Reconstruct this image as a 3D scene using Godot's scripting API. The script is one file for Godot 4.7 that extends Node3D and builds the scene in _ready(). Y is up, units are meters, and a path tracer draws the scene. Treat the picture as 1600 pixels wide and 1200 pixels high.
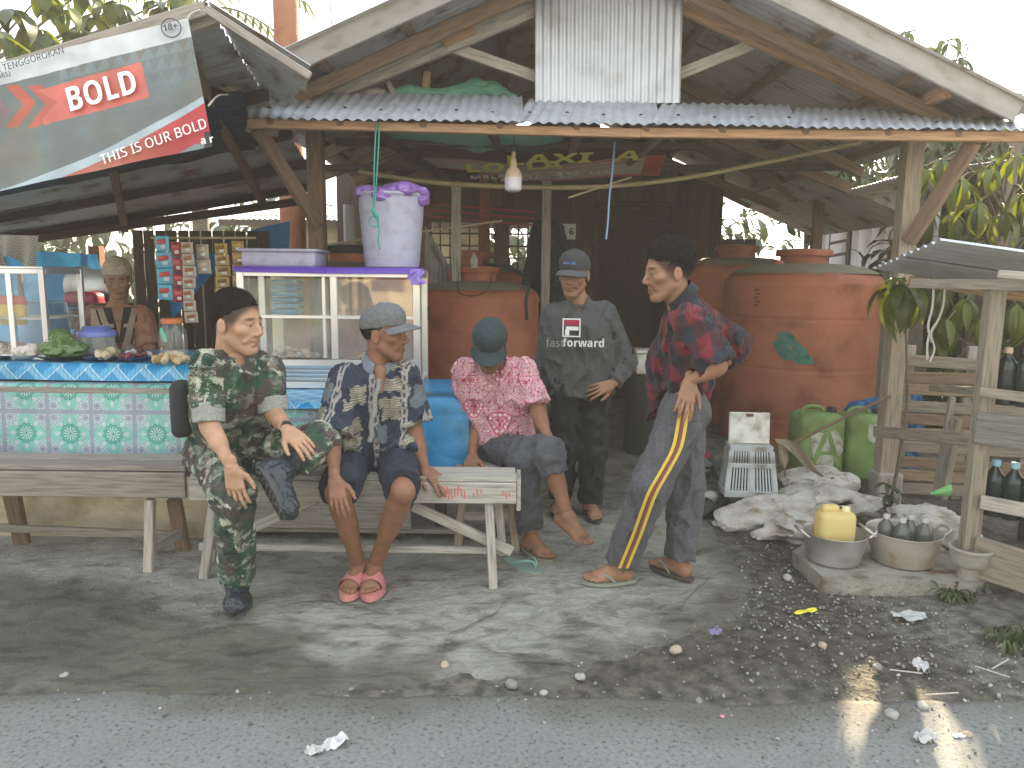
extends Node3D

var used := {}
var M := {}
var rng := RandomNumberGenerator.new()
var nz := FastNoiseLite.new()
var soft := FastNoiseLite.new()
var boxes := {}


# ---------- naming and building ----------
func lin(r: float, g: float, b: float, a := 1.0) -> Color:
	var c := Color(r, g, b).linear_to_srgb()
	c.a = a
	return c


func named(parent: Node, called: String) -> String:
	var key := str(parent.get_instance_id()) + called
	var n: int = used.get(key, 0)
	used[key] = n + 1
	return called if n == 0 else "%s_%03d" % [called, n]


func tag(o: Node, label: String, category: String, group := "") -> Node:
	o.set_meta("label", label)
	o.set_meta("category", category)
	if group != "":
		o.set_meta("group", group)
	return o


func thing(called: String, label: String, category: String, at := Vector3.ZERO, group := "", turn := 0.0) -> Node3D:
	var o := Node3D.new()
	o.name = named(self, called)
	add_child(o, true)
	o.position = at
	o.rotation.y = turn
	tag(o, label, category, group)
	return o


func part(parent: Node, called: String, mesh: Mesh, m: Material, xf := Transform3D(), local := false) -> MeshInstance3D:
	var o := MeshInstance3D.new()
	o.name = named(parent, called)
	o.mesh = mesh
	o.material_override = m
	parent.add_child(o, true)
	if local:
		o.transform = xf
	else:
		o.global_transform = xf
	return o


func solo(called: String, mesh: Mesh, m: Material, label: String, category: String, xf := Transform3D(), group := "") -> MeshInstance3D:
	var o := part(self, called, mesh, m, xf)
	tag(o, label, category, group)
	return o


func setting(called: String, mesh: Mesh, m: Material) -> MeshInstance3D:
	var o := part(self, called, mesh, m)
	o.set_meta("kind", "structure")
	return o


func twin(o: Node3D, at: Vector3, turn: float, label: String) -> Node3D:
	var c: Node3D = o.duplicate()
	c.name = named(self, String(o.name).rstrip("0123456789").trim_suffix("_"))
	add_child(c, true)
	c.position = at
	c.rotation.y = turn
	c.set_meta("label", label)
	return c


# ---------- mesh collection ----------
class Geo:
	var v := PackedVector3Array()
	var n := PackedVector3Array()
	var uv := PackedVector2Array()
	var c := PackedColorArray()
	var i := PackedInt32Array()
	var todo := []

	func add(p: Vector3, nn: Vector3, u := Vector2.ZERO, col := Color.WHITE) -> int:
		v.append(p)
		n.append(nn)
		uv.append(u)
		c.append(col)
		return v.size() - 1

	func tri(a: int, b: int, d: int) -> void:  # given anticlockwise seen from outside
		i.append(a)
		i.append(d)
		i.append(b)

	func flat(ps: Array, us: Array = [], col := Color.WHITE) -> void:
		var nn: Vector3 = (ps[1] - ps[0]).cross(ps[2] - ps[0]).normalized()
		var k := v.size()
		for j in ps.size():
			add(ps[j], nn, us[j] if us.size() > j else Vector2.ZERO, col)
		for j in range(1, ps.size() - 1):
			tri(k, k + j, k + j + 1)

	func mesh() -> ArrayMesh:
		var m := ArrayMesh.new()
		put_in(m)
		return m

	func put_in(m: ArrayMesh) -> void:
		var a := []
		a.resize(Mesh.ARRAY_MAX)
		a[Mesh.ARRAY_VERTEX] = v
		a[Mesh.ARRAY_NORMAL] = n
		a[Mesh.ARRAY_TEX_UV] = uv
		a[Mesh.ARRAY_COLOR] = c
		a[Mesh.ARRAY_INDEX] = i
		m.add_surface_from_arrays(Mesh.PRIMITIVE_TRIANGLES, a)


func box_geo(g: Geo, xf: Transform3D, s: Vector3, bev: float, off := Vector2.ZERO) -> void:
	var h := s / 2.0
	var ax := [Vector3.RIGHT, Vector3.UP, Vector3.BACK]
	var along: int = s.max_axis_index()
	var pt := func(sx, sy, sz, axis):
		var p := Vector3(sx * h.x, sy * h.y, sz * h.z)
		for q in 3:
			if q != axis:
				p[q] -= signf(p[q]) * bev
		return p
	var emit := func(ps):
		var nn: Vector3 = (ps[1] - ps[0]).cross(ps[2] - ps[0]).normalized()
		var mid := Vector3.ZERO
		for p in ps:
			mid += p
		if nn.dot(mid) < 0:
			ps.reverse()
			nn = -nn
		var k := g.v.size()
		for p in ps:
			var u: float = p[along]
			var w: float = p[(along + 1) % 3] + p[(along + 2) % 3]
			g.add(xf * p, (xf.basis * nn).normalized(), Vector2(u, w) + off)
		for j in range(1, ps.size() - 1):
			g.tri(k, k + j, k + j + 1)
	for a in 3:
		for sg in [-1, 1]:
			var ps := []
			for q in [[-1, -1], [1, -1], [1, 1], [-1, 1]]:
				var sv := [0, 0, 0]
				sv[a] = sg
				sv[(a + 1) % 3] = q[0]
				sv[(a + 2) % 3] = q[1]
				ps.append(pt.call(sv[0], sv[1], sv[2], a))
			emit.call(ps)
	if bev <= 0.0:
		return
	for a in 3:
		for p in [-1, 1]:
			for q in [-1, 1]:
				var ps := []
				for e in [[-1, 1], [1, 1], [1, 2], [-1, 2]]:
					var sv := [0, 0, 0]
					sv[a] = e[0]
					sv[(a + 1) % 3] = p
					sv[(a + 2) % 3] = q
					ps.append(pt.call(sv[0], sv[1], sv[2], (a + e[1]) % 3))
				emit.call(ps)
	for x in [-1, 1]:
		for y in [-1, 1]:
			for z in [-1, 1]:
				emit.call([pt.call(x, y, z, 0), pt.call(x, y, z, 1), pt.call(x, y, z, 2)])


func box(s: Vector3, bev := 0.004) -> ArrayMesh:
	var k := "%.3f %.3f %.3f %.4f" % [s.x, s.y, s.z, bev]
	if not boxes.has(k):
		var g := Geo.new()
		box_geo(g, Transform3D(), s, minf(bev, minf(s.x, minf(s.y, s.z)) * 0.4), Vector2(rng.randf() * 5, rng.randf() * 5))
		boxes[k] = g.mesh()
	return boxes[k]


func frame_of(a: Vector3, b: Vector3, up := Vector3.UP) -> Transform3D:  # x along a-b, y near up
	var x := (b - a).normalized()
	var u := up if absf(x.dot(up)) < 0.97 else Vector3.BACK
	var z := x.cross(u).normalized()
	return Transform3D(Basis(x, z.cross(x), z), (a + b) / 2.0)


func beam(parent: Node, called: String, a: Vector3, b: Vector3, high: float, thick: float, m: Material, up := Vector3.UP, bev := 0.004) -> MeshInstance3D:
	return part(parent, called, box(Vector3(snappedf(a.distance_to(b), 0.001), high, thick), bev), m, frame_of(a, b, up))


func tube(g: Geo, pts: Array, r0: float, r1 := -1.0, seg := 8, col := Color.WHITE) -> void:
	if r1 < 0.0:
		r1 = r0
	var side := Vector3.ZERO
	var first := g.v.size()
	var run := 0.0
	for k in pts.size():
		var t: Vector3 = (pts[mini(k + 1, pts.size() - 1)] - pts[maxi(k - 1, 0)]).normalized()
		if k == 0:
			side = t.cross(Vector3.UP if absf(t.y) < 0.9 else Vector3.RIGHT).normalized()
		else:
			run += pts[k].distance_to(pts[k - 1])
			side = (side - t * side.dot(t)).normalized()
		var r := lerpf(r0, r1, k / maxf(1.0, pts.size() - 1.0))
		for s in seg + 1:
			var d := side.rotated(t, TAU * s / seg)
			g.add(pts[k] + d * r, d, Vector2(run, TAU * r * s / seg), col)
	for k in pts.size() - 1:
		for s in seg:
			var q := first + k * (seg + 1) + s
			g.tri(q, q + 1, q + seg + 2)
			g.tri(q, q + seg + 2, q + seg + 1)
	for e in [0, pts.size() - 1]:
		var t: Vector3 = (pts[1] - pts[0]).normalized() * -1.0 if e == 0 else (pts[-1] - pts[-2]).normalized()
		var c := g.add(pts[e], t, Vector2.ZERO, col)
		for s in seg:
			var q: int = first + e * (seg + 1) + s
			var a := g.add(g.v[q], t, Vector2.ZERO, col)
			var b := g.add(g.v[q + 1], t, Vector2.ZERO, col)
			if e == 0:
				g.tri(c, b, a)
			else:
				g.tri(c, a, b)


func tube_mesh(pts: Array, r0: float, r1 := -1.0, seg := 8) -> ArrayMesh:
	var g := Geo.new()
	tube(g, pts, r0, r1, seg)
	return g.mesh()


func curve(pts: Array, n: int) -> Array:  # a smooth line through the points
	var c := Curve3D.new()
	for k in pts.size():
		var t: Vector3 = (pts[mini(k + 1, pts.size() - 1)] - pts[maxi(k - 1, 0)]) / 6.0
		c.add_point(pts[k], -t, t)
	var out := []
	for k in n + 1:
		out.append(c.sample_baked(c.get_baked_length() * k / n, true))
	return out


func lathe(g: Geo, xf: Transform3D, prof: Array, seg := 28, wobble := 0.0) -> void:  # prof: Vector2(radius, height); doubled points give an edge
	var first := g.v.size()
	var run := 0.0
	for k in prof.size():
		var p: Vector2 = prof[k]
		var a: Vector2 = prof[maxi(k - 1, 0)]
		var b: Vector2 = prof[mini(k + 1, prof.size() - 1)]
		if k > 0:
			run += p.distance_to(a)
		if a.is_equal_approx(p) and k > 0:
			a = p
		elif b.is_equal_approx(p):
			b = p
		var t := (b - a).normalized()
		for s in seg + 1:
			var an := TAU * s / seg
			var rr := p.x * (1.0 + wobble * nz.get_noise_3d(cos(an) * 60, p.y * 200, sin(an) * 60))
			g.add(xf * Vector3(cos(an) * rr, p.y, sin(an) * rr), (xf.basis * Vector3(cos(an) * t.y, -t.x, sin(an) * t.y)).normalized(), Vector2(float(s) / seg, run))
	for k in prof.size() - 1:
		if prof[k].is_equal_approx(prof[k + 1]):
			continue
		for s in seg:
			var q := first + k * (seg + 1) + s
			g.tri(q, q + seg + 2, q + 1)
			g.tri(q, q + seg + 1, q + seg + 2)


func lathe_mesh(prof: Array, seg := 28, wobble := 0.0) -> ArrayMesh:
	var g := Geo.new()
	lathe(g, Transform3D(), prof, seg, wobble)
	return g.mesh()


func sheet(g: Geo, nu: int, nv: int, f: Callable, uvs := Vector2.ONE, off := Vector2.ZERO, paint = null) -> void:  # f(u, v) -> Vector3
	var first := g.v.size()
	for a in nv + 1:
		for b in nu + 1:
			var u := float(b) / nu
			var w := float(a) / nv
			var p: Vector3 = f.call(u, w)
			g.add(p, Vector3.UP, Vector2(u, w) * uvs + off, paint.call(u, w, p) if paint != null else Color.WHITE)
	for a in nv + 1:
		for b in nu + 1:
			var q := first + a * (nu + 1) + b
			var dx := g.v[q + (1 if b < nu else 0)] - g.v[q - (1 if b > 0 else 0)]
			var dy := g.v[q + ((nu + 1) if a < nv else 0)] - g.v[q - ((nu + 1) if a > 0 else 0)]
			g.n[q] = dx.cross(dy).normalized()
	for a in nv:
		for b in nu:
			var q := first + a * (nu + 1) + b
			g.tri(q, q + 1, q + nu + 2)
			g.tri(q, q + nu + 2, q + nu + 1)


func sheet_mesh(nu: int, nv: int, f: Callable, uvs := Vector2.ONE, off := Vector2.ZERO, paint = null) -> ArrayMesh:
	var g := Geo.new()
	sheet(g, nu, nv, f, uvs, off, paint)
	return g.mesh()


func slab(g: Geo, poly: PackedVector2Array, thick: float, xf := Transform3D(), uvs := 1.0) -> void:  # polygon in x, y pushed along z from 0 to thick
	if Geometry2D.is_polygon_clockwise(poly):
		poly.reverse()
	var t := Geometry2D.triangulate_polygon(poly)
	for side in 2:
		var k := g.v.size()
		for p in poly:
			g.add(xf * Vector3(p.x, p.y, thick * side), (xf.basis * Vector3(0, 0, 1 if side else -1)).normalized(), p * uvs)
		for j in range(0, t.size(), 3):
			var ccw := (poly[t[j + 1]] - poly[t[j]]).cross(poly[t[j + 2]] - poly[t[j]]) > 0
			if ccw == (side == 1):
				g.tri(k + t[j], k + t[j + 1], k + t[j + 2])
			else:
				g.tri(k + t[j], k + t[j + 2], k + t[j + 1])
	for j in poly.size():
		var a := poly[j]
		var b := poly[(j + 1) % poly.size()]
		g.flat([xf * Vector3(a.x, a.y, 0), xf * Vector3(b.x, b.y, 0), xf * Vector3(b.x, b.y, thick), xf * Vector3(a.x, a.y, thick)])


func slab_mesh(poly: PackedVector2Array, thick: float, uvs := 1.0) -> ArrayMesh:
	var g := Geo.new()
	slab(g, poly, thick, Transform3D(), uvs)
	return g.mesh()


func tin(p: Vector3, width: Vector3, length: Vector3, pitch := 0.072, amp := 0.009, warp := 0.006) -> ArrayMesh:  # a corrugated sheet whose waves run along length
	var up := width.cross(length).normalized()
	var n := int(width.length() / pitch * 8.0)
	var w := width.length()
	var sd := rng.randf() * 90
	return sheet_mesh(n, 8, func(u, v):
		return p + width * u + length * v + up * (amp * sin(TAU * u * w / pitch) + warp * nz.get_noise_2d(u * w * 90 + sd, v * 130 + sd)), Vector2(w, length.length()), Vector2(sd, sd))


func text(parent: Node, called: String, s: String, height: float, m: Material, xf: Transform3D, deep := 0.003, font := "Droid Sans", weight := 700, squeeze := 1.0) -> MeshInstance3D:
	var t := TextMesh.new()
	var f := SystemFont.new()
	f.font_names = PackedStringArray([font])
	f.font_weight = weight
	t.font = f
	t.text = s
	t.font_size = 64
	t.pixel_size = height / 46.0
	t.depth = deep
	t.curve_step = 1.0
	return part(parent, called, t, m, xf * Transform3D(Basis.from_scale(Vector3(squeeze, 1, 1)), Vector3.ZERO))


# ---------- materials ----------
func mat(col: Color, rough := 0.8, metal := 0.0) -> StandardMaterial3D:
	var m := StandardMaterial3D.new()
	m.albedo_color = col
	m.roughness = rough
	m.metallic = metal
	m.cull_mode = BaseMaterial3D.CULL_DISABLED
	if col.a < 1.0:
		m.transparency = BaseMaterial3D.TRANSPARENCY_ALPHA
	return m


func ntex(sd: int, freq: float, stops: Array, octaves := 4, kind := FastNoiseLite.TYPE_SIMPLEX_SMOOTH, size := 512, bump := 0.0, warp := 0.0) -> NoiseTexture2D:
	var f := FastNoiseLite.new()
	f.seed = sd
	f.frequency = freq
	f.noise_type = kind
	f.fractal_octaves = octaves
	if kind == FastNoiseLite.TYPE_CELLULAR:
		f.fractal_type = FastNoiseLite.FRACTAL_NONE
		f.cellular_return_type = FastNoiseLite.RETURN_DISTANCE2_SUB
	if warp > 0.0:
		f.domain_warp_enabled = true
		f.domain_warp_amplitude = warp
		f.domain_warp_frequency = freq
	var t := NoiseTexture2D.new()
	t.noise = f
	t.width = size
	t.height = size
	t.seamless = true
	if bump > 0.0:
		t.as_normal_map = true
		t.bump_strength = bump
	elif stops.size():
		var gr := Gradient.new()
		gr.offsets = PackedFloat32Array(stops.map(func(s): return s[0]))
		gr.colors = PackedColorArray(stops.map(func(s): return s[1]))
		t.color_ramp = gr
	return t


func skin_on(m: StandardMaterial3D, t: Texture2D, scale: Vector3, tri := false, world := false) -> StandardMaterial3D:
	m.albedo_texture = t
	m.uv1_scale = scale
	m.uv1_triplanar = tri
	m.uv1_world_triplanar = world
	return m


func bumpy(m: StandardMaterial3D, t: Texture2D, k := 1.0) -> StandardMaterial3D:
	m.normal_enabled = true
	m.normal_texture = t
	m.normal_scale = k
	return m


func painted(size: int, f: Callable) -> ImageTexture:  # f(x, y) in 0..1 -> Color, sRGB
	var im := Image.create(size, size, false, Image.FORMAT_RGB8)
	for y in size:
		for x in size:
			im.set_pixel(x, y, f.call(float(x) / size, float(y) / size))
	return ImageTexture.create_from_image(im)


func g3(a: float) -> Color:
	return Color(a, a, a)


# ---------- soft bodies: tapered capsules and ellipsoids joined into one surface ----------
# a shape is [a, b, ra, rb, k, n, s, flat_a, flat_b, cut]; an ellipsoid is [centre, Basis, radii, 0, k, "e", 0, 0, 0, cut]
func cap(l: Array, a: Vector3, b: Vector3, ra: float, rb: float, k := 0.02, n := Vector3.ZERO, s := 1.0, fa := false, fb := false, cut := false) -> void:
	l.append([a, b, ra, rb, k, n, s, fa, fb, cut])


func ell(l: Array, c: Vector3, bs: Basis, r: Vector3, k := 0.02, cut := false) -> void:
	l.append([c, bs, r, 0.0, k, "e", 1.0, false, false, cut])


func limb(l: Array, pts: Array, rs: Array, k := 0.03, flat_end := false, flat_start := false) -> void:
	for j in pts.size() - 1:
		cap(l, pts[j], pts[j + 1], rs[j], rs[j + 1], k, Vector3.ZERO, 1.0, flat_start and j == 0, flat_end and j == pts.size() - 2)


var jobs := []


func blob(g: Geo, l: Array, h: float, paint = null, fold := 0.0, freq := Vector3(14, 9, 14), uvf = null, planes: Array = []) -> void:  # noted now, worked out by flush()
	g.todo.append([l, h, paint, fold, freq, uvf, planes])


func flush() -> void:
	if jobs.is_empty():
		return
	var id := WorkerThreadPool.add_group_task(func(k):
		var g: Geo = jobs[k][1]
		for w in g.todo:
			grow(g, w[0], w[1], w[2], w[3], w[4], w[5], w[6]), jobs.size(), -1, true)
	WorkerThreadPool.wait_for_group_task_completion(id)
	for q in jobs:
		q[1].put_in(q[0])
	jobs.clear()


func grow(g: Geo, l: Array, h: float, paint = null, fold := 0.0, freq := Vector3(14, 9, 14), uvf = null, planes: Array = []) -> void:
	var lo := Vector3.ONE * 1e9
	var hi := -lo
	for e in l:
		if e[9]:
			continue
		var r: float
		if e[5] is String:
			r = e[2][e[2].max_axis_index()]
			lo = lo.min(e[0] - Vector3.ONE * r)
			hi = hi.max(e[0] + Vector3.ONE * r)
		else:
			r = maxf(e[2], e[3])
			lo = lo.min(e[0].min(e[1]) - Vector3.ONE * r)
			hi = hi.max(e[0].max(e[1]) + Vector3.ONE * r)
	lo -= Vector3.ONE * (3.0 * h + absf(fold))
	hi += Vector3.ONE * (3.0 * h + absf(fold))
	var nx := int((hi.x - lo.x) / h) + 2
	var ny := int((hi.y - lo.y) / h) + 2
	var nzz := int((hi.z - lo.z) / h) + 2
	var sy := nx
	var sz := nx * ny
	var f := PackedFloat32Array()
	f.resize(sz * nzz)
	f.fill(1.0)
	for e in l:
		var a: Vector3 = e[0]
		var k: float = e[4]
		var pad: float = k + 3.0 * h
		var oval: bool = e[5] is String
		var r: float
		var lo2: Vector3
		var hi2: Vector3
		var inv := Basis()
		var rad := Vector3.ONE
		var b := a
		var ra := 0.0
		var rb := 0.0
		var n := Vector3.ZERO
		var s: float = e[6]
		if oval:
			rad = e[2]
			inv = e[1].transposed()
			r = rad[rad.max_axis_index()] + pad
			lo2 = a - Vector3.ONE * r
			hi2 = a + Vector3.ONE * r
		else:
			b = e[1]
			ra = e[2]
			rb = e[3]
			n = e[5]
			r = maxf(ra, rb) + pad
			lo2 = a.min(b) - Vector3.ONE * r
			hi2 = a.max(b) + Vector3.ONE * r
		var i0 := maxi(0, int((lo2.x - lo.x) / h))
		var j0 := maxi(0, int((lo2.y - lo.y) / h))
		var k0 := maxi(0, int((lo2.z - lo.z) / h))
		var i1 := mini(nx - 1, int((hi2.x - lo.x) / h) + 1)
		var j1 := mini(ny - 1, int((hi2.y - lo.y) / h) + 1)
		var k1 := mini(nzz - 1, int((hi2.z - lo.z) / h) + 1)
		var ab := b - a
		var len2 := maxf(ab.length_squared(), 1e-9)
		var dir := ab / sqrt(len2)
		var full := sqrt(len2)
		var squash := not oval and s != 1.0
		var fa: bool = e[7]
		var fb: bool = e[8]
		var cut: bool = e[9]
		var least2 := 0.5 if oval else s * 0.95
		var least := minf(rad.x, minf(rad.y, rad.z))
		for kk in range(k0, k1 + 1):
			for jj in range(j0, j1 + 1):
				var q := kk * sz + jj * sy + i0
				var p := Vector3(lo.x + i0 * h, lo.y + jj * h, lo.z + kk * h) - a
				var ii := i0
				while ii <= i1:
					var d: float
					if oval:
						var w := inv * p / rad
						var m := w.length()
						d = (m - 1.0) * m / maxf((w / rad).length(), 1e-6) if m > 0.05 else -least
					else:
						var w := p
						if squash:
							w += n * (p.dot(n) * (1.0 / s - 1.0))
						var t := clampf(w.dot(ab) / len2, 0.0, 1.0)
						d = (w - ab * t).length() - (ra + (rb - ra) * t)
						if fa:
							d = maxf(d, -p.dot(dir))
						if fb:
							d = maxf(d, p.dot(dir) - full)
					if d < pad:
						var o := f[q]
						if cut:
							var hh := maxf(k - absf(o + d), 0.0) / k
							f[q] = maxf(o, -d) + hh * hh * k * 0.25
						else:
							var hh := maxf(k - absf(o - d), 0.0) / k
							f[q] = minf(o, d) - hh * hh * k * 0.25
						q += 1
						p.x += h
						ii += 1
					else:
						var hop := maxi(1, int((d - pad) * least2 / h))
						q += hop
						p.x += h * hop
						ii += hop
	var lim := 5.0 * h
	if fold != 0.0 or planes.size():
		var q := 0
		for kk in nzz:
			for jj in ny:
				for ii in nx:
					var d := f[q]
					if d < lim and d > -lim:
						var p := lo + Vector3(ii, jj, kk) * h
						if fold != 0.0:
							var w := p * freq * 100.0
							d += fold * (absf(soft.get_noise_3d(w.x, w.y, w.z)) * 2.4 - 0.6)
						for pl in planes:
							d = maxf(d, pl.distance_to(p))
						f[q] = d
					elif planes.size() and d < 0.0:
						for pl in planes:
							d = maxf(d, pl.distance_to(lo + Vector3(ii, jj, kk) * h))
						f[q] = d
					q += 1
	var vid := PackedInt32Array()
	vid.resize(f.size())
	vid.fill(-1)
	var off := PackedInt32Array([0, 1, sy, sy + 1, sz, sz + 1, sz + sy, sz + sy + 1])
	var edges := [[0, 1], [2, 3], [4, 5], [6, 7], [0, 2], [1, 3], [4, 6], [5, 7], [0, 4], [1, 5], [2, 6], [3, 7]]
	for kk in nzz - 1:
		for jj in ny - 1:
			var q := kk * sz + jj * sy
			for ii in nx - 1:
				var d0 := f[q]
				if d0 < lim and d0 > -lim:
					var neg := 0
					for o in off:
						if f[q + o] < 0.0:
							neg += 1
					if neg > 0 and neg < 8:
						var sum := Vector3.ZERO
						var cnt := 0
						for e in edges:
							var u := f[q + off[e[0]]]
							var w := f[q + off[e[1]]]
							if (u < 0.0) != (w < 0.0):
								var pa := Vector3(e[0] & 1, (e[0] >> 1) & 1, e[0] >> 2)
								var pb := Vector3(e[1] & 1, (e[1] >> 1) & 1, e[1] >> 2)
								sum += pa.lerp(pb, u / (u - w))
								cnt += 1
						var p := lo + (Vector3(ii, jj, kk) + sum / cnt) * h
						var c := [f[q], f[q + off[1]], f[q + off[2]], f[q + off[3]], f[q + off[4]], f[q + off[5]], f[q + off[6]], f[q + off[7]]]
						var nn := Vector3(c[1] + c[3] + c[5] + c[7] - c[0] - c[2] - c[4] - c[6], c[2] + c[3] + c[6] + c[7] - c[0] - c[1] - c[4] - c[5], c[4] + c[5] + c[6] + c[7] - c[0] - c[1] - c[2] - c[3]).normalized()
						vid[q] = g.add(p, nn, uvf.call(p) if uvf != null else Vector2(p.x, p.y), paint.call(p, nn) if paint != null else Color.WHITE)
				q += 1
	for kk in range(1, nzz - 1):
		for jj in range(1, ny - 1):
			var q := kk * sz + jj * sy + 1
			for ii in range(1, nx - 1):
				if vid[q] >= 0:
					var inside := f[q] < 0.0
					if inside != (f[q + 1] < 0.0):
						knit(g, vid[q - sy - sz], vid[q - sz], vid[q], vid[q - sy], inside)
					if inside != (f[q + sy] < 0.0):
						knit(g, vid[q - sz - 1], vid[q - 1], vid[q], vid[q - sz], inside)
					if inside != (f[q + sz] < 0.0):
						knit(g, vid[q - 1 - sy], vid[q - sy], vid[q], vid[q - 1], inside)
				q += 1


func knit(g: Geo, a: int, b: int, c: int, d: int, out: bool) -> void:
	if a < 0 or b < 0 or c < 0 or d < 0:
		return
	if out:
		g.tri(a, b, c)
		g.tri(a, c, d)
	else:
		g.tri(a, c, b)
		g.tri(a, d, c)


func blob_mesh(l: Array, h: float, paint = null, fold := 0.0, freq := Vector3(14, 9, 14), uvf = null, planes: Array = []) -> ArrayMesh:
	var g := Geo.new()
	blob(g, l, h, paint, fold, freq, uvf, planes)
	return later(g)


func later(g: Geo) -> ArrayMesh:
	var m := ArrayMesh.new()
	jobs.append([m, g])
	return m


func _ready() -> void:
	var cam := Camera3D.new()
	cam.name = "camera"
	cam.position = Vector3(0, 1.5, 0)
	cam.rotation_degrees = Vector3(-8.4, 0, 0.6)
	cam.fov = 55.02
	cam.near = 0.05
	cam.far = 600.0
	add_child(cam)
	cam.current = true
	var sky := ProceduralSkyMaterial.new()
	sky.sky_top_color = Color(0.66, 0.7, 0.74)
	sky.sky_horizon_color = Color(0.95, 0.935, 0.895)
	sky.sky_curve = 0.14
	sky.sky_energy_multiplier = 0.9
	sky.ground_horizon_color = Color(0.5, 0.5, 0.47)
	sky.ground_bottom_color = Color(0.4, 0.39, 0.36)
	var puffs := ntex(5, 0.006, [[0.0, Color(0, 0, 0)], [0.5, Color(0, 0, 0)], [0.72, Color(0.85, 0.84, 0.8)], [1.0, Color(1, 0.98, 0.95)]], 5, FastNoiseLite.TYPE_SIMPLEX_SMOOTH, 512, 0.0, 40.0)
	sky.sky_cover = puffs
	sky.sky_cover_modulate = Color(0.8, 0.8, 0.8, 0.6)
	var env := Environment.new()
	env.background_mode = Environment.BG_SKY
	env.sky = Sky.new()
	env.sky.sky_material = sky
	env.tonemap_mode = Environment.TONE_MAPPER_LINEAR
	env.tonemap_exposure = 5.0
	env.fog_enabled = true
	env.fog_density = 0.0065
	env.fog_light_color = Color(0.96, 0.94, 0.89)
	env.sdfgi_enabled = true
	env.ssao_enabled = true
	env.ssil_enabled = true
	var we := WorldEnvironment.new()
	we.name = "surroundings"
	we.environment = env
	add_child(we)
	var sun := DirectionalLight3D.new()
	sun.name = "sun"
	sun.light_color = Color(1.0, 0.91, 0.76)
	sun.light_energy = 1.5
	sun.light_angular_distance = 0.5
	sun.shadow_enabled = true
	add_child(sun)
	var az := deg_to_rad(25.0)
	var el := deg_to_rad(25.5)
	sun.look_at_from_position(Vector3(sin(az) * cos(el), sin(el), -cos(az) * cos(el)) * 30.0, Vector3.ZERO)

	rng.seed = 7
	nz.seed = 3
	nz.frequency = 0.01
	nz.fractal_octaves = 3
	soft.seed = 8
	soft.frequency = 0.01
	soft.fractal_octaves = 2
	soft.fractal_gain = 0.3
	soft.domain_warp_enabled = true
	soft.domain_warp_amplitude = 30.0
	soft.domain_warp_frequency = 0.008
	materials()
	ground()
	house()
	stall()
	counters()
	interior()
	yard()
	goods()
	benches()
	people()
	plants()
	across()
	litter()
	flush()


func wood(col: Color, rough := 0.85, k := 0.5, scale := Vector3(0.6, 9.0, 1)) -> StandardMaterial3D:
	return bumpy(skin_on(mat(col, rough), M.t_grain, scale), M.t_grain_n, k)


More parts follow.
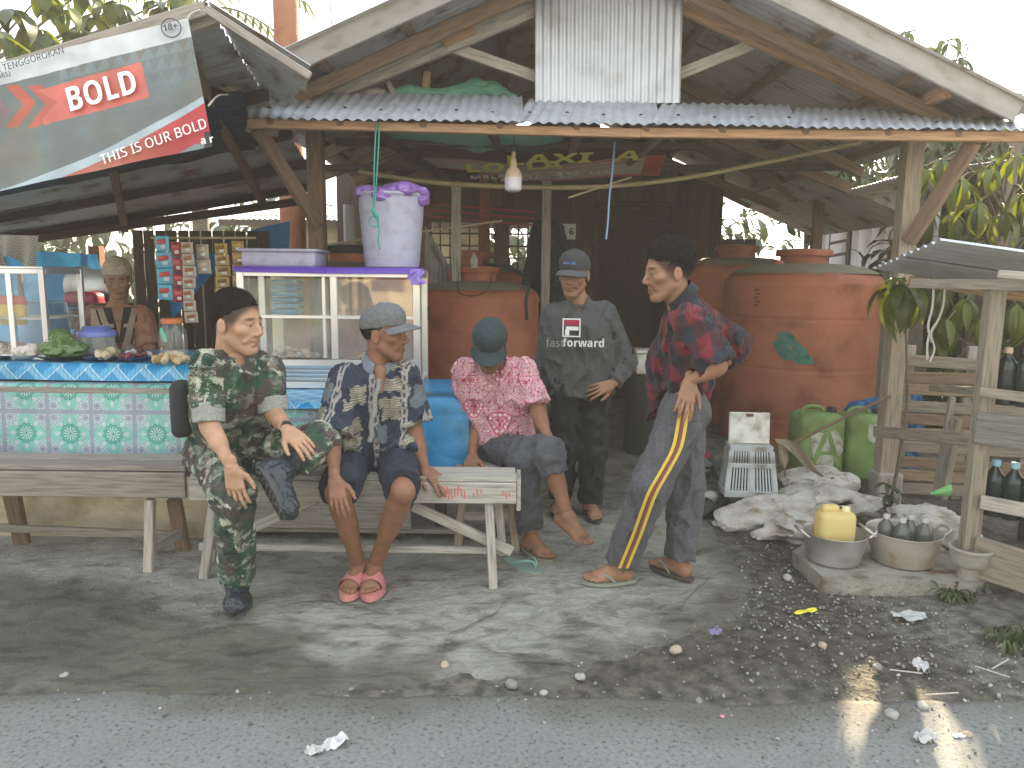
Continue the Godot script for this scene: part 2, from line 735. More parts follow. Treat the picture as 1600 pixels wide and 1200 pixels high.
func materials() -> void:
	M.t_grain = ntex(11, 0.012, [[0.0, g3(0.66)], [0.3, g3(0.84)], [0.6, g3(0.94)], [1.0, g3(1.0)]], 5, FastNoiseLite.TYPE_SIMPLEX_SMOOTH, 512, 0.0, 20.0)
	M.t_grain_n = ntex(11, 0.012, [], 5, FastNoiseLite.TYPE_SIMPLEX_SMOOTH, 512, 5.0, 20.0)
	M.t_dirt = ntex(21, 0.006, [[0.0, Color(0.6, 0.54, 0.47)], [0.25, Color(0.8, 0.77, 0.73)], [0.5, Color(0.93, 0.92, 0.9)], [1.0, Color(1, 1, 1)]], 6)
	M.t_film = ntex(26, 0.01, [[0.0, Color(0.82, 0.8, 0.77)], [0.4, Color(0.94, 0.94, 0.94)], [1.0, Color(1, 1, 1)]], 6)
	M.t_rust = ntex(22, 0.007, [[0.0, Color(0.6, 0.46, 0.36)], [0.2, Color(0.74, 0.67, 0.61)], [0.36, Color(0.9, 0.9, 0.9)], [1.0, Color(1, 1, 1)]], 6)
	M.t_fine = ntex(23, 0.05, [[0.0, g3(0.72)], [1.0, g3(1.0)]], 4)
	M.t_fine_n = ntex(23, 0.05, [], 4, FastNoiseLite.TYPE_SIMPLEX_SMOOTH, 512, 4.0)
	M.t_crumple = ntex(24, 0.012, [], 4, FastNoiseLite.TYPE_CELLULAR, 512, 8.0, 20.0)
	M.t_fold_n = ntex(27, 0.007, [], 3, FastNoiseLite.TYPE_SIMPLEX_SMOOTH, 512, 14.0, 50.0)
	M.t_weave_n = ntex(25, 0.12, [], 2, FastNoiseLite.TYPE_SIMPLEX_SMOOTH, 512, 3.0)
	M.wood_old = wood(lin(0.34, 0.31, 0.27))
	M.wood_pale = wood(lin(0.46, 0.42, 0.36))
	M.wood_brown = wood(lin(0.22, 0.145, 0.095))
	M.wood_fresh = wood(lin(0.5, 0.3, 0.17))
	M.wood_dark = wood(lin(0.07, 0.05, 0.035))
	M.bamboo = wood(lin(0.42, 0.34, 0.2), 0.6)
	M.zinc = bumpy(skin_on(mat(lin(0.5, 0.53, 0.58), 0.5, 0.4), M.t_film, Vector3(0.9, 0.9, 1)), M.t_fine_n, 0.15)
	M.zinc_old = skin_on(mat(lin(0.48, 0.48, 0.48), 0.6, 0.2), M.t_rust, Vector3(0.7, 0.7, 1))
	M.zinc_new = skin_on(mat(lin(0.56, 0.59, 0.63), 0.45, 0.4), M.t_film, Vector3(0.5, 0.5, 1))
	M.orange = bumpy(skin_on(mat(lin(0.43, 0.15, 0.08), 0.65), M.t_dirt, Vector3(0.7, 0.7, 0.7), true), M.t_fine_n, 0.25)
	M.nylon = mat(lin(0.04, 0.3, 0.22), 0.6)
	M.white = skin_on(mat(lin(0.7, 0.69, 0.66), 0.5), M.t_dirt, Vector3(1.5, 1.5, 1.5), true)
	M.alu = mat(lin(0.72, 0.72, 0.72), 0.32, 0.75)
	M.glass = mat(Color(0.96, 1.0, 0.98, 0.06), 0.03)
	M.black = mat(lin(0.018, 0.018, 0.02), 0.7)
	M.concrete = bumpy(skin_on(mat(lin(0.36, 0.35, 0.32), 0.92), M.t_dirt, Vector3(0.8, 0.8, 0.8), true), M.t_fine_n, 0.6)
	M.lilac = skin_on(mat(lin(0.52, 0.52, 0.68), 0.45), M.t_film, Vector3(2, 2, 2), true)
	M.lilac.backlight_enabled = true
	M.lilac.backlight = lin(0.2, 0.19, 0.3)
	M.tarp_blue = bumpy(mat(lin(0.02, 0.14, 0.34), 0.45), M.t_crumple, 0.6)
	M.tarp_blue.backlight_enabled = true
	M.tarp_blue.backlight = lin(0.005, 0.05, 0.1)
	M.sacking = bumpy(skin_on(mat(lin(0.55, 0.54, 0.51), 0.75), M.t_dirt, Vector3(1.6, 1.6, 1.6), true), M.t_weave_n, 0.8)
	M.sacking.normal_texture = M.t_weave_n


# ---------- the ground ----------
class Area:  # signed distance to a polygon's edge, positive inside, kept on a grid of 8 cm
	var f := PackedFloat32Array()

	func at(x: float, z: float) -> float:
		var u := clampf((x + 7.0) / 0.08, 0.0, 178.0)
		var w := clampf((z + 10.0) / 0.08, 0.0, 118.0)
		var q := int(w) * 180 + int(u)
		var a := u - int(u)
		return lerpf(lerpf(f[q], f[q + 1], a), lerpf(f[q + 180], f[q + 181], a), w - int(w))


func area(poly: PackedVector2Array) -> Area:
	var a := Area.new()
	a.f.resize(180 * 120)
	for k in a.f.size():
		a.f[k] = inside(poly, Vector2(-7.0 + 0.08 * (k % 180), -10.0 + 0.08 * (k / 180)))
	return a


func inside(poly: PackedVector2Array, p: Vector2) -> float:
	var d := 1e9
	for k in poly.size():
		d = minf(d, p.distance_to(Geometry2D.get_closest_point_to_segment(p, poly[k], poly[(k + 1) % poly.size()])))
	return d if Geometry2D.is_point_in_polygon(p, poly) else -d


func ground() -> void:
	var soil_m := bumpy(skin_on(mat(Color.WHITE, 0.95), ntex(31, 0.03, [[0.0, g3(0.5)], [0.5, g3(0.85)], [0.8, g3(1.0)], [1.0, g3(1.0)]], 5), Vector3(0.9, 0.9, 1)), ntex(32, 0.06, [], 5, FastNoiseLite.TYPE_SIMPLEX_SMOOTH, 512, 6.0), 0.6)
	soil_m.vertex_color_use_as_albedo = true
	var g := Geo.new()
	sheet(g, 4, 4, func(u, v): return Vector3(lerpf(-150, 150, u), -0.06, lerpf(8, -300, v)), Vector2(200, 200), Vector2.ZERO, func(_u, _v, _p): return Color(0.16, 0.15, 0.11))
	setting("ground", g.mesh(), soil_m)
	var damp := area(PackedVector2Array([Vector2(-3.923, -3.595), Vector2(-2.536, -3.484), Vector2(-2.066, -3.442), Vector2(-1.612, -3.215), Vector2(-1.315, -2.930), Vector2(-0.993, -2.854), Vector2(-0.537, -2.557), Vector2(-0.859, -2.445), Vector2(-1.392, -2.502), Vector2(-1.888, -2.544), Vector2(-2.820, -2.526)]))
	var yardp := area(PackedVector2Array([Vector2(0.012, -2.474), Vector2(0.262, -2.702), Vector2(0.718, -2.946), Vector2(1.038, -3.198), Vector2(1.279, -3.567), Vector2(1.232, -4.229), Vector2(1.407, -4.871), Vector2(4.014, -4.961), Vector2(2.997, -2.940), Vector2(1.963, -2.619), Vector2(1.197, -2.538), Vector2(0.715, -2.508)]))
	# bare soil beside the road
	g = Geo.new()
	sheet(g, 260, 150, func(u, v):
		var x := lerpf(-4.5, 5.5, u)
		var z := lerpf(-2.0, -7.5, v)
		var far := smoothstep(-2.35, -2.75, z)
		var y := 0.012 * far * nz.get_noise_2d(x * 260, z * 260) + 0.006 * far * nz.get_noise_2d(x * 900 + 50, z * 900)
		y += 0.035 * far * smoothstep(1.6, 2.4, x) * (0.5 + nz.get_noise_2d(x * 120, z * 120))
		return Vector3(x, y - 0.012, z), Vector2(7.0, 4.0), Vector2.ZERO, func(_u, _v, p):
		var n := nz.get_noise_2d(p.x * 130 + 9, p.z * 130)
		var m := nz.get_noise_2d(p.x * 500, p.z * 500)
		var c := Color(0.11, 0.1, 0.078).lerp(Color(0.19, 0.175, 0.14), clampf(0.45 + 0.9 * n + 0.5 * m, 0, 1))
		var w := smoothstep(-0.06, 0.1, damp.at(p.x, p.z) + 0.12 * n + 0.05 * m)
		c = c.lerp(Color(0.07, 0.068, 0.05), w * 0.85)
		var w2 := smoothstep(-0.1, 0.2, yardp.at(p.x, p.z) + 0.25 * n)
		c = c.lerp(Color(0.075, 0.064, 0.046), w2 * 0.78)
		var gravel := smoothstep(1.55, 1.95, p.x + 0.3 * n) * smoothstep(-3.6, -3.2, p.z + 0.2 * m)
		return c.lerp(Color(0.21, 0.2, 0.175), gravel * 0.7))
	setting("soil", g.mesh(), soil_m)
	# asphalt
	var road_m := bumpy(skin_on(mat(Color.WHITE, 0.85), ntex(41, 0.09, [[0.0, g3(0.4)], [0.16, g3(0.62)], [0.26, g3(0.88)], [0.7, g3(0.96)], [1.0, g3(1.0)]], 3), Vector3(1.3, 1.3, 1)), ntex(42, 0.1, [], 3, FastNoiseLite.TYPE_SIMPLEX_SMOOTH, 512, 4.0), 0.22)
	road_m.vertex_color_use_as_albedo = true
	g = Geo.new()
	sheet(g, 260, 60, func(u, v):
		var x := lerpf(-6, 6, u)
		var e := -2.47 + 0.05 * nz.get_noise_2d(x * 70, 5.0) + 0.03 * nz.get_noise_2d(x * 300, 9.0)
		var z := lerpf(-1.2, e, v)
		return Vector3(x, (0.004 if v < 0.985 else -0.03) + 0.002 * nz.get_noise_2d(x * 100, z * 100), z), Vector2(9.0, 1.0), Vector2.ZERO, func(_u, v, p):
		var n := nz.get_noise_2d(p.x * 60 + 7, p.z * 90)
		var m := nz.get_noise_2d(p.x * 420, p.z * 420)
		var c := Color(0.22, 0.226, 0.215) * (1.0 + 0.16 * n + 0.1 * m)
		return c.lerp(Color(0.11, 0.1, 0.082), smoothstep(0.72, 1.0, v + 0.22 * n + 0.12 * m) * 0.85))
	sheet(g, 2, 2, func(u, v): return Vector3(lerpf(-150, 150, u), -0.002, lerpf(7, -1.2, v)), Vector2(220, 6), Vector2.ZERO, func(_u, _v, _p): return Color(0.22, 0.226, 0.215))
	setting("road", g.mesh(), road_m)
	# poured concrete in front of and under the shop
	var apron := area(PackedVector2Array([Vector2(-2.995, -2.471), Vector2(-1.859, -2.501), Vector2(-1.493, -2.475), Vector2(-1.128, -2.432), Vector2(-0.747, -2.456), Vector2(-0.549, -2.501), Vector2(-0.368, -2.538), Vector2(-0.234, -2.640), Vector2(-0.085, -2.588), Vector2(0.129, -2.518), Vector2(0.235, -2.576), Vector2(0.275, -2.697), Vector2(0.490, -2.791), Vector2(0.724, -2.947), Vector2(1.015, -3.120), Vector2(1.202, -3.448), Vector2(1.182, -3.917), Vector2(1.227, -4.589), Vector2(1.389, -5.527), Vector2(2.9, -5.9), Vector2(3.1, -9.6), Vector2(-6, -9.6), Vector2(-6, -4)]))
	var con_m := bumpy(skin_on(mat(Color.WHITE, 0.88), ntex(53, 0.007, [[0.0, Color(0.58, 0.57, 0.53)], [0.3, Color(0.8, 0.79, 0.76)], [0.5, Color(0.93, 0.93, 0.91)], [0.62, Color(0.84, 0.84, 0.82)], [1.0, Color(1, 1, 1)]], 6, FastNoiseLite.TYPE_SIMPLEX_SMOOTH, 1024, 0.0, 90.0), Vector3(0.5, 0.5, 1)), ntex(52, 0.011, [], 5, FastNoiseLite.TYPE_SIMPLEX_SMOOTH, 1024, 12.0, 70.0), 1.5)
	con_m.vertex_color_use_as_albedo = true
	g = Geo.new()
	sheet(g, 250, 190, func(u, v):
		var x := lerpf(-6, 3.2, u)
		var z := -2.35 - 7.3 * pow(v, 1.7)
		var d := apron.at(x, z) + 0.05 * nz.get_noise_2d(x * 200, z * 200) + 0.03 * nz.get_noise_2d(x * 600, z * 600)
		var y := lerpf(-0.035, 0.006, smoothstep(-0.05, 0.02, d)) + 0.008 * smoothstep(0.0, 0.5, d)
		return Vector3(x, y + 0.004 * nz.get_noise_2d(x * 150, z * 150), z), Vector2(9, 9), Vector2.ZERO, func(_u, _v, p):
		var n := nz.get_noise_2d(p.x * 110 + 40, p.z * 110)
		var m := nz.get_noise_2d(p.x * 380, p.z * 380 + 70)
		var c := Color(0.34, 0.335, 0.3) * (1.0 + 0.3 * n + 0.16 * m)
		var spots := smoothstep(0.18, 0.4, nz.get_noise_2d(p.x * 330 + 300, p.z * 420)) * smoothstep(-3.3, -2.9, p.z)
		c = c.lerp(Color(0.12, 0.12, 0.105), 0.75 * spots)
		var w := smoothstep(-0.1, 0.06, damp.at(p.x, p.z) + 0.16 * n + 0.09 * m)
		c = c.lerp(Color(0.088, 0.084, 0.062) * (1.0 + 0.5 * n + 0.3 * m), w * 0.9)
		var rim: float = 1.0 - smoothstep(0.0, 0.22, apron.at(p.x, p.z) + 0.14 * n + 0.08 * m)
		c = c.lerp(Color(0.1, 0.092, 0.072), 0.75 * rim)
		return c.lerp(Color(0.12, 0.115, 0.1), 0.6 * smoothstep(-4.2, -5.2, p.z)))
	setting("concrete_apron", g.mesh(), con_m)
	var dark := mat(lin(0.09, 0.085, 0.07), 0.95)
	for w in [[Vector3(0.273, 0, -2.678), Vector3(0.123, 0, -2.675), Vector3(0.011, 0, -2.697), Vector3(-0.14, 0, -2.809)], [Vector3(0.491, 0, -2.801), Vector3(0.394, 0, -2.968), Vector3(0.387, 0, -3.15)], [Vector3(-0.259, 0, -2.644), Vector3(-0.254, 0, -2.87), Vector3(-0.074, 0, -3.076), Vector3(0.01, 0, -3.309)], [Vector3(-1.068, 0, -3.085), Vector3(-0.867, 0, -3.186), Vector3(-0.521, 0, -3.036)], [Vector3(1.05, 0, -3.561), Vector3(0.729, 0, -3.126), Vector3(0.572, 0, -3.048)]]:
		var line := curve(w, 40)
		var k := Geo.new()
		sheet(k, 40, 1, func(u, v):
			var q: Vector3 = line[roundi(u * 40)]
			return q + Vector3(0.02 * nz.get_noise_2d(q.x * 900, q.z * 900), 0.021, (v - 0.5) * 0.007 * (0.4 + sin(PI * u)) + 0.03 * nz.get_noise_2d(q.x * 700 + 40, q.z * 700)))
		setting("crack", k.mesh(), dark)


# ---------- the shop house ----------
func house() -> void:
	var h := thing("shop_house", "wooden shop house with grey gable roof and corrugated awning, orange tanks inside", "house", Vector3(0.6, 0, -6.0))
	var apex := Vector3(0.565, 3.494, -4.4)
	var ll := Vector3(-1.652, 2.526, -4.4)
	var rr := Vector3(2.88, 2.459, -4.4)
	beam(h, "barge_board", ll, apex, 0.14, 0.025, skin_on(mat(lin(0.27, 0.255, 0.23), 0.85), M.t_film, Vector3(0.8, 2.0, 1)))
	beam(h, "barge_board", apex, rr, 0.14, 0.025, skin_on(mat(lin(0.34, 0.325, 0.3), 0.85), M.t_film, Vector3(0.8, 2.0, 1)))
	var back := Vector3(0, 0, -4.9)
	var up := Vector3(0, 0.06, 0.05)
	for e in [ll, rr]:
		var down: Vector3 = e - apex
		down += down.normalized() * 0.12
		for k in 7:
			part(h, "roof_sheet", tin(apex + up + Vector3(0, 0.006 * (k % 2), -0.7 * k), Vector3(0, 0, -0.78), down), M.zinc_old)
		for t in [0.06, 0.3, 0.55, 0.78, 0.97]:
			var p: Vector3 = apex.lerp(e, t) + Vector3(0, 0.005, 0)
			beam(h, "purlin", p + Vector3(0, 0, -0.02), p + back, 0.05, 0.06, M.wood_brown)
		for z in [-0.35, -1.9, -3.4, -4.8]:
			beam(h, "rafter", apex + Vector3(0, -0.09, z), e + Vector3(0, -0.09, z), 0.085, 0.05, M.wood_brown)
	# the front truss, set back under the roof
	beam(h, "truss_chord", Vector3(-1.265, 2.624, -5), Vector3(0.654, 3.391, -5), 0.095, 0.05, M.wood_pale)
	beam(h, "truss_chord", Vector3(2.59, 2.599, -5), Vector3(0.655, 3.365, -5), 0.095, 0.05, M.wood_fresh)
	beam(h, "strut", Vector3(-0.406, 2.957, -5.06), Vector3(0.155, 2.776, -5.06), 0.07, 0.04, M.wood_pale)
	beam(h, "strut", Vector3(1.58, 3.012, -5.06), Vector3(1.024, 2.789, -5.06), 0.07, 0.04, M.wood_pale)
	beam(h, "cleat", Vector3(-0.466, 2.959, -4.95), Vector3(-0.259, 3.045, -4.95), 0.06, 0.05, M.wood_fresh)
	beam(h, "cleat", Vector3(1.447, 3.062, -4.95), Vector3(1.693, 2.969, -4.95), 0.06, 0.05, M.wood_fresh)
	beam(h, "strut", Vector3(-0.619, 2.703, -5.3), Vector3(-0.6, 2.871, -5.3), 0.05, 0.035, M.wood_fresh, Vector3.RIGHT)
	beam(h, "strut", Vector3(-0.806, 2.678, -5.2), Vector3(-0.856, 2.777, -5.2), 0.035, 0.03, M.wood_pale, Vector3.RIGHT)
	beam(h, "outrigger", Vector3(-1.358, 2.638, -4.5), Vector3(-1.244, 2.624, -5), 0.08, 0.06, M.wood_old)
	beam(h, "outrigger", Vector3(2.516, 2.591, -4.5), Vector3(2.578, 2.599, -5), 0.08, 0.06, M.wood_fresh)
	for z in [-6.5, -8.2]:
		for e in [ll, rr]:
			beam(h, "truss_chord", Vector3(apex.x, apex.y - 0.38, z), Vector3(e.x, e.y - 0.2, z), 0.09, 0.05, M.wood_brown)
	# the upright sheet in the gable
	var pm := tin(Vector3(0.129, 2.591, -4.93), Vector3(1.058, 2.6, -4.93) - Vector3(0.129, 2.591, -4.93), Vector3(0.115, 3.471, -4.93) - Vector3(0.129, 2.591, -4.93), 0.05, 0.006, 0.002)
	part(h, "gable_sheet", pm, M.zinc_new)
	# the awning
	var bl := Vector3(-1.507, 2.349, -4.3)
	var br := Vector3(3.071, 2.323, -4.3)
	var tl := Vector3(-1.602, 2.665, -5.02)
	var tr := Vector3(3.574, 2.553, -5.02)
	var n := 6
	for k in n:
		var a0 := k / float(n) - 0.006
		var a1 := (k + 1) / float(n) + 0.006
		var lift := Vector3(0, 0.004 * (k % 2), 0)
		if k == 0:
			var w := bl.distance_to(bl.lerp(br, a1))
			part(h, "awning_sheet", sheet_mesh(110, 8, func(u, v):
				var p := bl.lerp(br, a1 * u).lerp(tl.lerp(tr, a1 * u), v)
				var curl := pow(maxf(0.0, 1.0 - u * 3.4), 2.0)
				return p + Vector3(-0.1 * curl * v, 0.0065 * sin(TAU * u * w / 0.062) + 0.1 * curl * v, 0.03), Vector2(0.8, 0.7)), M.zinc)
		else:
			var w0 := bl.lerp(br, a0)
			part(h, "awning_sheet", tin(w0 + lift + Vector3(0, 0, 0.03), bl.lerp(br, a1) - w0, tl.lerp(tr, a0) - w0, 0.062, 0.0062, 0.002), M.zinc)
	for k in 22:  # roofing nails
		var p := bl.lerp(br, (k + 0.5) / 22.0).lerp(tl.lerp(tr, (k + 0.5) / 22.0), 0.28 + 0.03 * (k % 3))
		var g := Geo.new()
		lathe(g, Transform3D(Basis(), Vector3.ZERO), [Vector2(0.012, 0), Vector2(0.009, 0.005), Vector2(0.0, 0.008)], 8)
		part(h, "nail", g.mesh() if k == 0 else boxes["nail"], M.wood_dark, Transform3D(Basis(), p + Vector3(0, 0.012, 0.03)))
		if k == 0:
			boxes["nail"] = g.mesh()
	beam(h, "awning_beam", Vector3(-1.511, 2.335, -4.35), Vector3(0.712, 2.302, -4.35), 0.05, 0.05, M.wood_fresh)
	beam(h, "awning_beam", Vector3(0.712, 2.306, -4.353), Vector3(3.112, 2.305, -4.353), 0.052, 0.05, M.wood_fresh)
	beam(h, "awning_beam", Vector3(-1.556, 2.601, -5), Vector3(3.48, 2.516, -5), 0.06, 0.05, M.wood_brown)
	for x in [420, 530, 660, 780, 900, 1010, 1130, 1260, 1390, 1500]:
		var t: float = (x - 384.0) / 1276.0
		var a := bl.lerp(br, t) + Vector3(0, -0.012, -0.02)
		beam(h, "awning_rafter", a, tl.lerp(tr, t) + Vector3(0.02, -0.03, 0.02), 0.035, 0.04, M.wood_brown)
	# posts and braces
	var lp := Vector3(-1.277, 2.433, -4.9)
	beam(h, "post", lp, Vector3(lp.x, 0, lp.z), 0.1, 0.1, M.wood_brown, Vector3.RIGHT)
	var rp := Vector3(2.477, 2.371, -4.76)
	beam(h, "post", rp, Vector3(rp.x, 0.08, rp.z), 0.105, 0.1, wood(lin(0.36, 0.29, 0.22)), Vector3.RIGHT)
	part(h, "post_footing", box(Vector3(0.16, 0.26, 0.15), 0.01), M.concrete, Transform3D(Basis(), Vector3(rp.x + 0.01, 0.11, rp.z + 0.005)))
	beam(h, "brace", Vector3(-1.495, 2.33, -4.45), Vector3(-1.252, 1.804, -4.83), 0.085, 0.045, M.wood_brown)
	beam(h, "brace", Vector3(2.638, 2.284, -4.4), Vector3(2.464, 1.73, -4.68), 0.085, 0.05, M.wood_brown)
	beam(h, "beam_end", Vector3(-1.571, 2.338, -4.5), Vector3(-1.399, 2.318, -4.5), 0.05, 0.07, M.wood_old)
	# the poles and joists that carry stored things under the roof
	beam(h, "joist", Vector3(-1.168, 2.349, -5), Vector3(1.198, 2.345, -5), 0.045, 0.05, M.wood_dark)
	beam(h, "joist", Vector3(-1.634, 2.377, -6.4), Vector3(2.832, 2.423, -6.4), 0.05, 0.05, M.wood_dark)
	beam(h, "joist", Vector3(-0.885, 2.35, -4.45), Vector3(-0.531, 2.284, -6.4), 0.045, 0.05, M.wood_dark)
	beam(h, "joist", Vector3(-0.146, 2.343, -4.45), Vector3(-0.019, 2.363, -6.4), 0.045, 0.05, M.wood_dark)
	beam(h, "joist", Vector3(0.375, 2.334, -4.45), Vector3(0.412, 2.356, -6.4), 0.045, 0.05, M.wood_brown)
	beam(h, "joist", Vector3(0.876, 2.332, -4.45), Vector3(0.844, 2.35, -6.4), 0.045, 0.05, M.wood_brown)
	var b1 := Vector3(-0.472, 2.25, -6.2)
	beam(h, "post", b1, Vector3(b1.x, 0, b1.z), 0.075, 0.075, M.wood_pale, Vector3.RIGHT)
	var b2 := Vector3(0.277, 2.397, -6.4)
	beam(h, "post", b2, Vector3(b2.x, 0, b2.z), 0.075, 0.075, M.wood_old, Vector3.RIGHT)
	var b3 := Vector3(3.106, 2.557, -7.7)
	beam(h, "post", b3, Vector3(b3.x, 0, b3.z), 0.09, 0.09, M.wood_brown, Vector3.RIGHT)
	var b4 := Vector3(-0.29, 2.531, -7.4)
	beam(h, "post", b4, Vector3(b4.x, 0, b4.z), 0.09, 0.09, wood(lin(0.24, 0.1, 0.06)), Vector3.RIGHT)
	# the board wall at the back, with a barred window and a doorway
	var wz := -8.9
	var x0 := -2.05
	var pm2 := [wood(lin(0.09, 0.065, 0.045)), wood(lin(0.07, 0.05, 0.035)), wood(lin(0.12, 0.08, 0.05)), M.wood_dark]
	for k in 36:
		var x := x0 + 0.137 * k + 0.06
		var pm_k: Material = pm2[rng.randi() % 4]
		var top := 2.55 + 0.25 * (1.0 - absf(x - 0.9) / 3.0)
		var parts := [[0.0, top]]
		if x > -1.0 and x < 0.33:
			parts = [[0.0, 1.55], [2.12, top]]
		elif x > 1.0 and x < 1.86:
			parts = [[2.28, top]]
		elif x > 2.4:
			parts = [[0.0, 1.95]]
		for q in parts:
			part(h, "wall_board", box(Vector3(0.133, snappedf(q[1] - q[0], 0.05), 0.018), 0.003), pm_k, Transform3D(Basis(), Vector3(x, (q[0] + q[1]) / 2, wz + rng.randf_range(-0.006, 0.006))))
	var backing_wood := wood(lin(0.06, 0.045, 0.035))  # backing added behind the boards to keep daylight out of their gaps
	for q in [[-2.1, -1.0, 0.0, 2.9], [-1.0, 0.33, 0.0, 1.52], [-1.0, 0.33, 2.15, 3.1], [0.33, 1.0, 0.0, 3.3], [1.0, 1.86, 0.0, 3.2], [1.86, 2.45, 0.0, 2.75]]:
		part(h, "added_backing", box(Vector3(q[1] - q[0], q[3] - q[2], 0.02), 0.0), backing_wood, Transform3D(Basis(), Vector3((q[0] + q[1]) / 2, (q[2] + q[3]) / 2, wz - 0.07)))
	part(h, "side_roof", tin(Vector3(rr.x - 0.15, rr.y - 0.02, -6.9), Vector3(0, 0, -2.5), Vector3(1.0, -0.42, 0)), M.zinc_old)
	for y in [1.53, 2.14]:
		beam(h, "window_rail", Vector3(-1.05, y, wz + 0.035), Vector3(0.38, y, wz + 0.035), 0.06, 0.04, M.wood_dark)
	for k in 12:
		beam(h, "window_bar", Vector3(-0.98 + 0.115 * k, 1.54, wz), Vector3(-0.98 + 0.115 * k, 2.13, wz), 0.022, 0.022, M.wood_dark, Vector3.RIGHT)
	for y in [1.7, 1.84, 1.98]:
		beam(h, "window_bar", Vector3(-1.0, y, wz + 0.015), Vector3(0.35, y, wz + 0.015), 0.02, 0.015, M.wood_dark)
	beam(h, "window_post", Vector3(-0.15, 1.5, wz + 0.03), Vector3(-0.15, 2.3, wz + 0.03), 0.16, 0.05, M.wood_dark, Vector3.RIGHT)
	beam(h, "door_frame", Vector3(0.98, 0, wz + 0.03), Vector3(0.98, 2.36, wz + 0.03), 0.07, 0.06, M.wood_dark, Vector3.RIGHT)
	beam(h, "door_frame", Vector3(1.88, 0, wz + 0.03), Vector3(1.88, 2.36, wz + 0.03), 0.07, 0.06, M.wood_dark, Vector3.RIGHT)
	beam(h, "door_frame", Vector3(0.95, 2.1, wz + 0.035), Vector3(1.91, 2.1, wz + 0.035), 0.07, 0.06, M.wood_dark)
	beam(h, "door_frame", Vector3(0.95, 2.34, wz + 0.035), Vector3(1.91, 2.34, wz + 0.035), 0.06, 0.06, M.wood_dark)
	for k in 5:
		part(h, "dark_doorway_board", box(Vector3(0.168, 2.06, 0.02), 0.003), M.wood_dark, Transform3D(Basis(), Vector3(1.1 + 0.172 * k, 1.04, wz - 0.03)))  # dark wood stands in for the unlit opening of the doorway
	part(h, "transom", box(Vector3(0.82, 0.17, 0.02), 0.002), M.wood_dark, Transform3D(Basis(), Vector3(1.43, 2.22, wz - 0.01)))


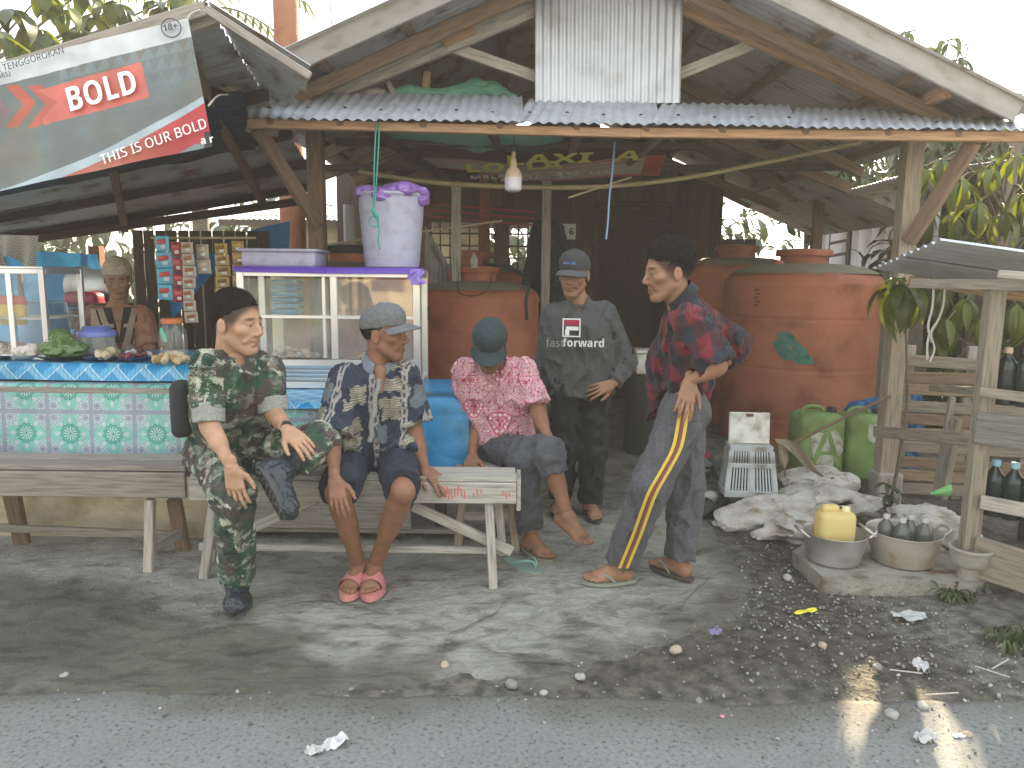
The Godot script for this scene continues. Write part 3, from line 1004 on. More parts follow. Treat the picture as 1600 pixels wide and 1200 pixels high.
# ---------- the food stall at the left ----------
func stall() -> void:
	var s := thing("food_stall", "open food stall with low rusty corrugated roof left of the shop house", "stall", Vector3(-2.6, 0, -4.8))
	var a := Vector3(-2.616, 2.237, -3.3)
	var b := Vector3(-1.303, 2.621, -3.3)
	var c := Vector3(-1.613, 2.23, -6.3)
	var d := Vector3(-5.521, 1.56, -6.3)
	var n := 4
	for k in n:
		var t0 := k / float(n)
		var t1 := (k + 1) / float(n) + 0.02
		part(s, "roof_sheet", sheet_mesh(84, 8, func(u, v):
			var t := lerpf(t0, t1, u)
			return b.lerp(c, t).lerp(a.lerp(d, t), v) + Vector3(0, 0.01 * sin(TAU * u * 10.5) + 0.012 * nz.get_noise_2d(u * 90 + k * 50, v * 200), 0), Vector2(0.8, 3.0), Vector2(k, 0.3 * k)), M.zinc_old)
	var e := Vector3(-0.883, 2.372, -3.35)
	var br := b.lerp(c, 0.34)
	var er := e.lerp(Vector3(-1.279, 2.428, -4.4), 0.9)
	part(s, "roof_sheet", sheet_mesh(100, 6, func(u, v): return b.lerp(br, u).lerp(e.lerp(er, u), v) + Vector3(0, 0.012 + 0.01 * sin(TAU * u * 13.0), 0), Vector2(0.8, 0.6)), M.zinc_old)
	beam(s, "barge_batten", b + Vector3(0, -0.03, 0.012), e + Vector3(0, -0.035, 0.012), 0.035, 0.03, M.wood_old)
	beam(s, "barge_batten", b + Vector3(0, -0.03, 0.015), a + Vector3(0, -0.03, 0.015), 0.06, 0.03, M.wood_old)
	# purlins that run along under the sheets
	beam(s, "purlin", Vector3(-1.435, 2.531, -3.36), Vector3(-1.286, 2.582, -3.36), 0.06, 0.05, M.wood_pale)
	beam(s, "purlin", Vector3(-2.918, 2.108, -3.85), Vector3(-1.232, 2.626, -3.85), 0.07, 0.05, M.wood_pale)
	beam(s, "purlin", Vector3(-1.67, 2.51, -4), Vector3(-1.494, 2.457, -4.2), 0.05, 0.05, M.wood_pale)
	for t in [0.3, 0.52, 0.74, 0.95]:
		beam(s, "purlin", b.lerp(c, t) + Vector3(0.05, -0.045, 0), a.lerp(d, t) + Vector3(0, -0.045, 0), 0.06, 0.05, M.wood_dark)
	for t in [0.12, 0.42, 0.75]:
		beam(s, "rafter", b.lerp(a, t) + Vector3(0, -0.1, -0.1), c.lerp(d, t) + Vector3(0, -0.1, 0), 0.06, 0.05, M.wood_brown)
	for q in [Vector3(-2.991, 2.153, -3.6), Vector3(-3.456, 1.7, -6.2), Vector3(-4.575, 1.636, -6.2)]:
		beam(s, "post", Vector3(q.x, 0, q.z), q, 0.09, 0.09, wood(lin(0.3, 0.13, 0.07)), Vector3.RIGHT)
	beam(s, "tie_beam", Vector3(-4.71, 1.631, -6.1), Vector3(-1.564, 2.096, -6.1), 0.06, 0.05, M.wood_dark)
	# woven bamboo wall behind the sachets
	for k in 12:
		part(s, "wall_slat", box(Vector3(0.075, 1.5, 0.012), 0.002), M.wood_dark, Transform3D(Basis(), Vector3(-2.78 + 0.085 * k, 1.05, -5.55 + 0.008 * (k % 2))))
	# navy sheet under the roof, its dark colour deepening the shade
	var t1 := Vector3(-2.632, 2.088, -3.9)
	var t2 := Vector3(-1.38, 2.413, -3.9)
	var t3 := Vector3(-1.659, 2.287, -4.9)
	var t4 := Vector3(-3.585, 1.923, -4.9)
	var navy := bumpy(mat(lin(0.006, 0.02, 0.05), 0.6), M.t_crumple, 0.7)
	solo("dark_roof_sheet", sheet_mesh(30, 20, func(u, v): return t1.lerp(t2, u).lerp(t4.lerp(t3, u), v) + Vector3(0, -0.06 * sin(PI * u) * sin(PI * v) + 0.02 * nz.get_noise_2d(u * 300, v * 300), 0), Vector2(2, 2)), navy, "dark navy sheet deepening the shade under the food stall roof behind the banner", "tarp")
	banner()


func banner() -> void:
	var tl := Vector3(-2.577, 2.245, -3.22)
	var tr := Vector3(-1.34, 2.527, -3.2)
	var bl := Vector3(-2.568, 1.732, -3.14)
	var br := Vector3(-1.236, 2.009, -3.12)
	var q := [Vector2(-160, 138), Vector2(294, 28), Vector2(331, 228), Vector2(-160, 332)]
	var body := Color(0.41, 0.45, 0.45)
	var in_quad := func(p: Vector2, w: Array) -> bool:
		for k in 4:
			if (w[(k + 1) % 4] - w[k]).cross(p - w[k]) < 0.0:
				return false
		return true
	var print_at := func(u: float, v: float) -> Color:
		var p: Vector2 = q[0].lerp(q[1], u).lerp(q[3].lerp(q[2], u), v)
		var dirt := 0.93 + 0.1 * nz.get_noise_2d(u * 600, v * 260)
		var col := body.lerp(Color(0.48, 0.45, 0.4), clampf(nz.get_noise_2d(u * 260 + 70, v * 130) * 1.6, 0.0, 0.8))
		# facets near the top
		var w := Vector2(p.x - 0.0, p.y + 0.24 * p.x)
		if w.y > 125 and w.y < 195 and p.x > 95:
			var fx := fposmod(p.x / 22.0, 1.0)
			var fy := fposmod((w.y - 125) / 23.0, 1.0)
			if absf(fx - 0.5) * 2.0 < fy:
				col = col.lerp(Color(0.5, 0.57, 0.6), 0.5 * (1.0 - (w.y - 125) / 80.0) + 0.1)
		# chevrons and the red plate
		for ch in [[-66.0, 14.0], [-32.0, 16.0], [2.0, 20.0], [36.0, 20.0]]:
			var m: float = 168.0 - 0.25 * (p.x - ch[0]) * 0.6 + (12.0 if ch[0] < 0 else 0.0)
			var dx: float = p.x - ch[0] - 36.0 + absf(p.y - m) * 0.85
			if absf(p.y - m) < 33.0 and dx > 0.0 and dx < ch[1]:
				col = Color(0.72, 0.36, 0.28) if ch[0] >= 0 else Color(0.5, 0.42, 0.42)
		if in_quad.call(p, [Vector2(58, 141), Vector2(221, 96), Vector2(235, 152), Vector2(70, 195)]) and p.x - 58.0 > 34.0 - absf(p.y - 167.0 + 0.27 * (p.x - 60)) * 1.2:
			col = Color(0.8, 0.42, 0.37)
		# the pale ribbon with orange and red below it
		var rib := 296.0 - 0.30 * p.x - 0.00052 * p.x * p.x
		if p.y > rib:
			col = Color(0.66, 0.72, 0.75) if p.y < rib + 17.0 - p.x * 0.016 else Color(0.68, 0.34, 0.26).lerp(Color(0.7, 0.22, 0.24), smoothstep(200, 300, p.x))
			if p.y > rib + 17 and p.x < 190:
				col = col.lerp(Color(0.72, 0.5, 0.42), 0.5)
		if p.y > 250.0 + 0.02 * p.x - 0.6 * maxf(0.0, p.x - 250.0) and p.x > 240 and p.y > 224:
			col = Color(0.5, 0.55, 0.55)
		if p.x > 318 and p.y > 205:
			col = Color(0.15, 0.16, 0.17)
		# the white strip along the top
		var top := 138.0 - 0.242 * (p.x + 160.0)
		if p.y < top + 34.0 - 0.012 * p.x:
			col = Color(0.8, 0.82, 0.83)
		return Color(col.r * dirt, col.g * dirt, col.b * dirt)
	var im := Image.create(512, 256, false, Image.FORMAT_RGB8)
	for y in 256:
		for x in 512:
			im.set_pixel(x, y, print_at.call(x / 512.0, y / 256.0))
	var m := bumpy(mat(Color.WHITE, 0.5), M.t_crumple, 0.25)
	m.albedo_texture = ImageTexture.create_from_image(im)
	m.backlight_enabled = true
	m.backlight = lin(0.15, 0.15, 0.15)
	var b := thing("advertising_banner", "vinyl banner with red plate reading BOLD hung from the stall roof", "banner", Vector3(-1.916, 2.186, -3.18))
	var wave := func(u, v): return Vector3(0, 0, 0.006 * sin(u * 21 + v * 4) * v + 0.006 * nz.get_noise_2d(u * 220, v * 120))
	part(b, "banner_sheet", sheet_mesh(80, 30, func(u, v): return tl.lerp(tr, u).lerp(bl.lerp(br, u), v) + wave.call(u, v)), m)
	var ink := mat(lin(0.75, 0.76, 0.76), 0.6)
	var dark := mat(lin(0.08, 0.08, 0.09), 0.6)
	var face := func(p: Vector3, p2: Vector3) -> Transform3D:
		var x := (p2 - p).normalized()
		var z := x.cross((tl - bl).normalized()).normalized()
		return Transform3D(Basis(x, z.cross(x), z), (p + p2) / 2.0 + z * 0.011)
	text(b, "lettering", "BOLD", 0.098, ink, face.call(Vector3(-1.846, 2.185, -3.17), Vector3(-1.543, 2.27, -3.17)), 0.002, "Droid Sans", 700, 0.86)
	text(b, "lettering", "THIS IS OUR BOLD", 0.041, ink, face.call(Vector3(-1.694, 1.946, -3.13), Vector3(-1.252, 2.099, -3.13)), 0.002, "Droid Sans", 400, 0.99)
	text(b, "lettering", "KANKER TENGGOROKAN", 0.027, dark, face.call(Vector3(-2.237, 2.279, -3.19), Vector3(-1.85, 2.39, -3.19)), 0.002, "Droid Sans", 400)
	text(b, "lettering", "-6565)", 0.02, dark, face.call(Vector3(-2.16, 2.273, -3.185), Vector3(-2.057, 2.299, -3.185)), 0.002, "Droid Sans", 400)
	text(b, "lettering", "18+", 0.028, dark, face.call(Vector3(-1.435, 2.478, -3.19), Vector3(-1.377, 2.489, -3.19)), 0.002, "Droid Sans", 700)
	text(b, "lettering", "a r", 0.03, ink, face.call(Vector3(-1.261, 2.024, -3.105), Vector3(-1.229, 2.03, -3.105)), 0.002, "Droid Sans", 700)
	var o := Vector3(-1.402, 2.481, -3.18)
	var ring := []
	for k in 25:
		ring.append(o + Vector3(cos(TAU * k / 24) * 0.04, sin(TAU * k / 24) * 0.036, 0.002))
	part(b, "age_ring", tube_mesh(ring, 0.0026), dark)
	part(b, "tie_cord", tube_mesh(curve([Vector3(-1.343, 2.524, -3.2), Vector3(-1.344, 2.563, -3.25), Vector3(-1.307, 2.589, -3.28)], 8), 0.004), M.sacking)
	part(b, "tie_cord", tube_mesh(curve([Vector3(-1.25, 2.171, -3.14), Vector3(-1.312, 2.268, -3.4), Vector3(-1.378, 2.342, -3.7)], 8), 0.004), M.sacking)


# ---------- counters, cloths and the display cases ----------
func tile_print() -> ImageTexture:
	return painted(192, func(x, y):
		var p := Vector2(x - 0.5, y - 0.5)
		var r := p.length()
		var a := p.angle()
		var mint := Color(0.42, 0.74, 0.69)
		var pale := Color(0.72, 0.85, 0.83)
		var lilac := Color(0.62, 0.66, 0.73)
		var white := Color(0.76, 0.81, 0.84)
		var line := Color(0.16, 0.5, 0.48)
		var e := minf(0.5 - absf(p.x), 0.5 - absf(p.y))
		if e < 0.05:
			return lilac.darkened(0.12) if fposmod((x + y) * 26.0, 1.0) < 0.45 else lilac
		var c := Vector2(absf(p.x) - 0.36, absf(p.y) - 0.36)
		if c.length() < 0.12:
			var q := c.length()
			if q < 0.03 or (q > 0.05 and q < 0.065):
				return Color(0.5, 0.5, 0.62)
			return white.lerp(lilac, 0.35 + 0.3 * signf(sin(c.angle() * 8.0)))
		var pet := 0.2 + 0.035 * absf(sin(a * 6.0 + 0.4))
		if r < pet:
			if r < 0.02:
				return line
			if pet - r < 0.014:
				return line
			if r > 0.15:
				return mint.darkened(0.1)
			return pale if sin(a * 12.0 + r * 16.0) > -0.2 else line.lerp(mint, 0.3)
		for k in 8:
			var t := TAU * k / 8.0
			var w := p.rotated(-t)
			if absf(w.x - 0.31) + absf(w.y) * 1.3 < 0.07:
				return white
		var star := 0.36 + 0.1 * cos(a * 4.0)
		if r < star:
			return mint.lerp(pale, 0.3) if absf(r - star) > 0.014 else line.lerp(pale, 0.5)
		return pale.lerp(mint, 0.35) if sin(x * 70.0) * sin(y * 70.0) < 0.2 else lilac)


func blue_print() -> ImageTexture:
	return painted(192, func(x, y):
		var blue := Color(0.16, 0.6, 0.84)
		var pale := Color(0.62, 0.82, 0.94)
		var s := fposmod((x + y) * 2.0, 1.0)
		var t := fposmod((x - y) * 2.0, 1.0)
		var c := blue
		if s < 0.34:
			c = c.lerp(pale, 0.75 if s < 0.2 else 0.5)
		if t < 0.34:
			c = c.lerp(Color(0.42, 0.75, 0.93), 0.7)
		if absf(s - 0.34) < 0.02 or absf(t - 0.34) < 0.02:
			c = Color(0.85, 0.93, 0.97)
		return c * (0.95 + 0.05 * sin(x * 90)))


func drape(front: Array, tex: Material, folds: float, back: Vector3, uvs: Vector2, off := Vector2.ZERO, drop_edge := 0.012) -> ArrayMesh:
	# front: top-left, top-right, bottom-right, bottom-left of the hanging face; the cloth then runs over the top towards back
	var w: float = front[0].distance_to(front[1])
	var hang: float = front[0].distance_to(front[3])
	var deep := back.length()
	return sheet_mesh(int(w * 50), 40, func(u, v):
		var s: float = v * (hang + deep)
		var bulge := folds * nz.get_noise_2d(u * w * 110, v * 25.0)
		if s < hang:
			var t := s / hang
			return front[3].lerp(front[2], u).lerp(front[0].lerp(front[1], u), t) + Vector3(0, drop_edge * nz.get_noise_2d(u * w * 60, 3) * (1 - t), bulge * (1.2 - t) * 1.6 - 0.02 * smoothstep(0.9, 1.0, t))
		return front[0].lerp(front[1], u) + back * ((s - hang) / deep) + Vector3(0, 0.002 + 0.15 * bulge, -0.02), Vector2(w, hang + deep) * uvs, off, func(u, v, p):
		var n := 0.88 + 0.22 * nz.get_noise_2d(p.x * 160 + 30, v * 70.0) + 0.1 * nz.get_noise_2d(p.x * 700, v * 400.0)
		return Color(n, n, n * 0.97) * (1.0 - 0.12 * smoothstep(0.3, 0.0, v)))


func counters() -> void:
	var f := Vector3(-3.336, 0.843, -3.95)
	var g := Vector3(-1.632, 0.854, -3.95)
	var lc := thing("stall_counter", "low plastered counter under green flower patterned cloth left of the soldier", "counter", Vector3(-2.6, 0, -4.4))
	part(lc, "base_wall", box(Vector3(2.6, 0.72, 0.1), 0.008), bumpy(skin_on(mat(lin(0.5, 0.43, 0.31), 0.9), M.t_dirt, Vector3(0.7, 0.7, 0.7), true), M.t_fine_n, 0.5), Transform3D(Basis(), Vector3(-2.92, 0.36, -4.04)))
	part(lc, "counter_top", box(Vector3(2.6, 0.03, 0.95), 0.004), M.wood_old, Transform3D(Basis(), Vector3(-2.92, 0.855, -4.43)))
	part(lc, "raised_shelf", box(Vector3(2.5, 0.1, 0.7), 0.004), M.wood_old, Transform3D(Basis(), Vector3(-2.93, 0.923, -4.5)))
	for x in [-3.9, -1.8]:
		part(lc, "leg", box(Vector3(0.08, 0.84, 0.08), 0.004), M.wood_old, Transform3D(Basis(), Vector3(x, 0.42, -4.8)))
	var rc := thing("stall_counter", "board fronted counter under the glass display case, behind the right bench", "counter", Vector3(-1.0, 0, -4.4))
	var bx := -0.98
	part(rc, "counter_top", box(Vector3(1.5, 0.03, 0.95), 0.004), M.wood_old, Transform3D(Basis(), Vector3(bx, 0.775, -4.45)))
	part(rc, "front_board", box(Vector3(1.25, 0.19, 0.03), 0.004), wood(lin(0.45, 0.38, 0.27)), Transform3D(Basis(), Vector3(-1.08, 0.42, -4.02)))
	part(rc, "front_board", box(Vector3(1.25, 0.17, 0.03), 0.004), wood(lin(0.4, 0.36, 0.28)), Transform3D(Basis(), Vector3(-1.08, 0.615, -4.022)))
	part(rc, "front_board", box(Vector3(1.12, 0.17, 0.03), 0.004), M.wood_old, Transform3D(Basis(), Vector3(-1.12, 0.17, -3.98)))
	part(rc, "bottom_shelf", box(Vector3(1.4, 0.025, 0.8), 0.004), M.wood_old, Transform3D(Basis(), Vector3(bx, 0.06, -4.4)))
	for q in [Vector2(-1.68, -4.1), Vector2(-0.4, -4.08), Vector2(-1.68, -4.85), Vector2(-0.4, -4.85), Vector2(-0.62, -4.06)]:
		part(rc, "leg", box(Vector3(0.06, 0.76, 0.06), 0.004), M.wood_dark, Transform3D(Basis(), Vector3(q.x, 0.38, q.y)))
	for k in 9:
		part(rc, "back_board", box(Vector3(0.155, 0.7, 0.02), 0.003), M.wood_dark, Transform3D(Basis(), Vector3(-1.62 + 0.16 * k, 0.38, -4.9)))
	var tile := bumpy(skin_on(mat(Color.WHITE, 0.38), tile_print(), Vector3(4.2, 4.2, 1)), M.t_crumple, 0.12)
	tile.vertex_color_use_as_albedo = true
	tile.normal_scale = 0.35
	var blue := bumpy(skin_on(mat(Color.WHITE, 0.35), blue_print(), Vector3(3.2, 3.2, 1)), M.t_crumple, 0.15)
	blue.vertex_color_use_as_albedo = true
	solo("tablecloth", drape([Vector3(-4.2, 0.885, -3.96), Vector3(-1.72, 0.885, -3.96), Vector3(-1.72, 0.5, -3.94), Vector3(-4.2, 0.5, -3.94)], tile, 0.012, Vector3(0, 0, -0.14), Vector2.ONE), tile, "green and lilac flower tile cloth hanging over counter behind left bench", "tablecloth")
	solo("tablecloth", drape([Vector3(-4.2, 0.985, -4.06), Vector3(-1.68, 0.985, -4.06), Vector3(-1.68, 0.9, -4.045), Vector3(-4.2, 0.9, -4.045)], blue, 0.016, Vector3(0, 0, -0.8), Vector2.ONE), blue, "bright blue diamond patterned cloth strip under the plates of snacks", "tablecloth")
	solo("tablecloth", drape([Vector3(-1.705, 0.797, -3.945), Vector3(-0.5, 0.797, -3.945), Vector3(-0.5, 0.5, -3.93), Vector3(-1.705, 0.5, -3.93)], tile, 0.014, Vector3(0, 0, -0.1), Vector2.ONE, Vector2(0.07, 0.03)), tile, "green flower tile cloth below the glass case, between the two seated men", "tablecloth")
	solo("tablecloth", drape([Vector3(-1.69, 0.802, -3.93), Vector3(-0.26, 0.802, -3.93), Vector3(-0.26, 0.775, -3.925), Vector3(-1.69, 0.775, -3.925)], blue, 0.01, Vector3(0, 0, -0.95), Vector2.ONE), blue, "blue diamond patterned cloth lying under the glass display case", "tablecloth")
	var sea := bumpy(skin_on(mat(lin(0.03, 0.26, 0.55), 0.4), M.t_dirt, Vector3(0.8, 0.8, 0.8), true), M.t_crumple, 0.6)
	sea.uv1_triplanar = true
	solo("tablecloth", drape([Vector3(-0.55, 0.84, -3.91), Vector3(-0.235, 0.84, -3.93), Vector3(-0.225, 0.46, -3.88), Vector3(-0.49, 0.46, -3.885)], sea, 0.03, Vector3(0, 0, -0.7), Vector2.ONE), sea, "plain deep blue plastic cloth draped over the counter's right corner", "tablecloth")
	display_case()
	small_case()


func frame_case(t: Node3D, w: float, h: float, d: float, r: float) -> void:  # origin at the bottom centre of the front
	for x in [-1, 1]:
		for z in [0.0, -1.0]:
			part(t, "corner_post", box(Vector3(r, h, r), 0.003), M.alu, Transform3D(Basis(), Vector3(x * (w - r) / 2, h / 2, z * (d - r) - r / 2)), true)
	for y in [r / 2, h - r / 2]:
		for z in [0.0, -1.0]:
			part(t, "rail", box(Vector3(w - 2 * r, r, r * 0.9), 0.003), M.alu, Transform3D(Basis(), Vector3(0, y, z * (d - r) - r / 2)), true)
		for x in [-1, 1]:
			part(t, "rail", box(Vector3(r * 0.9, r, d - 2 * r), 0.003), M.alu, Transform3D(Basis(), Vector3(x * (w - r) / 2, y, -d / 2)), true)


func display_case() -> void:
	var a := Vector3(-1.638, 1.52, -4.4)
	var b := Vector3(-0.551, 1.513, -4.4)
	var w := b.x - a.x
	var h := a.y - 0.81
	var d := 0.42
	var t := thing("display_case", "large glass display case with aluminium frame under the lilac bucket", "display case", Vector3((a.x + b.x) / 2, 0.81, -4.4))
	frame_case(t, w, h, d, 0.042)
	part(t, "door_stile", box(Vector3(0.04, h - 0.22, 0.02), 0.003), M.alu, Transform3D(Basis(), Vector3(0.03, h / 2 + 0.07, -0.012)), true)
	part(t, "door_stile", box(Vector3(0.022, h - 0.22, 0.016), 0.003), M.alu, Transform3D(Basis(), Vector3(-0.035, h / 2 + 0.07, -0.035)), true)
	part(t, "bottom_rail", box(Vector3(w - 0.084, 0.04, 0.02), 0.003), M.alu, Transform3D(Basis(), Vector3(0, 0.155, -0.012)), true)
	for k in 4:
		part(t, "louvre", box(Vector3(w - 0.084, 0.022, 0.012), 0.004), M.alu, Transform3D(Basis(Vector3.RIGHT, 0.3), Vector3(0, 0.055 + 0.024 * k, -0.016)), true)
	part(t, "shelf", box(Vector3(w - 0.09, 0.006, d - 0.06), 0.001), mat(Color(0.8, 0.9, 0.88, 0.2), 0.05), Transform3D(Basis(), Vector3(0, 0.43, -d / 2)), true)
	part(t, "shelf_rail", box(Vector3(w - 0.084, 0.02, 0.015), 0.002), M.alu, Transform3D(Basis(), Vector3(0, 0.43, -0.022)), true)
	part(t, "shelf", box(Vector3(w - 0.09, 0.012, d - 0.06), 0.001), M.white, Transform3D(Basis(), Vector3(0, 0.14, -d / 2)), true)
	part(t, "top_panel", box(Vector3(w - 0.01, 0.012, d - 0.01), 0.002), M.white, Transform3D(Basis(), Vector3(0, h + 0.004, -d / 2)), true)
	for x in [-0.25, 0.25]:
		part(t, "glass_pane", box(Vector3(w / 2 - 0.05, h - 0.24, 0.004), 0.0), M.glass, Transform3D(Basis(), Vector3(x * (w - 0.08), h / 2 + 0.065, -0.018 if x > 0 else -0.03)), true)
	for x in [-1, 1]:
		part(t, "glass_pane", box(Vector3(0.004, h - 0.09, d - 0.09), 0.0), M.glass, Transform3D(Basis(), Vector3(x * (w / 2 - 0.02), h / 2, -d / 2)), true)
	part(t, "glass_pane", box(Vector3(w - 0.09, h - 0.09, 0.004), 0.0), M.glass, Transform3D(Basis(), Vector3(0, h / 2, -d + 0.02)), true)
	part(t, "door_handle", box(Vector3(0.01, 0.09, 0.014), 0.003), M.black, Transform3D(Basis(), Vector3(w / 2 + 0.004, h * 0.62, -d + 0.03)), true)
	var purple := bumpy(mat(lin(0.12, 0.06, 0.42), 0.4), M.t_crumple, 0.5)
	var top := t.position + Vector3(0, h + 0.014, 0)
	solo("cover_sheet", drape([top + Vector3(-w / 2 - 0.01, 0, 0.012), top + Vector3(w / 2 + 0.02, 0, 0.012), top + Vector3(w / 2 + 0.02, -0.045, 0.022), top + Vector3(-w / 2 - 0.01, -0.03, 0.018)], purple, 0.012, Vector3(0, 0, -0.44), Vector2(3, 3)), purple, "purple plastic sheet covering the top of the large display case", "plastic sheet")
	var pp := bumpy(mat(lin(0.3, 0.2, 0.6), 0.3), M.t_crumple, 0.8)
	solo("plastic_scrap", sheet_mesh(10, 12, func(u, v): return top + Vector3(w / 2 - 0.06 + 0.085 * u + 0.01 * sin(v * 9), -0.005 - 0.09 * v, 0.03 + 0.012 * sin(u * 7 + v * 5)), Vector2(1, 1)), pp, "crumpled lilac plastic hanging at the display case's upper right corner", "plastic sheet")


func small_case() -> void:
	var b := Vector3(-2.653, 1.508, -4.2)
	var w := 0.75
	var h := b.y - 0.99
	var t := thing("display_case", "small glass snack case with aluminium frame at the stall's left edge", "display case", Vector3(b.x - w / 2, 0.99, -4.2))
	frame_case(t, w, h, 0.4, 0.03)
	for x in [-1, 1]:
		part(t, "glass_pane", box(Vector3(0.004, h - 0.06, 0.33), 0.0), M.glass, Transform3D(Basis(), Vector3(x * (w / 2 - 0.015), h / 2, -0.2)), true)
	part(t, "glass_pane", box(Vector3(w - 0.06, h - 0.06, 0.004), 0.0), M.glass, Transform3D(Basis(), Vector3(0, h / 2, -0.014)), true)
	part(t, "door_stile", box(Vector3(0.03, h - 0.05, 0.012), 0.002), M.alu, Transform3D(Basis(), Vector3(w / 2 - 0.2, h / 2, -0.005)), true)
	part(t, "shelf", box(Vector3(w - 0.06, 0.008, 0.34), 0.001), M.white, Transform3D(Basis(), Vector3(0, h * 0.45, -0.2)), true)
	part(t, "shelf", box(Vector3(w - 0.06, 0.012, 0.34), 0.001), M.white, Transform3D(Basis(), Vector3(0, 0.01, -0.2)), true)
	part(t, "top_panel", box(Vector3(w, 0.012, 0.4), 0.002), M.alu, Transform3D(Basis(), Vector3(0, h + 0.007, -0.2)), true)


# ---------- things inside and in front of the shop ----------
func roundbox(s: Vector3, r: float, seg := 28, pinch := 0.0) -> ArrayMesh:
	var g := Geo.new()
	var h := s / 2.0 - Vector3.ONE * r
	for a in seg + 1:
		for b in seg * 2 + 1:
			var th := PI * a / seg
			var ph := TAU * b / (seg * 2)
			var n := Vector3(sin(th) * cos(ph), cos(th), sin(th) * sin(ph))
			var p := n * r + Vector3(clampf(n.x * 6, -1, 1) * h.x, clampf(n.y * 6, -1, 1) * h.y, clampf(n.z * 6, -1, 1) * h.z)
			p *= 1.0 - pinch * (0.5 + 0.5 * cos(p.y / s.y * TAU * 1.5)) * 0.5
			g.add(p, n, Vector2(ph, th))
	var w := seg * 2 + 1
	for a in seg:
		for b in seg * 2:
			var q := a * w + b
			g.tri(q, q + 1, q + w + 1)
			g.tri(q, q + w + 1, q + w)
	return g.mesh()


func tank(at: Vector3, r: float, h: float, label: String, black_lid := false) -> Node3D:
	var t := thing("water_tank", label, "water tank", at, "orange plastic water tanks")
	var pr := [Vector2(r * 0.93, 0.0), Vector2(r * 0.97, 0.02)]
	for k in 3:
		var y := h * (0.17 + 0.27 * k)
		pr += [Vector2(r * 0.985, y - 0.03), Vector2(r * 0.985, y - 0.012), Vector2(r * 0.975, y), Vector2(r * 0.985, y + 0.012), Vector2(r * 0.985, y + 0.03)]
	pr += [Vector2(r * 0.985, h * 0.86), Vector2(r, h * 0.88), Vector2(r, h * 0.9)]
	for k in 9:
		var a := PI / 2 * k / 8.0
		pr.append(Vector2(r * (0.34 + 0.65 * cos(a)), h * 0.9 + r * 0.24 * sin(a)))
	var y := h * 0.9 + r * 0.24
	part(t, "body", lathe_mesh(pr, 56), M.orange, Transform3D(), true)
	part(t, "neck", lathe_mesh([Vector2(r * 0.32, y - 0.02), Vector2(r * 0.3, y + 0.02), Vector2(r * 0.3, y + 0.085)], 36), M.orange, Transform3D(), true)
	part(t, "lid", lathe_mesh([Vector2(r * 0.35, y + 0.075), Vector2(r * 0.36, y + 0.08), Vector2(r * 0.36, y + 0.12), Vector2(r * 0.34, y + 0.135), Vector2(0, y + 0.15)], 12 if black_lid else 36), M.black if black_lid else M.orange, Transform3D(), true)
	var dust := mat(lin(0.2, 0.19, 0.13), 0.9)
	part(t, "dust_layer", lathe_mesh([Vector2(r * 0.93, h * 0.9 + r * 0.115), Vector2(r * 0.8, h * 0.9 + r * 0.175), Vector2(r * 0.6, h * 0.9 + r * 0.225), Vector2(r * 0.36, h * 0.9 + r * 0.245)], 48, 0.06), dust, Transform3D(Basis(), Vector3(0, 0.005, 0)), true)
	return t


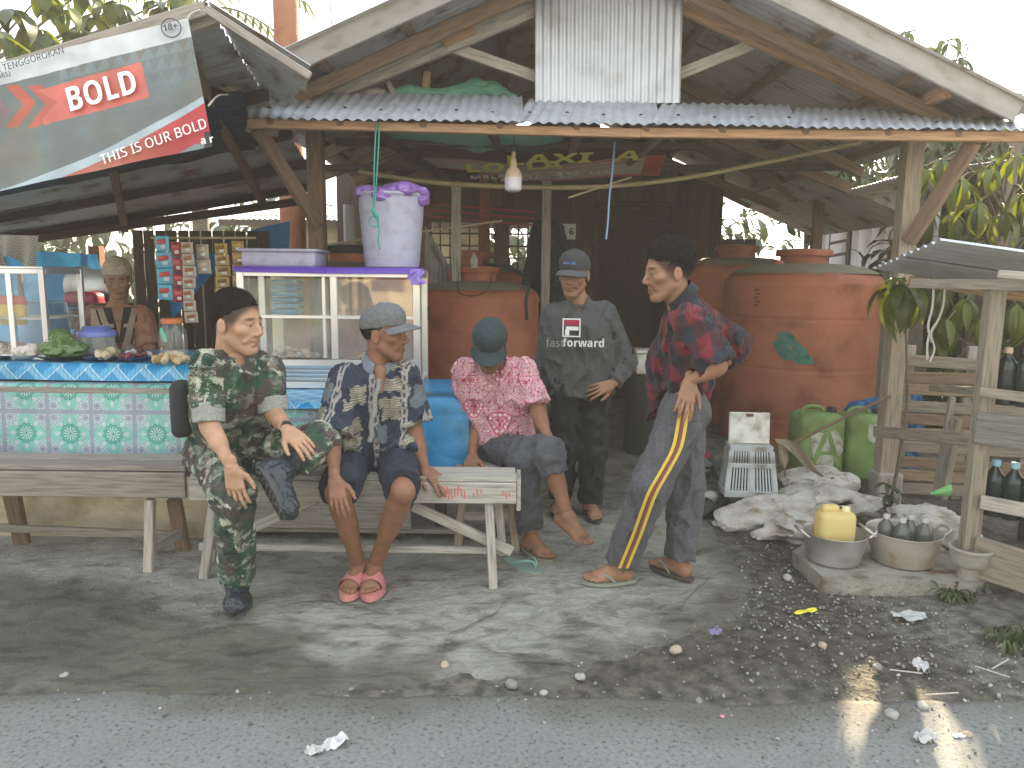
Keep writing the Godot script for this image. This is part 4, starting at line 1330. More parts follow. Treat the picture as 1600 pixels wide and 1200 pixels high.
func interior() -> void:
	# --- tanks
	var t := tank(Vector3(Vector3(2.68, 0.509, -6.9).x, 0, -6.9), 0.69, 1.62, "largest orange water tank with a teal patch, beside the plaid shirted man")
	var sp := thing("tank_spigot", "small orange inlet cap on the dome of the patched water tank", "cap", t.position)
	part(sp, "spout", lathe_mesh([Vector2(0.05, 0), Vector2(0.05, 0.05), Vector2(0.0, 0.06)], 16), M.orange, Transform3D(Basis(), Vector3(-0.3, 1.6, 0.18)), true)
	var teal := bumpy(skin_on(mat(lin(0.06, 0.22, 0.17), 0.8), M.t_dirt, Vector3(3, 3, 3), true), M.t_crumple, 0.8)
	teal.normal_texture = M.t_fine_n
	var pc := Vector3(2.37, 0.899, -6.25)
	var ang0 := atan2(pc.x - t.position.x, pc.z - t.position.z)
	var patch := PackedVector2Array()
	for k in 26:
		var a := TAU * k / 26.0
		var rr := 1.0 + 0.16 * sin(a * 3.0 + 1) + 0.08 * sin(a * 7.0)
		var p := Vector2(cos(a) * 0.185 * rr, sin(a) * 0.095 * rr).rotated(-0.66)
		patch.append(p)
	var g := Geo.new()
	slab(g, patch, 0.008)
	for k in g.v.size():
		var v := g.v[k]
		var an := ang0 + v.x / 0.69
		var rr := 0.682 + v.z
		g.v[k] = Vector3(sin(an) * rr, v.y + pc.y, cos(an) * rr)
		g.n[k] = Vector3(sin(an), 0, cos(an))
	part(t, "repair_patch", g.mesh(), teal, Transform3D(), true)
	var ink := mat(lin(0.2, 0.07, 0.03), 0.8)
	for k in 6:
		var an := atan2(Vector3(2.11, 1.347, -6.4).x - t.position.x, 0.42) + 0.02 * (k % 2)
		part(t, "stamped_mark", box(Vector3(0.05, 0.018, 0.004), 0.001), ink, Transform3D(Basis(Vector3.UP, an), Vector3(sin(an) * 0.683, 1.26 + 0.034 * k, cos(an) * 0.683)), true)
	tank(Vector3(Vector3(2.385, 0.344, -8).x, 0, -8.0), 0.64, 1.72, "orange water tank standing behind the patched tank, under the roof gap")
	tank(Vector3(Vector3(-0.304, 0.566, -6.3).x, 0, -6.3), 0.53, 1.46, "dusty topped orange water tank directly behind the man in pink batik shirt")
	tank(Vector3(Vector3(-0.408, 0.388, -7.5).x, 0, -7.5), 0.58, 1.62, "orange water tank farthest back, only its lid above the dusty topped tank")
	tank(Vector3(Vector3(-1.327, 0.6, -6).x, 0, -6.0), 0.52, 1.62, "orange water tank with black lid behind the lilac bucket", true)
	var cab := mat(lin(0.015, 0.015, 0.013), 0.6)
	solo("black_hose", tube_mesh(curve([Vector3(-0.241, 1.589, -6), Vector3(-0.01, 1.55, -5.95), Vector3(0.117, 1.451, -5.85), Vector3(0.103, 1.302, -5.8), Vector3(0.11, 1.153, -5.79)], 20), 0.014), cab, "black hose hanging over the dusty topped orange tank", "hose")
	solo("thin_cable", tube_mesh(curve([Vector3(-0.422, 1.52, -5.8), Vector3(-0.424, 1.372, -5.76), Vector3(-0.305, 1.339, -5.75), Vector3(-0.196, 1.389, -5.76), Vector3(-0.168, 1.522, -5.8)], 20), 0.004), cab, "thin dark cable looped across the front of the dusty topped tank", "cable")
	solo("clear_bottle", lathe_mesh([Vector2(0, 0), Vector2(0.03, 0), Vector2(0.032, 0.07), Vector2(0.014, 0.1), Vector2(0.014, 0.12), Vector2(0, 0.125)], 14), mat(Color(0.7, 0.75, 0.72, 0.5), 0.2), "small clear bottle upright on the dusty topped orange tank", "bottle", Transform3D(Basis(), Vector3(-0.316, 1.553, -6.05)))
	# --- white foam box on a dark drum behind the plaid man
	var fb := Vector3(1.171, 0.69, -6.2)
	var drum := thing("dark_drum", "dark drum carrying a white foam box, behind the plaid shirted man", "drum", Vector3(fb.x, 0, fb.z))
	part(drum, "shell", lathe_mesh([Vector2(0, 0.002), Vector2(0.2, 0.002), Vector2(0.21, 0.03), Vector2(0.2, fb.y * 0.5), Vector2(0.21, fb.y - 0.02), Vector2(0.2, fb.y - 0.002), Vector2(0, fb.y - 0.002)], 24), mat(lin(0.03, 0.035, 0.03), 0.6), Transform3D(), true)
	var fo := thing("foam_box", "white foam box with lid behind the plaid shirted man's waist", "box", fb)
	part(fo, "body", roundbox(Vector3(0.27, 0.17, 0.2), 0.015, 16), M.white, Transform3D(Basis(), Vector3(0, 0.086, 0)), true)
	part(fo, "lid", roundbox(Vector3(0.285, 0.035, 0.215), 0.012, 16), M.white, Transform3D(Basis(), Vector3(0, 0.19, 0)), true)
	# --- calendar and jackets
	var cl := thing("paper_calendar", "small pale paper calendar showing 6 beside the dark hanging jackets", "calendar", Vector3(0.485, 1.9, -6.9))
	part(cl, "sheet", box(Vector3(0.17, 0.14, 0.006), 0.001), mat(lin(0.42, 0.44, 0.38), 0.8), Transform3D(), true)
	text(cl, "number", "6", 0.06, M.black, cl.transform * Transform3D(Basis(), Vector3(0.045, 0, 0.006)))
	for k in 6:
		part(cl, "grid_line", box(Vector3(0.08, 0.003, 0.003), 0), M.wood_dark, Transform3D(Basis(), Vector3(-0.035, 0.055 - 0.02 * k, 0.004)), true)
	var jl := [["dark jacket hanging left of the paper calendar", 846, 6.5], ["second dark jacket hanging right beside the calendar's left edge", 866, 6.6]]
	for j in jl:
		var p := Vector3(-4.274, 3.71, -6.5)
		p = Vector3(0.239, 1.966, -6.5) if j[1] == 846 else Vector3(0.362, 1.965, -6.62)
		var l := []
		cap(l, p + Vector3(0, -0.05, 0), p + Vector3(0.02, -0.75, 0), 0.07, 0.12, 0.03, Vector3.BACK, 0.5, false, true)
		cap(l, p + Vector3(-0.05, -0.08, 0), p + Vector3(-0.13, -0.6, 0.02), 0.045, 0.045, 0.03)
		cap(l, p + Vector3(0.05, -0.08, 0), p + Vector3(0.13, -0.55, 0.02), 0.045, 0.045, 0.03)
		solo("hanging_jacket", blob_mesh(l, 0.018, null, 0.015), mat(lin(0.02, 0.02, 0.022), 0.9), j[0], "jacket")
	for k in 3:
		beam(self, "red_rod", Vector3(-0.8, 2.148, -7) + Vector3(0, -0.06 * k, 0), Vector3(0.215, 2.094, -7.2) + Vector3(0, -0.06 * k, 0), 0.018, 0.018, mat(lin(0.3, 0.03, 0.03), 0.6))
		tag(get_child(get_child_count() - 1), ["upper red clothes rod under the roof behind the bucket", "middle red clothes rod under the roof behind the bucket", "lowest red clothes rod under the roof behind the bucket"][k], "rod", "red rods")
	solo("leaning_sheet", tin(Vector3(-0.778, 1.925, -6.6), Vector3(-0.577, 1.605, -6.6) - Vector3(-0.778, 1.925, -6.6), Vector3(-0.757, 1.546, -6.4) - Vector3(-0.778, 1.925, -6.6)), M.zinc_old, "old corrugated offcut leaning behind the bucket beside the tank", "metal sheet")
	# --- stored signs, tarp, poles, lamp and strings under the awning
	var sg := thing("stored_sign", "old printed sign board with yellow and white letters stored flat under roof", "sign", Vector3(0.164, 2.331, -5.4))
	var s1 := Vector3(-0.743, 2.329, -5.1)
	var s2 := Vector3(1.048, 2.421, -5.1)
	var s3 := Vector3(1.145, 2.281, -6)
	var s4 := Vector3(-0.724, 2.331, -6)
	var fs := func(u, v): return s1.lerp(s2, u).lerp(s4.lerp(s3, u), v) + Vector3(0, -0.05 * sin(PI * u) + 0.015 * sin(u * 9), 0)
	var tag_tex := painted(128, func(x, y):
		if y < 0.42:
			return Color(0.28, 0.1, 0.12)
		if absf(y - 0.47) < 0.02 or absf(y - 0.57) < 0.015 or y > 0.93:
			return Color(0.75, 0.38, 0.36)
		if x > 0.92:
			return Color(0.68, 0.3, 0.27)
		return Color(0.72, 0.7, 0.67))
	part(sg, "board", sheet_mesh(40, 10, fs), skin_on(mat(Color.WHITE, 0.6), tag_tex, Vector3.ONE))
	var yel := mat(lin(0.62, 0.62, 0.14), 0.6)
	var sx := (s2 - s1).normalized()
	var sn := -(s3 - s2).normalized().cross(sx)
	if sn.y > 0:
		sn = -sn
	var sb := Basis(sx, sn.cross(sx), sn)
	text(sg, "lettering", "LAXI  A", 0.2, yel, Transform3D(sb, fs.call(0.63, 0.12) + sn * 0.03), 0.004)
	text(sg, "lettering", "LO  LA", 0.17, yel, Transform3D(sb, fs.call(0.4, 0.36) + sn * 0.03), 0.004)
	text(sg, "lettering", "MELAYANI  BERSAMA", 0.075, M.white, Transform3D(sb, fs.call(0.5, 0.66) + sn * 0.02), 0.004)
	text(sg, "lettering", "TERIMA  KASIH", 0.075, M.white, Transform3D(sb, fs.call(0.5, 0.8) + sn * 0.02), 0.004)
	var green := bumpy(mat(lin(0.16, 0.42, 0.3), 0.5), M.t_crumple, 0.6)
	green.backlight_enabled = true
	green.backlight = lin(0.1, 0.25, 0.18)
	var heap := []
	limb(heap, [Vector3(-0.957, 2.696, -5.25), Vector3(-0.724, 2.727, -5.3), Vector3(-0.504, 2.721, -5.3)], [0.03, 0.05, 0.035], 0.04)
	limb(heap, [Vector3(-0.504, 2.721, -5.3), Vector3(-0.265, 2.76, -5.35), Vector3(-0.154, 2.757, -5.35), Vector3(0.006, 2.713, -5.3)], [0.035, 0.07, 0.06, 0.02], 0.04)
	solo("green_tarp", blob_mesh(heap, 0.012, null, 0.012, Vector3(5, 9, 9)), green, "pale green tarp bundled on top of the awning left of the gable sheet", "tarp")
	heap = []
	limb(heap, [Vector3(-1.013, 2.693, -5.2), Vector3(-0.9, 2.714, -5.25)], [0.035, 0.03], 0.03)
	solo("grey_bag", blob_mesh(heap, 0.01, null, 0.015), M.sacking, "pale grey plastic bag at the left end of the green tarp", "bag")
	var g1 := Vector3(-1.015, 2.345, -4.6)
	var g2 := Vector3(0.369, 2.333, -4.6)
	var g3b := Vector3(0.219, 2.285, -5.6)
	var g4 := Vector3(-0.769, 2.375, -5.6)
	solo("green_tarp", sheet_mesh(40, 14, func(u, v): return g1.lerp(g2, u).lerp(g4.lerp(g3b, u), v) + Vector3(0, 0.045 - 0.05 * sin(PI * u) * sin(PI * v) + 0.03 * nz.get_noise_2d(u * 250, v * 120), 0), Vector2(2, 1)), green, "pale green tarp spread under the awning behind its front beam", "tarp")
	solo("bamboo_pole", tube_mesh(curve([Vector3(-1.076, 2.197, -5.25), Vector3(-0.457, 2.121, -5.25), Vector3(0.425, 2.099, -5.2), Vector3(1.07, 2.15, -5.15), Vector3(1.681, 2.26, -5.05), Vector3(2.24, 2.375, -4.95)], 24), 0.018, 0.015), M.bamboo, "long curved bamboo pole slung under the awning", "pole")
	solo("bamboo_stick", tube_mesh([Vector3(0.356, 2.004, -4.95), Vector3(0.777, 2.152, -5.05)], 0.007), M.bamboo, "short pale stick poking down from the curved bamboo pole", "stick")
	solo("bamboo_stick", tube_mesh([Vector3(-1.291, 1.681, -5), Vector3(-0.084, 1.899, -5.6)], 0.007), M.bamboo, "long thin stick running behind the lilac bucket", "stick")
	var lamp := thing("hanging_lamp", "white hanging bulb lamp, unlit, under the awning above the standing man", "lamp", Vector3(-0.005, 2.01, -4.7))
	part(lamp, "bulb_cover", lathe_mesh([Vector2(0, 0), Vector2(0.035, 0.002), Vector2(0.05, 0.012), Vector2(0.053, 0.03), Vector2(0.053, 0.085)], 24), mat(lin(0.66, 0.66, 0.7), 0.4), Transform3D(), true)
	part(lamp, "bulb_base", lathe_mesh([Vector2(0.054, 0.085), Vector2(0.053, 0.1), Vector2(0.042, 0.13), Vector2(0.022, 0.15), Vector2(0.02, 0.185), Vector2(0.017, 0.187), Vector2(0.017, 0.2), Vector2(0, 0.205)], 24), mat(lin(0.62, 0.5, 0.33), 0.5), Transform3D(), true)
	part(lamp, "socket", lathe_mesh([Vector2(0.012, 0.2), Vector2(0.012, 0.24), Vector2(0, 0.245)], 12), mat(lin(0.55, 0.42, 0.25), 0.6), Transform3D(), true)
	part(lamp, "cord", tube_mesh([lamp.position + Vector3(0, 0.24, 0), lamp.position + Vector3(0.003, 0.52, 0.0)], 0.003), M.black)
	var pale_blue := mat(lin(0.2, 0.33, 0.5), 0.6)
	solo("blue_string", tube_mesh(curve([Vector3(0.614, 2.315, -4.7), Vector3(0.607, 2.151, -4.7), Vector3(0.59, 1.976, -4.68), Vector3(0.586, 1.84, -4.68), Vector3(0.577, 1.727, -4.68)], 16), 0.006), pale_blue, "pale blue string hanging from the awning near the cap wearing man", "string")
	var gr := thing("green_rope", "thin green rope hanging from the awning, knotted in front of lilac bucket", "rope", Vector3(-0.776, 1.852, -4.3))
	part(gr, "strand", tube_mesh(curve([Vector3(-0.779, 2.34, -4.32), Vector3(-0.79, 2.135, -4.3), Vector3(-0.795, 1.922, -4.29), Vector3(-0.798, 1.84, -4.28)], 14), 0.004), M.nylon)
	part(gr, "strand", tube_mesh(curve([Vector3(-0.761, 2.34, -4.32), Vector3(-0.768, 2.17, -4.3), Vector3(-0.784, 1.958, -4.29), Vector3(-0.795, 1.84, -4.28)], 14), 0.004), M.nylon)
	part(gr, "knot", blob_mesh([[Vector3(-0.798, 1.858, -4.28), Vector3(-0.78, 1.822, -4.28), 0.012, 0.014, 0.01, Vector3.ZERO, 1.0, false, false, false]], 0.005, null, 0.004), M.nylon)
	part(gr, "loop", tube_mesh(curve([Vector3(-0.782, 1.829, -4.27), Vector3(-0.819, 1.807, -4.27), Vector3(-0.809, 1.768, -4.27), Vector3(-0.769, 1.772, -4.27), Vector3(-0.768, 1.822, -4.27)], 14), 0.004), M.nylon)
	part(gr, "loose_end", tube_mesh(curve([Vector3(-0.779, 1.815, -4.27), Vector3(-0.765, 1.751, -4.27), Vector3(-0.77, 1.69, -4.27), Vector3(-0.76, 1.633, -4.27)], 14), 0.004), M.nylon)
	# --- lilac bucket with a bag in it, and the lilac tub
	var bp := Vector3(-0.745, 1.535, -4.6)
	var bu := thing("lilac_bucket", "tall pale lilac plastic bucket on top of the display case", "bucket", bp)
	part(bu, "shell", lathe_mesh([Vector2(0, 0.003), Vector2(0.155, 0), Vector2(0.165, 0.01), Vector2(0.168, 0.05), Vector2(0.172, 0.055), Vector2(0.17, 0.062), Vector2(0.173, 0.068), Vector2(0.171, 0.076), Vector2(0.195, 0.35), Vector2(0.196, 0.42), Vector2(0.208, 0.425), Vector2(0.21, 0.44), Vector2(0.2, 0.445), Vector2(0.19, 0.43), Vector2(0.16, 0.02), Vector2(0, 0.015)], 48), M.lilac, Transform3D(), true)
	var l := []
	for k in 7:
		var a := TAU * k / 7.0
		ell(l, bp + Vector3(cos(a) * 0.15, 0.44 + 0.02 * sin(k * 2.1), sin(a) * 0.15), Basis(), Vector3(0.075, 0.045, 0.075), 0.03)
	ell(l, bp + Vector3(0.06, 0.465, 0), Basis(), Vector3(0.13, 0.045, 0.1), 0.03)
	ell(l, bp + Vector3(0.2, 0.42, 0.05), Basis(), Vector3(0.035, 0.06, 0.05), 0.03)
	var pbag := bumpy(mat(lin(0.28, 0.15, 0.45), 0.25), M.t_crumple, 0.6)
	solo("purple_bag", blob_mesh(l, 0.01, null, 0.014, Vector3(9, 12, 9)), pbag, "purple plastic bag bulging over the rim of the lilac bucket", "bag")
	var tp := Vector3(-1.404, 1.532, -4.6)
	var tb := thing("lilac_tub", "low pale lilac plastic tub on the display case left of the bucket", "tub", tp)
	part(tb, "shell", roundbox(Vector3(0.44, 0.1, 0.3), 0.02, 16), M.lilac, Transform3D(Basis(), Vector3(0, 0.05, 0)), true)
	part(tb, "rim", roundbox(Vector3(0.47, 0.02, 0.33), 0.01, 12), M.lilac, Transform3D(Basis(), Vector3(0, 0.1, 0)), true)
	# --- utility pole, neighbour at the left
	var up := Vector3(-2.142, 3.897, -7.3)
	solo("utility_pole", tube_mesh([Vector3(up.x, 0, up.z), Vector3(up.x, 6.0, up.z)], 0.125, 0.11, 20), bumpy(skin_on(mat(lin(0.3, 0.12, 0.07), 0.8), M.t_dirt, Vector3(0.6, 0.6, 1)), M.t_fine_n, 0.4), "thick red brown pole rising between the stall roof and the gable", "pole")
	solo("overhead_wire", tube_mesh(curve([Vector3(-1.308, 3.477, -5.5), Vector3(-1.299, 3.309, -5.5), Vector3(-1.293, 3.182, -5.5)], 10), 0.004), M.black, "thin dark wire hanging against the sky left of the gable", "wire")
	var nh := thing("neighbour_house", "cream plastered house seen between left post and lilac bucket", "house", Vector3(-3.0, 0, -11.5))
	part(nh, "wall", box(Vector3(3.4, 2.35, 0.15), 0.01), bumpy(skin_on(mat(lin(0.6, 0.55, 0.4), 0.9), M.t_dirt, Vector3(0.4, 0.4, 0.4), true), M.t_fine_n, 0.3), Transform3D(Basis(), Vector3(-2.2, 1.17, -11.2)))
	part(nh, "roof", tin(Vector3(-4.2, 2.6, -12.6), Vector3(4.4, 0, 0), Vector3(0, -0.35, 1.9), 0.076, 0.01), M.zinc)
	part(nh, "window_frame", box(Vector3(0.6, 0.9, 0.05), 0.005), M.wood_brown, Transform3D(Basis(), Vector3(-2.1, 1.5, -11.1)))
	beam(nh, "eave_board", Vector3(-4.2, 2.2, -10.72), Vector3(0.2, 2.2, -10.72), 0.09, 0.03, M.wood_dark)
	var gp := Vector3(-1.442, 2.093, -6.6)
	solo("grey_pipe", tube_mesh([Vector3(gp.x, 0, gp.z), gp], 0.05, 0.05, 16), mat(lin(0.35, 0.37, 0.36), 0.5), "grey upright plastic pipe behind the lilac bucket", "pipe")


# ---------- the yard at the right ----------
func bottle(at: Vector3, label: String, cap_col: Color, group: String) -> void:
	var t := thing("fuel_bottle", label, "bottle", at, group)
	if not boxes.has("bottle"):
		boxes["bottle"] = lathe_mesh([Vector2(0, 0.002), Vector2(0.04, 0.0), Vector2(0.045, 0.008), Vector2(0.045, 0.17), Vector2(0.043, 0.19), Vector2(0.03, 0.215), Vector2(0.016, 0.235), Vector2(0.015, 0.25)], 20)
		boxes["bottle_cap"] = lathe_mesh([Vector2(0.018, 0.245), Vector2(0.019, 0.25), Vector2(0.018, 0.272), Vector2(0, 0.275)], 14)
	if not M.has("fuel"):
		M.fuel = mat(lin(0.012, 0.022, 0.022), 0.15)
	part(t, "body", boxes["bottle"], M.fuel, Transform3D(), true)
	part(t, "cap", boxes["bottle_cap"], mat(cap_col, 0.5), Transform3D(), true)


func sack(pts: Array, rs: Array, label: String, s := 0.7, fold := 0.034) -> void:
	var l := []
	for k in pts.size() - 1:
		cap(l, pts[k], pts[k + 1], rs[k], rs[k + 1], 0.05, Vector3.UP, s)
	var base: Vector3 = pts[0]
	for p in pts:
		base = base if base.y < p.y else p
	solo("white_sack", blob_mesh(l, 0.01, null, fold, Vector3(3, 9, 5)), M.sacking, label, "sack", Transform3D(), "woven sacks beside the tank")


func pan(at: Vector3, r: float, h: float, label: String, m: Material) -> Node3D:
	var t := thing("aluminium_pan", label, "pan", at)
	part(t, "shell", lathe_mesh([Vector2(0, 0.006), Vector2(r * 0.74, 0.0), Vector2(r * 0.82, 0.012), Vector2(r * 0.86, h * 0.4), Vector2(r * 0.9, h * 0.43), Vector2(r * 0.97, h * 0.97), Vector2(r * 1.02, h), Vector2(r * 1.03, h * 1.02), Vector2(r, h * 1.025), Vector2(r * 0.95, h * 0.97), Vector2(r * 0.84, h * 0.4), Vector2(r * 0.8, 0.02), Vector2(0, 0.014)], 40, 0.02), m, Transform3D(), true)
	for s in [-1, 1]:
		var pts := curve([Vector3(s * r * 0.97, h * 0.9, -0.05), Vector3(s * (r + 0.035), h * 1.1, -0.04), Vector3(s * (r + 0.035), h * 1.1, 0.04), Vector3(s * r * 0.97, h * 0.9, 0.05)], 10)
		part(t, "handle", tube_mesh(pts, 0.008), m, Transform3D(), true)
	return t


func yard() -> void:
	# white neighbouring house behind the big tank
	var w0 := Vector3(4.276, 2.394, -7.6)
	var w1 := Vector3(4.462, 2.285, -11)
	var nh := thing("white_house", "white walled neighbouring house behind the large patched tank", "house", Vector3((w0.x + w1.x) / 2, 0, -9.3))
	var wall := skin_on(mat(lin(0.6, 0.6, 0.62), 0.85), M.t_dirt, Vector3(0.3, 0.3, 0.3), true)
	var n := 9
	for k in n:
		var a := Vector3(lerpf(w0.x, w1.x, k / float(n)), 0, lerpf(w0.z, w1.z, k / float(n)))
		var b := Vector3(lerpf(w0.x, w1.x, (k + 1) / float(n)), 0, lerpf(w0.z, w1.z, (k + 1) / float(n)))
		var m := (a + b) / 2
		part(nh, "wall_panel", box(Vector3(snappedf(a.distance_to(b) - 0.006, 0.001), 2.5, 0.05), 0.004), wall, Transform3D(frame_of(a, b).basis, Vector3(m.x, 1.25, m.z)))
	var wc := Vector3(4.285, 1.898, -9.55)
	var fb := frame_of(w1, w0).basis
	var off: Vector3 = (w0 - w1).normalized().cross(Vector3.UP) * -1.0
	if off.x > 0:
		off = -off
	var wm := Vector3(lerpf(w0.x, w1.x, 0.72), wc.y, lerpf(w0.z, w1.z, 0.72))
	var win := part(nh, "window", box(Vector3(0.72, 0.62, 0.05), 0.004), M.wood_dark, Transform3D(fb, wm + off * 0.03))
	for k in 3:
		part(win, "slat", box(Vector3(0.56, 0.13, 0.02), 0.002), wall, Transform3D(fb, win.global_position + Vector3(0, -0.17 + 0.17 * k, 0) + off * 0.025))
	part(nh, "roof", tin(Vector3(w0.x - 0.5, 2.5, w0.z + 0.5), Vector3(0.15, 0.0, -4.0), Vector3(2.0, 0.25, 0.1), 0.076, 0.01), M.zinc_old)
	# old fence boards below it
	var fe := thing("board_fence", "low mossy board fence between the patched tank and the awning post", "fence", Vector3(Vector3(3.488, 0.533, -6.8).x, 0, -6.8))
	for k in 5:
		var fp := Vector3(fe.position.x - 0.18 + 0.11 * k, 0.6, -6.8 + 0.02 * (k % 2))
		part(fe, "board", box(Vector3(0.1, 1.25 + 0.05 * (k % 3), 0.02), 0.003), wood(lin(0.17, 0.15, 0.1)), Transform3D(Basis(Vector3.BACK, 0.02 * (k - 2)), fp))
	# grey slotted box with its white lid open
	var q := Vector3(1.51, 0.129, -4.5)
	var gb := thing("slotted_box", "grey slotted metal box with raised white lid in front of patched tank", "box", q)
	var gm := skin_on(mat(lin(0.42, 0.46, 0.48), 0.5), M.t_dirt, Vector3(2, 2, 2), true)
	var fx := func(p: Vector3) -> Transform3D: return Transform3D(Basis(Vector3.UP, -0.06), q) * Transform3D(Basis(), p)
	part(gb, "base_rail", box(Vector3(0.33, 0.045, 0.2), 0.006), gm, fx.call(Vector3(0, 0.022, -0.08)))
	part(gb, "top_rail", box(Vector3(0.27, 0.04, 0.15), 0.006), gm, fx.call(Vector3(0, 0.305, -0.1)))
	part(gb, "middle_rail", box(Vector3(0.285, 0.03, 0.02), 0.004), gm, fx.call(Vector3(0, 0.2, -0.015)))
	part(gb, "inner_box", box(Vector3(0.24, 0.28, 0.12), 0.004), M.black, fx.call(Vector3(0, 0.16, -0.1)))
	for k in 17:
		if k == 8:
			continue
		var t := (k - 8) / 8.0
		var a: Vector3 = fx.call(Vector3(t * 0.155, 0.04, 0.012)).origin
		var b: Vector3 = fx.call(Vector3(t * 0.128, 0.29, -0.03)).origin
		beam(gb, "slat", a, b, 0.0105, 0.008, gm, Vector3.RIGHT, 0.001)
	for s in [-1, 0, 1]:
		var a: Vector3 = fx.call(Vector3(s * 0.152, 0.04, 0.013)).origin
		var b: Vector3 = fx.call(Vector3(s * 0.126, 0.29, -0.028)).origin
		beam(gb, "corner_strip", a, b, 0.03, 0.012, gm, Vector3.RIGHT, 0.003)
		if s != 0:
			part(gb, "side_panel", box(Vector3(0.012, 0.25, 0.15), 0.003), gm, fx.call(Vector3(s * 0.14, 0.17, -0.11)) * Transform3D(Basis(Vector3.BACK, s * 0.1), Vector3.ZERO))
	var lid := part(gb, "lid", box(Vector3(0.255, 0.2, 0.02), 0.006), skin_on(mat(lin(0.68, 0.69, 0.66), 0.5), M.t_dirt, Vector3(2.5, 2.5, 2.5), true), fx.call(Vector3(-0.005, 0.425, -0.1)) * Transform3D(Basis(Vector3.RIGHT, -0.12), Vector3.ZERO))
	part(lid, "latch", box(Vector3(0.045, 0.018, 0.012), 0.003), mat(lin(0.16, 0.05, 0.03), 0.6), lid.global_transform * Transform3D(Basis(), Vector3(0.0, 0.083, 0.012)))
	# sacks
	sack([Vector3(1.382, 0.02, -4.35), Vector3(1.592, 0.066, -4.4), Vector3(1.75, 0.085, -4.35)], [0.13, 0.15, 0.12], "front white woven sack lying under the slotted box")
	sack([Vector3(1.473, 0.011, -4.15), Vector3(1.655, 0.082, -4.1), Vector3(1.727, 0.064, -4.12)], [0.05, 0.11, 0.07], "crumpled white sack nearest the road, left of the yellow jerrycan")
	sack([Vector3(1.827, 0.099, -4.5), Vector3(2.008, 0.096, -4.45), Vector3(2.224, 0.094, -4.4)], [0.14, 0.15, 0.1], "long white sack lying behind the yellow jerrycan")
	sack([Vector3(1.876, 0.166, -4.75), Vector3(2.044, 0.185, -4.75), Vector3(2.209, 0.147, -4.75)], [0.1, 0.12, 0.09], "upper white sack lying against the green jerrycans")
	sack([Vector3(2.299, 0.127, -4.1), Vector3(2.402, 0.107, -4.05), Vector3(2.511, 0.058, -3.95)], [0.12, 0.15, 0.1], "big pale sack slumped behind the pan of bottles")
	sack([Vector3(1.26, 0.069, -4.7), Vector3(1.318, 0.076, -4.68)], [0.045, 0.045], "tiny cream sack on the floor behind the plaid man's legs", 0.8, 0.006)
	# green jerrycans
	var gj := bumpy(skin_on(mat(lin(0.19, 0.31, 0.1), 0.6), M.t_dirt, Vector3(1.2, 1.2, 1.2), true), M.t_fine_n, 0.15)
	var jc := Vector3(2.127, 0.115, -5.05)
	var names := ["green jerrycan painted with a large letter A", "plain green jerrycan right of the one lettered A"]
	for k in 2:
		var base := jc if k == 0 else Vector3(2.458, 0.101, -5.08)
		var w := 0.315 if k == 0 else 0.29
		var j := thing("green_jerrycan", names[k], "jerrycan", Vector3(base.x, maxf(0.0, base.y), base.z), "green jerrycans")
		part(j, "body", roundbox(Vector3(w, 0.47, 0.28), 0.06, 24, 0.012), gj, Transform3D(Basis(), Vector3(0, 0.236, 0)), true)
		part(j, "handle", tube_mesh(curve([Vector3(-0.11, 0.45, 0), Vector3(-0.08, 0.5, 0), Vector3(0.02, 0.5, 0), Vector3(0.05, 0.45, 0)], 10), 0.014), gj, Transform3D(), true)
		part(j, "cap", lathe_mesh([Vector2(0.035, 0.46), Vector2(0.035, 0.5), Vector2(0, 0.505)], 16), M.black, Transform3D(Basis(), Vector3(0.1, 0, 0)), true)
		var spray := PackedVector2Array()
		for i in 22:
			var a := TAU * i / 22.0
			var rr := 1.0 + 0.16 * sin(a * 3 + k) + 0.1 * sin(a * 5.0 + 2)
			spray.append(Vector2(cos(a) * 0.105, sin(a) * 0.14) * rr * (1.0 if k == 0 else 0.45))
		part(j, "paint_patch", slab_mesh(spray, 0.003), skin_on(mat(lin(0.5, 0.52, 0.45), 0.8), M.t_dirt, Vector3(4, 4, 4), true), Transform3D(Basis(), Vector3(0.02, 0.23 if k == 0 else 0.36, 0.1395)), true)
		if k == 0:
			text(j, "letter", "A", 0.25, gj, j.transform * Transform3D(Basis(), Vector3(0.02, 0.235, 0.145)), 0.004, "Droid Sans", 400)
	solo("long_stick", tube_mesh([Vector3(1.763, 0.353, -4.8), Vector3(2.102, 0.558, -4.75), Vector3(2.435, 0.76, -4.68)], 0.012, 0.01), M.wood_brown, "long brown stick leaning across the green jerrycans", "stick")
	var rag := wood(lin(0.35, 0.29, 0.2))
	var r1 := Vector3(1.729, 0.44, -4.72)
	var r2 := Vector3(1.996, 0.282, -4.6)
	solo("dry_rag", sheet_mesh(16, 6, func(u, v): return r1.lerp(r2, u) + Vector3(0.0, (0.09 * (v - 0.5)) * sin(PI * clampf(u, 0.1, 0.9)) + 0.03 * sin(u * 5.0), 0.03 * sin(v * 4 + u * 6))), rag, "dry brown strip of palm sheath lying from the box to the sacks", "dry leaf")
	solo("dry_rag", sheet_mesh(12, 5, func(u, v): return Vector3(1.727, 0.436, -4.7) + Vector3(0.02 + 0.07 * (v - 0.3) * sin(PI * clampf(u + 0.1, 0, 1)) + 0.05 * u, -0.22 * u, 0.02 * sin(v * 5))), rag, "dry brown palm sheath hanging beside the slotted box", "dry leaf")
	# blue sheet behind the post
	var bs := []
	limb(bs, [Vector3(2.696, 0.452, -5.6), Vector3(2.914, 0.473, -5.5), Vector3(2.967, 0.638, -5.4)], [0.12, 0.16, 0.06], 0.08)
